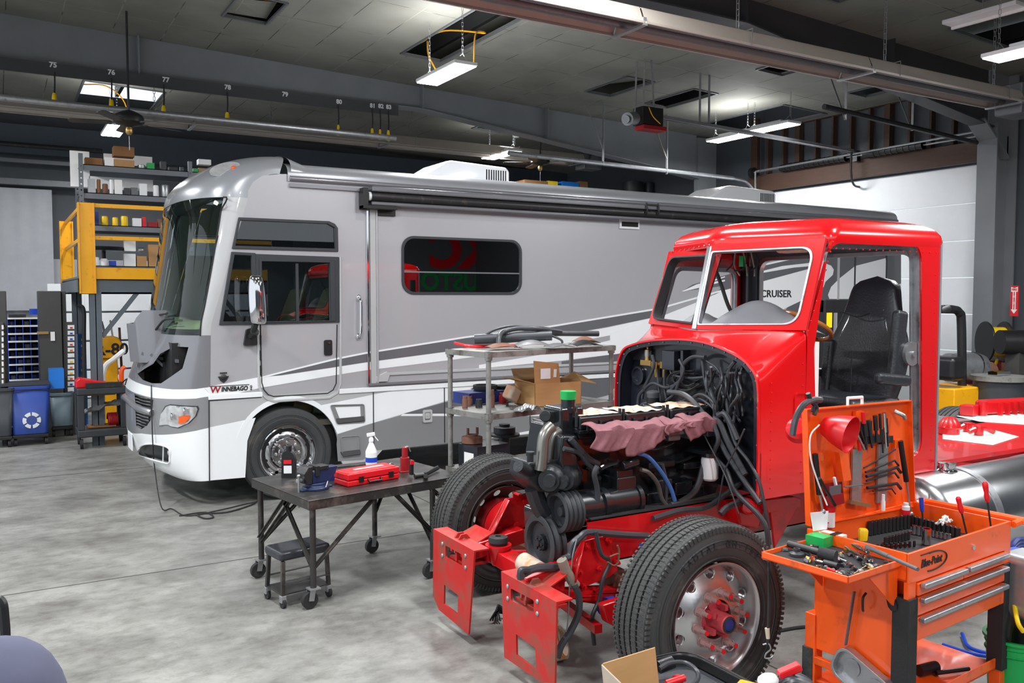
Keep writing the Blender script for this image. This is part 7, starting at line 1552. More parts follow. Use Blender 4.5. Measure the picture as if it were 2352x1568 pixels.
o = MB().cyl(H2(1230, 765, 7.5), H2(1375, 766, 7.6), .024, seg=20).build('straight_hose', 'hose_black'); tag(o, 'straight black hose pointing right on the top shelf', 'hose')
o = MB().tube([H2(1145, 793, 7.15), H2(1146, 775, 7.2), H2(1156, 762, 7.3), H2(1190, 754), H2(1240, 755), H2(1288, 761, 7.5)], .022, 12).build('bent_hose', 'hose_black'); tag(o, 'bent black hose with its open end facing forward on the top shelf', 'hose')
o = MB().tube([H2(1113, 770), H2(1135, 758), H2(1165, 750), H2(1195, 749), H2(1230, 757), H2(1265, 770), H2(1288, 780), H2(1292, 788)], .01, 10).build('arched_hose', 'hose_black'); tag(o, 'thin black hose arching over the other hoses on the top shelf', 'hose')
o = MB().tube([S2(1045, 788, zt2+.03), S2(1080, 795, zt2+.02), S2(1130, 795, zt2+.015), S2(1195, 792, zt2+.02)], .014, 8).build('red_tube', 'red_plastic'); tag(o, 'translucent red tube at the left of the top shelf', 'tube')
for k, (x0, x1, y, h, mt, lb) in enumerate(((1190, 1275, 803, .07, 'galv', 'grey bent sheet metal guard piled in the middle of the top shelf'), (1130, 1200, 805, .05, 'rust', 'curved rusty steel band under the hoses on the top shelf'), (1270, 1320, 802, .04, 'alu_rough', 'white metal strap bracket on the top shelf'), (1325, 1385, 800, .06, 'dark_steel', 'dark brown curved plate at the right end of the top shelf'), (1335, 1380, 793, .07, 'rust', 'brown folded flap behind the dark plate on the top shelf'))):
    a = S2(x0, y, zt3); b = S2(x1, y-3, zt3); v_ = (b-a); n2 = Vector((-v_.y, v_.x, 0)).normalized()*.11
    o = MB().grid(lambda u, v: a+v_*u+n2*v+Vector((0, 0, .008+h*math.sin(math.pi*(.15+.8*u))*(.5+.5*math.sin(v*2.5)))), 12, 5, thick=(0, 0, -.004)).build('metal_scrap', mt); tag(o, lb, 'metal part')
# carton on the middle shelf
zm3 = zm2+.002; a = S2(1230, 935, zm3); cb_m = Matrix.Translation((a.x+.23, a.y+.16, zm3)) @ Matrix.Rotation(math.atan2(ux2.y, ux2.x)-R(10), 4, 'Z')
t = wthing('cardboard_box', 'open brown cardboard box with white labels on its raised flap', 'box', (a.x+.2, a.y+.2, zm3))
def kb(name, mat, f): m = MB(); f(m); return xf(m, cb_m).build(name, mat, t)
kb('box_body', 'card', lambda m: m.box((-.24, -.17, 0), (.24, -.165, .2)).box((-.24, .165, 0), (.24, .17, .2)).box((-.24, -.17, 0), (-.235, .17, .2)).box((.235, -.17, 0), (.24, .17, .2)).box((-.24, -.17, 0), (.24, .17, .006)))
kb('flap', 'card', lambda m: m.prism([(-.24, -.17, .2), (.02, -.17, .2), (-.02, -.2, .37), (-.27, -.2, .4)], (0, .005, 0)))
kb('shipping_label', 'paper', lambda m: m.prism([(-.19, -.181, .24), (-.09, -.181, .24), (-.1, -.195, .33), (-.2, -.195, .33)], (0, -.002, 0)).prism([(-.06, -.181, .25), (-.03, -.181, .25), (-.035, -.195, .32), (-.065, -.195, .32)], (0, -.002, 0)))
kb('flap', 'card', lambda m: m.prism([(.24, -.17, .2), (.24, .17, .2), (.4, .17, .25), (.4, -.17, .17)], (0, 0, .005))); kb('flap', 'card', lambda m: m.prism([(-.24, .17, .2), (.24, .17, .2), (.22, .3, .29), (-.2, .3, .29)], (0, 0, .005))); kb('flap', 'card', lambda m: m.prism([(-.24, -.17, .2), (-.24, .17, .2), (-.38, .15, .24), (-.38, -.1, .24)], (0, 0, .005)))
MI = [(1068, 936, .04, .1, 'rust', 'short rusty pipe stub at the left end of the middle shelf'), (1078, 930, .05, .08, 'rust', 'rusty elbow fitting in front on the middle shelf'), (1100, 935, .05, .07, 'dark_steel', 'dark greasy fitting behind the front post'), (1128, 935, .05, .15, 'rust', 'tall brown cylinder behind the front post of the trolley'), (1155, 925, .06, .09, 'red_dark', 'dark red cup lying on the middle shelf'), (1085, 905, .03, .06, 'chrome', 'small chrome fitting near the blue tray'), (1165, 932, .02, .03, 'dark_steel', 'little dark nut at the front of the middle shelf'), (1175, 940, .02, .02, 'grey_steel', 'small grey nut right of the dark nut')]
for x, y, r_, h, mt, lb in MI: p = S2(x, y, zm3+.0); o = MB().lathe([(r_*.6, 0), (r_*.6, h*.7), (r_*.5, h*.72), (r_*.5, h), (r_*.3, h), (r_*.3, h*.5), (0, h*.5)], p, seg=18).build('pipe_fitting', mt); tag(o, lb, 'fitting')
a = S2(1125, 925, zm3); o = MB().cbox(a+Vector((0, .12, .05)), (.5, .24, .1), math.atan2(ux2.y, ux2.x)).build('blue_tray', 'blue_dark'); tag(o, 'dark blue plastic tray at the back of the middle shelf', 'tray')
o = MB().lathe([(.1, .105), (.11, .12), (.11, .15), (.09, .15), (.09, .12), (0, .12)], a+Vector((.02, .12, 0)), seg=32).build('belt_ring', 'black_rubber'); tag(o, 'black rubber ring lying on the blue tray', 'ring')
o = MB().lathe([(.07, .105), (.075, .13), (.06, .13), (0, .12)], a+Vector((.22, .16, 0)), seg=28).build('gasket_ring', 'black_rubber'); tag(o, 'small black ring at the right of the blue tray', 'ring')
a = S2(1180, 925, zm3+.02); o = MB().cbox(a+Vector((0, .03, .08)), (.13, .1, .13), Matrix.Rotation(.5, 3, 'Y') @ Matrix.Rotation(.4, 3, 'Z')).build('fluid_jug', 'tape_tan', bevel=.02); tag(o, 'cloudy plastic reservoir tipped over on the middle shelf', 'jug')
random.seed(3); a = S2(1215, 945, zm3); o = MB().grid(lambda u, v: a+Vector(((u-.5)*.22, (v-.5)*.14, .012+.05*abs(math.sin(u*7+v*4))*math.sin(math.pi*u))), 14, 8).build('plastic_bag', 'galv', flat=True); tag(o, 'crumpled clear plastic bag in front of the cardboard box', 'bag')
# lower shelf
zl3 = zl2+.002; a = S2(1105, 1075, zl3)
t = wthing('parts_carton', 'black cardboard carton with white print on the lower shelf', 'box', tuple(a)); b = pd(1065, 1110, 6.95); MBm = Matrix.Translation((a.x+.08, a.y+.1, zl3)) @ Matrix.Rotation(math.atan2(ux2.y, ux2.x), 4, 'Z')
xf(MB().box((-.17, -.13, 0), (.17, .13, .19)), MBm).build('carton', 'firewall_black', t); xf(MB().box((-.171, -.08, .03), (-.17, .05, .13)).box((-.12, -.132, .06), (.06, -.13, .1)), MBm).build('print', 'paper', t)
p = a+Vector((.08, .16, .19)); o = MB().lathe([(.09, 0), (.09, .05), (.05, .06), (.05, .07), (0, .07)], p+Vector((-.08, .0, .005)), seg=24).cyl(p+Vector((-.12, 0, .07)), p+Vector((-.12, 0, .13)), .012).cyl(p+Vector((-.03, 0, .07)), p+Vector((-.03, 0, .13)), .012).build('water_pump', 'rust'); tag(o, 'rusty pump with two studs standing on the black carton', 'pump')
p = S2(1152, 1050, zl3)+Vector((.1, .12, 0)); o = MB().lathe([(.05, .0), (.05, .16), (.14, .17), (.14, .19), (.1, .2), (.1, .25), (.05, .26), (.05, .28), (0, .28)], p, seg=32).build('fan_clutch_pulley', 'engine_dull'); tag(o, 'round black fan pulley standing beside the black carton', 'pulley')
# =============== left background: mezzanine, racks, bins ===============
def bxp(x0, x1, y0, y1, Y, dY, name, mat, parent=None, bevel=0):
    a = pY(x0, y0, Y); b = pY(x1, y1, Y); return MB().box((a.x, Y, b.z), (b.x, Y+dY, a.z)).build(name, mat, parent, bevel=bevel)
MZ_ = wthing('mezzanine', 'yellow railed grey steel mezzanine platform beyond the motorhome nose', 'mezzanine', (2.5, 15.5, 0))
M('mez_grey', (92, 100, 108), .45, var=.06)
zd = pY(280, 640, 14).z; xl = pY(196, 600, 14).x; xe = 6.6
MB().box((xl-.1, 14.0, zd-.22), (xe, 14.04, zd)).box((xl-.1, 14, zd-.02), (xe, 14.08, zd)).box((xl-.1, 14, zd-.22), (xe, 14.08, zd-.2)).box((xl-.1, 17.6, zd-.22), (xe, 17.64, zd)).box((xl-.12, 14, zd-.2), (xl-.08, 17.6, zd-.02)).build('deck_beam', 'mez_grey', MZ_)
MB().box((xl-.1, 14.0, zd), (xe, 17.6, zd+.03)).build('deck', 'mez_grey', MZ_)
def rail(p, q, w, h): MB().bar(p, q, w, h).build('guard_rail', 'yellow_paint', MZ_, bevel=.006)
for z0, h in ((pY(280, 475, 14).z, .06), (pY(280, 548, 14).z, .06)): rail((xl, 13.98, z0), (xe, 13.98, z0), .04, h); rail((xl-.02, 14, z0), (xl-.02, 17.6, z0), .04, h)
zt0 = pY(280, 617, 14).z; rail((xl, 13.97, (zt0+zd)/2), (xe, 13.97, (zt0+zd)/2), .03, zt0-zd+.02)
for (x, y) in ((xl, 13.95), (xl-.03, 17.6), (xe, 13.95)):
    zt_m = pY(196, 466, 14).z; MB().box((x-.09, y-.02, zd-.22), (x-.07, y+.1, zt_m)).box((x+.11, y-.02, zd-.22), (x+.13, y+.1, zt_m)).box((x-.09, y+.0, zd-.22), (x+.13, y+.02, zt_m)).build('guard_post', 'yellow_paint', MZ_)
for x in (xl+.12, 3.6, 6.2):
    for y in (14.05, 17.5): MB().box((x-.08, y-.06, 0), (x+.08, y-.05, zd-.2)).box((x-.08, y+.05, 0), (x+.08, y+.06, zd-.2)).box((x-.006, y-.06, 0), (x+.006, y+.06, zd-.2)).build('post', 'mez_grey', MZ_)
for p_ in (((xl+.2, 14.05, 1.6), (xl+.7, 14.05, zd-.2)), ((3.5, 14.05, 1.6), (3.0, 14.05, zd-.2))): MB().bar(*p_, .06).build('knee_brace', 'mez_grey', MZ_)
# rack standing on the deck
RK = wthing('storage_rack', 'grey slotted steel storage rack full of filters and boxes on the mezzanine', 'rack', (2.6, 15, zd+.03)); YR = 14.75
M('rack_grey', (108, 112, 118), .45, .2, var=.06)
LV = [pY(300, 384, YR).z, pY(300, 447, YR).z, pY(300, 519, YR).z, pY(300, 611, YR).z]; ra, rb = pY(186, 400, YR).x, pY(437, 400, YR).x; rw = rb-ra
for z in LV: MB().box((ra, YR, z-.09), (ra+2*rw, YR+.02, z)).box((ra, YR, z-.012), (ra+2*rw, YR+.75, z)).box((ra, YR+.73, z-.09), (ra+2*rw, YR+.75, z)).build('shelf', 'rack_grey', RK)
for x in (ra, rb, rb+rw):
    for y in (YR-.01, YR+.72):
        m = MB().plate([(x-.03, zd+.03), (x+.03, zd+.03), (x+.03, LV[0]+.16), (x-.03, LV[0]+.16)], [circ(x+s*.0, zd+.1+k*.09, .014, 6) for k in range(int((LV[0]-zd)/.09)) for s in (0,)], .004, MY(y)); m.box((x-.03, y, zd+.03), (x-.026, y+.05, LV[0]+.16)).build('upright', 'rack_grey', RK)
M('white_bright', (250, 248, 246), .6)
def item(k, x0, x1, y0, y1, kind, mat, lb, Y=None, base=None):
    Y = Y or YR+.08; z = LV[k] if base is None else base; a = pY(x0, y0, Y); b = pY(x1, y1, Y); sh = z-b.z if base is None else 0; h = a.z-b.z; w = b.x-a.x; xc_ = (a.x+b.x)/2; up_ = max(0, b.z-z) if (b.z-z) > .12 else 0; z += .002+up_
    if kind == 'b': o = MB().box((a.x, Y, z), (b.x, Y+max(.12, w*.8), z+h)).build('carton', mat); cat = 'box'
    elif kind == 'c': o = MB().lathe([(w/2*.95, 0), (w/2, .01), (w/2, h*.9), (w/2*.85, h), (0, h)], (xc_, Y+w/2, z), seg=18).build('filter_canister', mat); cat = 'canister'
    else: o = MB().sph((xc_, Y+w/2, z+h/2), w/2, sc=(1, 1, h/w)).build('glass_jar', mat); cat = 'jar'
    return tag(o, lb, cat)
T1, T2, T3, T4 = ' on the top rack shelf', ' on the second rack shelf', ' on the third rack shelf behind the yellow rail', ' on the lowest rack shelf'
IT = [(0, 195, 236, 358, 378, 'b', 'card_dark', 'low brown carton at the left end'+T1), (0, 240, 262, 357, 379, 'b', 'white_bright', 'small white carton between two brown ones'+T1), (0, 261, 309, 362, 383, 'b', 'card', 'brown carton under the tallest carton'+T1),
 (0, 317, 335, 373, 384, 'c', 'galv', 'short silver canister'+T1), (0, 338, 355, 369, 385, 'b', 'green', 'green carton beside the silver canister'+T1), (0, 369, 382, 365, 386, 'b', 'firewall_black', 'narrow black and white carton'+T1), (0, 388, 408, 378, 388, 'b', 'black_plastic', 'black carton lettered in white near the middle upright'+T1),
 (0, 444, 455, 382, 392, 'b', 'green', 'small green carton right of the middle upright'+T1), (0, 456, 485, 380, 393, 'b', 'card', 'flat brown carton under a white one'+T1), (0, 488, 503, 386, 396, 'b', 'green', 'flat green carton near the yellow can'+T1), (0, 500, 512, 377, 391, 'c', 'yellow', 'yellow can at the right end'+T1),
 (1, 202, 220, 404, 438, 'b', 'galv', 'tall grey carton at the left end'+T2), (1, 222, 232, 407, 440, 'c', 'card_dark', 'tall amber canister'+T2), (1, 235, 249, 417, 441, 'c', 'rust', 'short amber canister'+T2), (1, 251, 261, 406, 440, 'c', 'white', 'slim white canister'+T2), (1, 263, 281, 407, 442, 'b', 'paper', 'tall white carton left of the black one'+T2),
 (1, 285, 299, 426, 443, 'b', 'firewall_black', 'black carton with yellow foot'+T2), (1, 301, 317, 425, 444, 'b', 'grey_steel', 'grey carton right of the black one'+T2), (1, 320, 338, 417, 446, 'b', 'white', 'white carton in front of the bright panel'+T2), (1, 352, 366, 419, 446, 'c', 'white', 'wrapped white canister'+T2), (1, 371, 391, 418, 448, 'c', 'galv', 'large wrapped canister near the motorhome roof'+T2),
 (2, 209, 227, 477, 508, 'b', 'blue_dark', 'dark blue carton'+T3), (2, 232, 249, 487, 509, 'c', 'yellow', 'leftmost wrapped yellow canister'+T3), (2, 258, 272, 490, 510, 'c', 'yellow', 'middle and smallest yellow canister'+T3), (2, 278, 295, 487, 511, 'c', 'yellow', 'rightmost yellow canister with white label'+T3), (2, 305, 325, 492, 512, 'b', 'white', 'white carton with red stripe'+T3), (2, 327, 335, 489, 512, 'b', 'red_plastic', 'thin red carton'+T3), (2, 340, 362, 500, 513, 'b', 'red_dark', 'low dark red carton'+T3), (2, 363, 378, 494, 514, 'b', 'card_dark', 'brown carton by the windshield'+T3),
 (3, 213, 229, 585, 605, 'c', 'white', 'white tub at the left'+T4), (3, 231, 248, 588, 605, 'c', 'paper', 'rounded white canister'+T4), (3, 251, 267, 594, 606, 'b', 'blue', 'small blue carton'+T4), (3, 285, 312, 578, 607, 'b', 'white', 'white carton, lower of two'+T4), (3, 314, 337, 583, 607, 'b', 'card', 'brown carton under the glass globe'+T4), (3, 341, 366, 556, 607, 'b', 'card', 'tall brown carton stack next to the windshield'+T4)]
for q in IT: item(*q)
zz_ = lambda n: 0
def stack(k, x0, x1, y0, y1, kind, mat, lb): Y = YR+.1; b = pY(x1, y1, Y); item(k, x0, x1, y0, y1, kind, mat, lb, Y, b.z)
stack(0, 261, 309, 335, 361, 'b', 'card_dark', 'tallest brown carton standing on another carton'+T1); stack(0, 456, 485, 365, 379, 'b', 'white', 'white carton on the flat brown one'+T1); stack(3, 285, 312, 550, 577, 'b', 'paper', 'white carton, upper of two'+T4); stack(3, 315, 335, 567, 582, 's', 'galv', 'round glass globe on a brown carton'+T4)
for (x0, x1, y0, y1, lb) in ((160, 207, 345, 430, 'brightest white board standing at the left end of the rack'), (238, 350, 352, 383, 'white board behind the cartons of the top shelf'), (205, 352, 404, 440, 'white board behind the canisters of the second shelf')):
    o = bxp(x0, x1, y0, y1, YR+.55, .03, 'white_board', 'white_bright'); tag(o, lb, 'board')
t = wthing('stool_seat', 'black stool seat lying upside down on the lowest rack shelf', 'seat', tuple(pY(238, 580, YR+.1))); c = pY(238, 573, YR+.3); MB().lathe([(.05, -.03), (.3, -.02), (.33, .02), (.3, .04), (0, .05)], c, seg=24).cyl(c-Vector((0, 0, .2)), c, .03).build('seat_shell', 'black_plastic', t)
# small parts cabinets against the back
def cab(x0, x1, y0, y1, Y, dY, name, mat, lb, cat): t = wthing(name, lb, cat, tuple(pY((x0+x1)/2, y1, Y))); a = pY(x0, y0, Y); MB().box((a.x, Y, 0), (pY(x1, y0, Y).x, Y+dY, a.z)).build('body', mat, t, bevel=.01); return t
M('cab_dark', (66, 66, 64), .5, var=.08)
t = cab(87, 140, 668, 900, 15.2, .5, 'steel_cabinet', 'cab_dark', 'tall dark grey steel cabinet between the blue bins and the drawers', 'cabinet')
a = pY(98, 764, 15.2); MB().cbox((a.x, 15.18, a.z), (.16, .03, .04)).build('handle', 'brass', t); a = pY(121, 772, 15.2); MB().cbox((a.x, 15.19, a.z), (.06, .01, .14)).build('label_plate', 'paper', t)
t = cab(141, 151, 668, 900, 15.25, .5, 'cabinet_post', 'cab_dark', 'dark post joined to the cabinet side', 'post')
t = cab(-6, 14, 668, 1010, 14.9, .5, 'steel_cabinet', 'cab_dark', 'dark steel cabinet cut by the left picture edge', 'cabinet')
random.seed(5)
def drawers(x0, x1, ys, Y, name, lb, body, fm):
    t = wthing(name, lb, 'drawers', tuple(pY(x0, ys[-1], Y))); a = pY(x0, ys[0], Y); b = pY(x1, ys[-1], Y); MB().box((a.x, Y, 0), (b.x, Y+.4, a.z+.03)).build('cabinet_shell', body, t)
    for y0, y1 in zip(ys, ys[1:]):
        p, q = pY(x0, y0, Y), pY(x1, y1, Y); d = MB().box((p.x+.02, Y-.02, q.z+.02), (q.x-.02, Y, p.z-.01)).build('drawer', fm, t)
        MB().box((p.x+.05, Y-.026, q.z+.03), ((p.x+q.x)/2+.02, Y-.02, p.z-.04)).build('drawer_label', random.choice(['orange', 'yellow', 'blue', 'paper', 'red_plastic']), d)
    return t
drawers(152, 174, [745+13*k for k in range(13)], 15.25, 'parts_cabinet', 'narrow cabinet of white labelled parts drawers beside the dark post', 'cab_dark', 'paper')
drawers(178, 200, [772+14*k for k in range(8)], 15.6, 'parts_cabinet', 'bright blue parts drawers beside the mezzanine post', 'blue_bright', 'blue_bright')
drawers(0, 12, [745+14*k for k in range(11)], 14.7, 'parts_cabinet', 'white labelled drawers at the left picture edge', 'cab_dark', 'paper')
t = wthing('bin_rack', 'blue compartment rack of small parts bins behind the recycling bin', 'parts rack', tuple(pY(56, 900, 15.9))); Y = 15.9; a = pY(17, 730, Y); b = pY(94, 1000, Y)
MB().box((a.x, Y+.3, 0), (b.x, Y+.32, a.z)).build('back_panel', 'blue_dark', t); rows_ = 15; hz = (a.z)/rows_
for k in range(rows_+1): MB().box((a.x, Y, k*hz-.012), (b.x, Y+.3, k*hz)).build('bin_shelf', 'blue_bright', t); MB().box((a.x, Y-.01, k*hz-.022), (b.x, Y, k*hz+.004)).build('label_strip', 'paper', t)
for k in range(5): x = a.x+(b.x-a.x)*k/4; MB().box((x-.006, Y, 0), (x+.006, Y+.3, a.z)).build('bin_divider', 'blue', t)
for i in range(7, 15):
    for j in range(4):
        if random.random() < .7: x = a.x+(b.x-a.x)*(j+.5)/4; c = Vector((x, Y+.15, i*hz+.002)); o = MB().cbox(c+Vector((0, 0, .03)), (.07, .08, .06), random.random()).build('hardware_piece', random.choice(['grey_steel', 'dark_steel', 'galv']), t)
o = bxp(68, 86, 709, 722, 15.95, .2, 'blue_bin', 'blue'); tag(o, 'small blue bin standing on top of the blue compartment rack', 'bin'); o = bxp(20, 60, 722, 730, 15.95, .2, 'flat_carton', 'dark_steel'); tag(o, 'flat dark carton with white label on the compartment rack', 'box')
# recycling bin and grey bin
def bin_(cx, w, z0, z1, mat, name, lb, tw=.86, dep=.45):
    t = wthing(name, lb, 'bin', (cx.x, cx.y, 0)); x, y = cx.x, cx.y; n = MB(); P0 = rrect(-w/2*tw, -dep/2*tw, w/2*tw, dep/2*tw, .05); P1 = rrect(-w/2, -dep/2, w/2, dep/2, .06); k = len(P0)
    n.add([(x+a, y+b, z0) for a, b in P0]+[(x+a, y+b, z1) for a, b in P1], [(i, (i+1) % k, k+(i+1) % k, k+i) for i in range(k)]+[tuple(range(k))[::-1]]); n.build('bin_body', mat, t, solid=.01)
    MB().plate([(x+a*1.06, y+b*1.06) for a, b in P1], [[(x+a*.96, y+b*.96) for a, b in P1]], .05, MZ(z1)).build('rim', mat, t, bevel=.008)
    MB().box((x-w/2*.9, y-dep/2, z0-.06), (x+w/2*.9, y+dep/2, z0-.01)).build('dolly', 'black_plastic', t, bevel=.01)
    for sx_ in (-1, 1):
        for sy_ in (-1, 1): MB().cyl((x+sx_*w*.38-.02, y+sy_*dep*.38, .05), (x+sx_*w*.38+.02, y+sy_*dep*.38, .05), .05, seg=16).build('caster', 'black_rubber', t)
    return t
M('bin_blue', (38, 68, 150), .45, var=.1, dirt=(30, 40, 90), dirt_amt=.15); M('bin_grey', (110, 128, 138), .5, var=.06)
c = pz(72, 1022); w = pY(118, 900, c.y).x-pY(25, 900, c.y).x; zt4 = pY(70, 890, c.y).z; t = bin_(c+Vector((0, .2, 0)), w, .17, zt4, 'bin_blue', 'recycling_bin', 'blue recycling bin with white arrows symbol on a black dolly')
rc = pY(73, 965, c.y-.02); sy = MB(); ym = c.y-.02+.0
yy = c.y+.2-.45/2+.01
for k in range(3):
    a = 2.094*k+.5236; 
    for (r0, a0, a1) in ((.11, a+.12, a+1.0), (.11, a+1.2, a+1.95)):
        P = [(rc.x+.12*math.cos(a0+(a1-a0)*i/4), rc.z+.12*math.sin(a0+(a1-a0)*i/4)) for i in range(5)]+[(rc.x+.07*math.cos(a1+(a0-a1)*i/4), rc.z+.07*math.sin(a1+(a0-a1)*i/4)) for i in range(5)]
        sy.plate(P, [], .003, MY(yy-.004))
sy.build('recycling_symbol', 'white', t); MB().tube([(rc.x-.25, yy-.01, rc.z+.42), (rc.x, yy-.012, rc.z+.45), (rc.x+.25, yy-.01, rc.z+.43)], .008).build('marker_line', 'black_plastic', t)
o = MB().cbox((rc.x+.35, c.y+.3, zt4+.1), (.2, .25, .3)).build('blue_flap_board', 'blue_bright'); tag(o, 'light blue folded lid standing on the recycling bin rim', 'lid'); o = MB().box((rc.x-.4, c.y+.0, zt4+.03), (rc.x+.25, c.y+.4, zt4+.07)).build('flat_board', 'hose_black'); tag(o, 'dark flat lid lying on the recycling bin', 'lid')
c = pz(145, 1003); w = pY(172, 950, c.y).x-pY(118, 950, c.y).x; bin_(c+Vector((0, .25, 0)), w, .17, pY(145, 906, c.y).z, 'bin_grey', 'trash_bin', 'blue grey waste bin standing between the recycling bin and the service cart')
c = pz(-20, 1030); bin_(c+Vector((0, .2, 0)), .6, .17, pY(5, 895, c.y).z, 'hose_black', 'trash_bin', 'dark bin cut off by the left picture edge')
# service cart
Y = 13.75; a = pY(176, 893, Y); b = pY(296, 1035, Y); t = wthing('service_cart', 'dark plastic two shelf service cart loaded with tools near the motorhome nose', 'cart', ((a.x+b.x)/2, Y+.25, 0))
for z0, z1 in ((a.z-.1, a.z), (.16, .27)): MB().box((a.x, Y, z0), (b.x, Y+.55, z1)).build('shelf', 'hose_black', t, bevel=.02)
for x in (a.x+.05, b.x-.05):
    for y in (Y+.04, Y+.5): MB().box((x-.045, y-.03, .27), (x+.045, y+.03, a.z-.1)).build('post', 'hose_black', t, bevel=.01); MB().cyl((x-.02, y, .07), (x+.02, y, .07), .07, seg=18).build('caster', 'black_rubber', t)
zc = a.z
o = MB().prism([(a.x, Y+.1, zc), (a.x+.42, Y+.1, zc), (a.x+.42, Y+.1, zc+.06), (a.x+.05, Y+.1, zc+.14), (a.x, Y+.1, zc+.1)], (0, .3, 0)).build('red_tool_case', 'red_plastic', bevel=.015); tag(o, 'red plastic tool case lying on the service cart', 'case')
o = MB().box((a.x+.12, Y+.0, zc), (a.x+.6, Y+.09, zc+.07)).build('socket_box', 'dark_steel'); tag(o, 'flat dark metal box in front of the red case on the service cart', 'box')
o = MB().tube([(a.x+.6, Y+.2, zc+.02), (a.x+.7, Y+.15, zc+.1), (a.x+.85, Y+.2, zc+.02), (a.x+.72, Y+.3, zc+.08), (a.x+.65, Y+.1, zc+.02)], .01).build('cable_pile', 'black_rubber'); tag(o, 'black cable heap on the right end of the service cart', 'cable')
o = MB().box((a.x+.15, Y+.12, .75), (b.x-.15, Y+.4, .92)).box((a.x+.15, Y+.12, .28), (b.x-.15, Y+.4, .3)).build('carton_stack', 'card_dark'); tag(o, 'brown carton in the middle of the service cart', 'box')
random.seed(8)
for mt, lb, x in (('red_dark', 'dark red coiled air hose on the lower cart shelf', .42), ('blue_dark', 'dark blue coiled hose on the lower cart shelf', .7)):
    o = MB().tube([(a.x+x+.12*(k/40), Y+.2+.09*math.cos(k*.9), .38+.09*math.sin(k*.9)) for k in range(41)], .016, 6, n=2).build('coil_hose', mt); tag(o, lb, 'hose')
o = MB().grid(lambda u, v: (a.x+.1+u*.9, Y+.05+.4*v, .5+.12*math.sin(3.1*u)+.03*math.sin(u*23+v*9)), 20, 8).build('plastic_sheet', 'galv', flat=True); tag(o, 'crumpled clear plastic sheet on the lower cart shelf', 'sheet')
# yellow machine and leaning tubes
t = wthing('floor_machine', 'yellow machine with black R-80 lettering behind the service cart', 'machine', (1.7, 15.2, 0)); p = pY(215, 775, 15.2); q = pY(272, 822, 15.2)
MB().prism([(p.x, 15.2, p.z), (q.x, 15.2, p.z+.0), (q.x+.1, 15.2, p.z-.15), (q.x, 15.2, q.z), (p.x+.05, 15.2, q.z)], (0, .6, 0)).box((q.x-.25, 15.3, 0), (q.x, 15.7, q.z)).build('hopper', 'yellow_paint', t, bevel=.02)
c = pY(256, 803, 15.2); MB().text('R-80', .26, .002, MY(15.19) @ Matrix.Translation((c.x, c.z, 0)), bold=.006).build('lettering', 'black_plastic', t, flat=True)
for k, (x0, y0, x1, y1, r_, mt, lb) in enumerate(((230, 738, 285, 880, .04, 'galv', 'grey steel tube leaning by the yellow machine'), (253, 735, 272, 800, .015, 'paper', 'thin white rod leaning by the yellow machine'), (274, 752, 283, 850, .02, 'rust', 'thin brown rod leaning near the motorhome nose'))):
    o = MB().cyl(pY(x0, y0, 15.95), pY(x1, y1+60, 15.9), r_, seg=12).build('leaning_tube', mt); tag(o, lb, 'tube')
o = MB().tube([pY(285, 805, 14.4), pY(262, 824, 14.4), pY(240, 845, 14.4), pY(235, 900, 14.4), pY(236, 1000, 14.4)], .04).build('white_hose', 'paper'); tag(o, 'thick white hose arching down behind the service cart', 'hose')
o = MB().tube([pY(288, 842, 14.3), pY(280, 850, 14.3), pY(279, 880, 14.3), pY(279, 1000, 14.3)], .035).build('orange_tube', 'orange'); tag(o, 'bent orange tube frame beside the motorhome nose', 'frame')
o = MB().tube([pY(180, 700, 15), pY(192, 712, 15), pY(193, 770, 15), pY(193, 1000, 15)], .03).build('black_hose', 'black_rubber'); tag(o, 'black hose hanging on the mezzanine post', 'hose')
# tall dark box and freight behind the motorhome roof
o = bxp(780, 845, 352, 480, 15.6, .6, 'brown_cabinet', 'wood_dark'); o.location.z = zd+.03; tag(o, 'dark brown cabinet rising behind the motorhome roof', 'cabinet')
M('shelf_dk', (50, 50, 52), .6); o = MB().box((6.9, 16.6, 3.3), (13.5, 17.6, 3.5)).box((6.9, 17.4, 0), (7.1, 17.6, 3.3)).box((13.3, 17.4, 0), (13.5, 17.6, 3.3)).box((6.9, 16.6, 0), (7.1, 16.8, 3.3)).box((13.3, 16.6, 0), (13.5, 16.8, 3.3)).build('loft_shelf', 'shelf_dk'); tag(o, 'dark storage loft behind the motorhome roof', 'shelf')
def rf_(x0, x1, y0, kind, mat, name, lb, cat):
    a = pY(x0, y0, 16.8); b = pY(x1, y0, 16.8); w = b.x-a.x
    o = (MB().box((a.x, 16.8, 3.502), (b.x, 17.2, a.z)) if kind == 'b' else MB().lathe([(w/2, 0), (w/2*.96, (a.z-3.5)*.8), (w/2*1.04, (a.z-3.5)*.85), (w/2, a.z-3.5), (0, a.z-3.5)], (a.x+w/2, 16.8+w/2, 3.502), seg=20)).build(name, mat); tag(o, lb, cat)
rf_(1205, 1258, 412, 'b', 'card_dark', 'wooden_crate', 'reddish wooden crate above the motorhome roof right of the first rooftop unit', 'crate'); rf_(1259, 1281, 415, 'b', 'yellow', 'yellow_carton', 'yellow carton above the motorhome roof', 'box'); rf_(1292, 1330, 416, 'b', 'blue_bright', 'blue_carton', 'light blue carton above the motorhome roof', 'box'); rf_(1332, 1350, 416, 'b', 'card_dark', 'small_crate', 'small brown crate beside the light blue carton', 'crate')
rf_(1450, 1488, 414, 'c', 'hose_black', 'black_drum', 'left black drum seen above the motorhome roof', 'drum'); rf_(1489, 1506, 418, 'c', 'hose_black', 'black_drum', 'right black drum seen above the motorhome roof', 'drum')
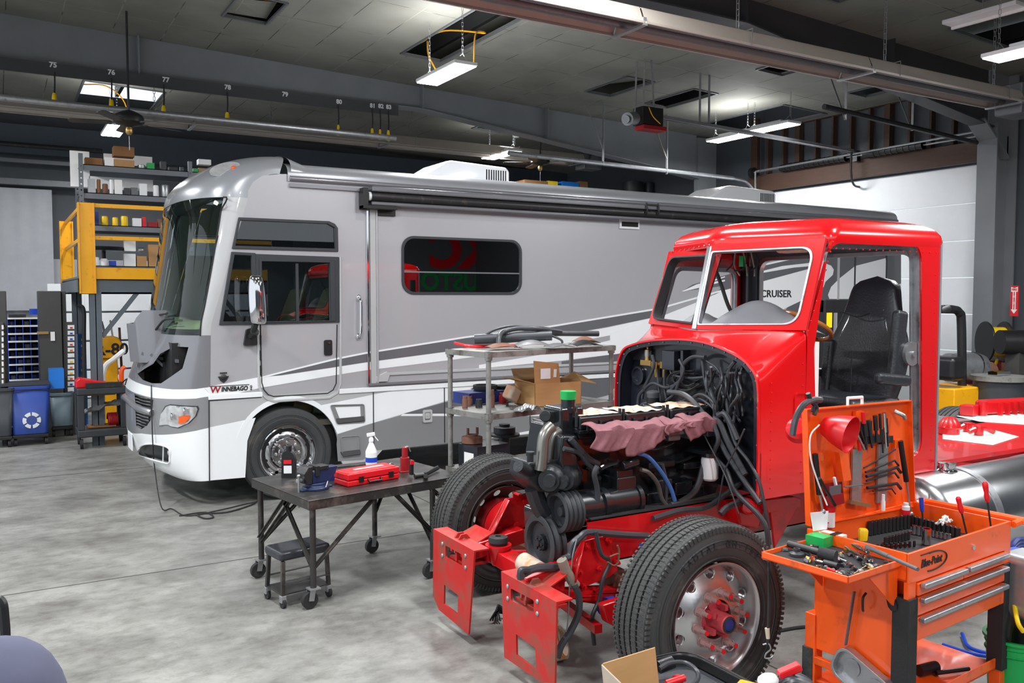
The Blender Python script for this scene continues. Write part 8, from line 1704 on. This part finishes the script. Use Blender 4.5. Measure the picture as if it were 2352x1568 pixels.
# =============== right background ===============
t = wthing('forklift', 'black forklift mast with yellow warning label seen through the truck cab door', 'forklift', (8.3, 6.9, 0)); Yf = 7.0
a = pY(1896, 688, Yf); b = pY(1958, 870, Yf)
MB().box((a.x, Yf, 0), (a.x+.16, Yf+.2, a.z)).box((b.x-.06, Yf, .1), (b.x+.06, Yf+.2, a.z)).box((a.x, Yf+.02, a.z-.16), (b.x, Yf+.12, a.z)).build('mast', 'black_plastic', t, bevel=.01); MB().box((a.x, Yf+.2, .3), (b.x+.6, Yf+1.4, 1.1)).build('body', 'hose_black', t, bevel=.04)
p = pY(1902, 718, Yf); q = pY(1907, 752, Yf); MB().box((p.x-.03, Yf-.008, q.z), (q.x+.02, Yf-.001, p.z)).build('warning_label', 'yellow', t)
Yg = 6.6; t = wthing('yellow_tractor', 'small machine with black roll bar, black seat and yellow body behind the truck', 'vehicle', (9.2, Yg, 0))
MB().tube([pY(2120, 712, Yg+1), pY(2165, 710, Yg), pY(2192, 711, Yg), pY(2203, 718, Yg), pY(2208, 740, Yg), pY(2210, 890, Yg)], .055, 10).build('roll_bar', 'black_plastic', t)
p = pY(2180, 888, Yg); MB().box((p.x-.2, Yg-.2, p.z-.35), (p.x+.55, Yg+.4, p.z)).box((p.x-.1, Yg-.1, .2), (p.x+.5, Yg+.3, p.z-.3)).build('body', 'yellow_paint', t, bevel=.02); p = pY(2172, 845, Yg); MB().cbox(p, (.3, .4, .3)).build('seat_back', 'black_plastic', t, bevel=.06)
for x in (-.1, .5): MB().cyl((p.x+x, Yg-.1, .25), (p.x+x, Yg+.3, .25), .25, seg=24).build('wheel', 'black_rubber', t)
p = pY(2208, 842, Yg+.5); t = wthing('salamander_heater', 'round silver heater barrel with rusty nozzle on a red stand behind the roll bar', 'heater', (p.x, p.y, 0)); MB().cyl(p+Vector((-.3, 0, 0)), p+Vector((.1, -.1, 0)), .2, seg=28).cyl(p+Vector((.1, -.1, 0)), p+Vector((.22, -.13, -.02)), .21, .19, seg=28, caps=False).build('barrel', 'alu_rough', t); MB().cyl(p+Vector((.25, -.1, -.06)), p+Vector((.5, -.1, -.08)), .14, seg=20).build('nozzle', 'rust', t); MB().box((p.x+.1, p.y-.2, 0), (p.x+.5, p.y+.1, p.z-.2)).build('stand', 'red_dark', t)
Yh = 7.3; p = pY(2285, 785, Yh); t = wthing('hose_reel', 'black hose reel wound with yellow green hose near the white door', 'hose reel', tuple(p)); ax_ = Vector((.8, -.55, 0))
for s in (-.16, .12): MB().lathe([(.02, 0), (.3, 0), (.31, .015), (.3, .03), (.02, .03)], p+ax_*s, ax_, seg=32).build('flange', 'black_plastic', t)
MB().cyl(p+ax_*-.14, p+ax_*.12, .22, seg=28).build('hose_coil', 'yellow', t); MB().box((p.x-.05, Yh-.05, 0), (p.x+.1, Yh+.1, p.z-.28)).build('stand', 'red_dark', t); MB().tube([p+Vector((-.1, -.1, -.25)), p+Vector((-.3, -.15, -.5)), p+Vector((-.3, -.15, -1.0))], .02).build('hose_tail', 'yellow', t)
p = pY(2335, 785, 6.8); t = wthing('shop_blower', 'black round blower with silver ring at the right picture edge', 'blower', (p.x, p.y, 0)); MB().cyl(p+Vector((-.25, .1, 0)), p+Vector((.15, -.15, 0)), .17, seg=24).build('blower_body', 'black_plastic', t); MB().lathe([(.14, 0), (.15, .01), (.13, .012)], p+Vector((.15, -.15, 0)), (.8, -.5, 0), seg=28).build('ring', 'chrome', t); MB().box((p.x-.1, p.y-.1, 0), (p.x+.1, p.y+.1, p.z-.1)).build('pedestal', 'cab_dark', t)
p = pY(2295, 862, 6.3); t = wthing('oil_drum', 'low black drum with pale dusty lid behind the deck plate', 'drum', (p.x, p.y, 0)); MB().lathe([(.3, 0), (.3, p.z-.06), (0, p.z-.06)], (p.x, p.y, 0), seg=32).build('drum_body', 'hose_black', t); MB().lathe([(.34, p.z-.06), (.34, p.z), (0, p.z)], (p.x, p.y, 0), seg=32).build('lid', 'zinc_old', t); MB().cbox((p.x, p.y, p.z+.03), (.3, .12, .05)).build('clamp', 'chrome', t)
p = pY(2334, 870, 7.0); o = MB().cyl((p.x, p.y, 0), (p.x, p.y, p.z), .12, seg=20).build('gas_cylinder', 'red_plastic'); tag(o, 'red gas cylinder right of the black drum', 'cylinder')
p = pY(2293, 832, 7.9); o = MB().box((p.x-.2, 7.55, 0), (p.x+.2, 7.75, p.z+.2)).build('rusty_panel', 'rust'); tag(o, 'rust brown panel standing under the hose reel', 'panel')
# paper sheets and painted parts on the deck
for L, lb in (([(2195, 955), (2300, 930), (2352, 940), (2352, 975), (2250, 968)], 'white paper sheet under the ribbed red casting'), ([(2165, 985), (2235, 975), (2340, 1003), (2280, 1022), (2165, 1008)], 'white paper sheet under the small red painted parts')):
    o = MB().prism([pz(x, y, .932) for x, y in L], (0, 0, .003)).build('paper_sheet', 'paper'); tag(o, lb, 'paper')
c = pz(2300, 950, .936); t = wthing('manifold_casting', 'ribbed red painted casting on white paper behind the cab', 'engine part', tuple(c)); MB().cbox(c+Vector((.1, 0, .08)), (.75, .16, .15), R(-12)).build('casting', 'red_frame', t, bevel=.03)
for k in range(7): MB().cbox(c+Vector((-.18+k*.1, -.09+(-.02)*k, .07)), (.02, .05, .13), R(-12)).build('rib', 'red_frame', t)
c = pz(2240, 955, .936); t = wthing('thermostat_cover', 'square red painted cover and cylinder left of the ribbed casting', 'engine part', tuple(c)); MB().cbox(c+Vector((-.03, .05, .06)), (.16, .14, .11), R(10)).build('cover', 'red_frame', t, bevel=.01); MB().cyl(c+Vector((.1, -.02, 0)), c+Vector((.1, -.02, .15)), .045).build('cylinder', 'red_frame', t)
c = pz(2180, 995, .936); o = MB().lathe([(.09, 0), (.09, .05), (.1, .06), (.09, .1), (.05, .15), (0, .16)], c, seg=24).build('dome_cover', 'red_frame'); tag(o, 'domed red painted cap close to the cab rear corner', 'engine part')
for k, (x, y) in enumerate(((2222, 990), (2248, 998))):
    c = pz(x, y, .94); o = MB().tube([c+Vector((-.1, .03, .03)), c+Vector((0, 0, .06)), c+Vector((.08, -.02, .05)), c+Vector((.14, -.06, .02))], .022).cyl(c, c+Vector((0, 0, .08)), .04).build('rocker_part', 'red_frame'); tag(o, ['bent red painted lever beside the domed cap', 'red painted lever nearest the tank bracket'][k], 'engine part')
# =============== hoses and bucket at the right edge ===============
o = MB()
for k in range(9): o.tube([pd(2352, 1238+k*7, 5.0), pd(2335, 1240+k*8, 4.95), pd(2322, 1262+k*5, 4.9), pd(2330, 1300, 4.95), pd(2356, 1312-k*3, 5.0)], .016, 6)
o = o.build('air_hose_coil', 'blue_dark'); tag(o, 'dark blue air hose coil hanging at the right picture edge', 'hose')
t = wthing('pressure_washer', 'blue and silver pump unit at the right picture edge behind the cart', 'pump', tuple(pz(2345, 1440))); p = pd(2352, 1335, 4.7); MB().cbox(p, (.28, .3, .3)).build('pump_body', 'blue', t, bevel=.04); MB().cbox(p+Vector((-.03, -.05, 0)), (.26, .28, .34)).build('pump_shell', 'galv', t, bevel=.05); MB().cyl(p-Vector((0, 0, .15)), Vector((p.x, p.y, 0)), .05).build('stand', 'black_plastic', t)
o = MB().tube([pd(2330, 1390, 4.6), pd(2338, 1430, 4.5), pd(2350, 1450, 4.5)], .012).build('yellow_hose', 'yellow'); tag(o, 'yellow hose hanging below the blue pump', 'hose')
o = MB().tube([pz(2210, 1455, .02), pz(2225, 1485, .02), pz(2270, 1500, .02), pz(2300, 1505, .02)], .012).tube([pz(2165, 1480, .02), pz(2230, 1500, .02), pz(2290, 1510, .02)], .012).build('blue_hose', 'blue'); tag(o, 'blue air hose running across the floor to the green bucket', 'hose')
c = pz(2330, 1600); t = wthing('bucket', 'bright green plastic bucket standing on the floor at lower right', 'bucket', tuple(c)); MB().lathe([(.13, 0), (.15, .33), (.165, .335), (.165, .35), (.145, .35), (.125, .02), (0, .02)], c, seg=32, cap=False).build('bucket_body', 'green', t, sharp=50)
for z in (.26, .3): MB().lathe([(.146, z), (.155, z+.006), (.146, z+.012)], c, seg=32, cap=False).build('rib', 'green', t)
MB().cyl(c+Vector((.02, 0, .03)), c+Vector((.03, .03, .5)), .03).build('handle_tube', 'grey_steel', t)
o = MB().cyl(pz(2110, 1540, .25), pz(2150, 1530, .25), .03).cyl(pz(2150, 1545, .24), pz(2225, 1535, .24), .012).build('grease_gun', 'black_plastic'); tag(o, 'black grease gun lying on the lower shelf of the orange cart', 'tool')
o = MB().tube([pz(1790, 1448, .01), pz(1840, 1440, .01), pz(1900, 1438, .01), pz(1980, 1460, .01)], .012).build('floor_hose', 'black_rubber'); tag(o, 'black hose lying on the floor behind the orange cart leg', 'hose')
# strap roll and debris under the truck nose
c = pz(1300, 1500, .0); t = wthing('strap_roll', 'cream webbing strap roll lying behind the nearer bumper plate', 'strap', tuple(c))
MB().lathe([(.06, -.04), (.11, -.04), (.11, .04), (.06, .04), (.06, -.04)], c+Vector((-.02, .12, .12)), (.8, -.5, .1), seg=28, cap=False).lathe([(.08, -.04), (.1, -.04), (.1, .04), (.08, .04)], c+Vector((-.1, -.05, .1)), (.6, -.6, .3), seg=28, cap=False).build('strap_coil', 'tape_tan', t); MB().cbox(c+Vector((-.02, .1, .26)), (.05, .03, .05), .5).build('green_tag', 'green', t)
random.seed(2); o = MB()
for k in range(5): b0 = pz(1125+k*6, 1425, .02); o.tube([b0, b0+Vector((.05, .03*k, .06)), b0+Vector((.1, .05, .02)), b0+Vector((.18, .02*k, .01))], .006, 5)
o = o.build('wire_tangle', 'black_rubber'); tag(o, 'small tangle of black wires on the floor between the bumper plates', 'wire')
# =============== foreground trolley at the bottom edge ===============
FZ = .92; a, b, c, d = pz(1480, 1502, FZ), pz(1590, 1500, FZ), pz(1800, 1610, FZ), pz(1430, 1640, FZ)
def fp(x, y, z=0): return pz(x, y, FZ+z)
t = wthing('plastic_trolley', 'black plastic trolley tray at the bottom edge below the truck wheel', 'trolley', tuple(fp(1600, 1600)))
O_ = [(1470, 1515), (1560, 1495), (1600, 1502), (1760, 1585), (1850, 1700), (1420, 1750)]; W_ = [fp(*p) for p in O_]; ctr_ = sum(W_, Vector())/6; P2 = rpoly([(v.x, v.y) for v in W_], .06); P3 = [(ctr_.x+(x-ctr_.x)*.93, ctr_.y+(y-ctr_.y)*.93) for x, y in P2]
MB().plate(P2, [P3], .05, MZ(FZ-.02)).build('rim', 'black_plastic', t, bevel=.012); MB().plate(P3, [], .01, MZ(FZ-.045)).build('tray_floor', 'hose_black', t)
for k in (0, 2, 4, 5): v = ctr_.lerp(W_[k], .85); MB().cyl((v.x, v.y, 0), (v.x, v.y, FZ-.05), .03).build('post', 'black_plastic', t)
t = wthing('open_carton', 'tan cardboard flap of an open carton standing at the bottom edge', 'box', tuple(fp(1450, 1600)))
D = 2.75; Q = [pd(1383, 1525, D), pd(1502, 1488, D+.15), pd(1514, 1600, D+.1), pd(1400, 1640, D)]; MB().prism(Q, (.01, .006, 0)).build('flap', 'card', t); Q2 = [pd(1383, 1525, D), pd(1440, 1580, D-.02), pd(1460, 1640, D-.02), pd(1395, 1640, D)]; MB().prism(Q2, (-.006, -.004, 0)).build('printed_flap', 'tape_tan', t)
o = MB().tube([fp(1515, 1535, .03), fp(1540, 1522, .04), fp(1575, 1522, .04), fp(1600, 1540, .04), fp(1602, 1560, .02), fp(1580, 1580, .0)], .008).build('grey_cable', 'hose_black'); tag(o, 'dark cable looping in the bottom trolley tray', 'cable')
o = MB().cyl(fp(1513, 1532, .0), fp(1545, 1520, .01), .022).build('air_coupler', 'black_plastic'); tag(o, 'black hose coupler beside the tan cardboard flap', 'coupler')
o = MB().cyl(fp(1530, 1570, .0), fp(1572, 1556, .01), .012).cyl(fp(1552, 1563, .0), fp(1560, 1560, .0), .018).build('grip_tool', 'red_plastic'); tag(o, 'grey and red grip tool at the bottom edge', 'tool')
o = MB().cbox(fp(1700, 1600, .02), (.2, .07, .03), R(25)).build('yellow_case', 'yellow_paint', bevel=.008); tag(o, 'yellow and red flat case cut by the bottom edge', 'case')
t = wthing('scraper_tool', 'scraper with bright red handle and white wrapped neck at the bottom edge', 'tool', tuple(fp(1790, 1545))); D = 2.7; MB().bar(pd(1788, 1550, D), pd(1838, 1528, D), .035, .025).build('handle', 'red_plastic', t, bevel=.006); MB().sph(pd(1765, 1562, D), .03, sc=(1.3, 1, .7)).build('wrapped_neck', 'paper', t); MB().bar(pd(1765, 1565, D), pd(1730, 1600, D), .02).build('shaft', 'grey_steel', t)
o = MB()
for k in range(5): o.tube([fp(1760+k*8, 1575+k*3, .05), fp(1800+k*6, 1552+k*4, .09), fp(1850+k*5, 1560+k*6, .07), fp(1880+k*5, 1600, .02)], .012, 6)
o = o.build('cable_bundle', 'hose_black'); tag(o, 'bundle of thick dark cables behind the red handled scraper', 'cable')
# blurred chair and cushion at the lower left corner
t = wthing('jacket', 'out of focus grey blue fabric jacket draped over a chair in the lower left corner', 'jacket', tuple(pz(40, 1700))); M('denim', (92, 94, 116), .9, var=.15, scale=8); c = pd(0, 1640, 2.0)
MB().sph(c, .17, 24, 14, sc=(.85, .85, 1.05)).build('fabric', 'denim', t, flat=False); MB().tube([pd(-30, 1370, 2.1), pd(2, 1380, 2.1), pd(10, 1420, 2.1), pd(12, 1480, 2.1), pd(0, 1540, 2.1)], .012).build('chair_frame', 'black_plastic', t); MB().cyl(c, Vector((c.x, c.y, 0)), .03).build('chair_post', 'black_plastic', t)
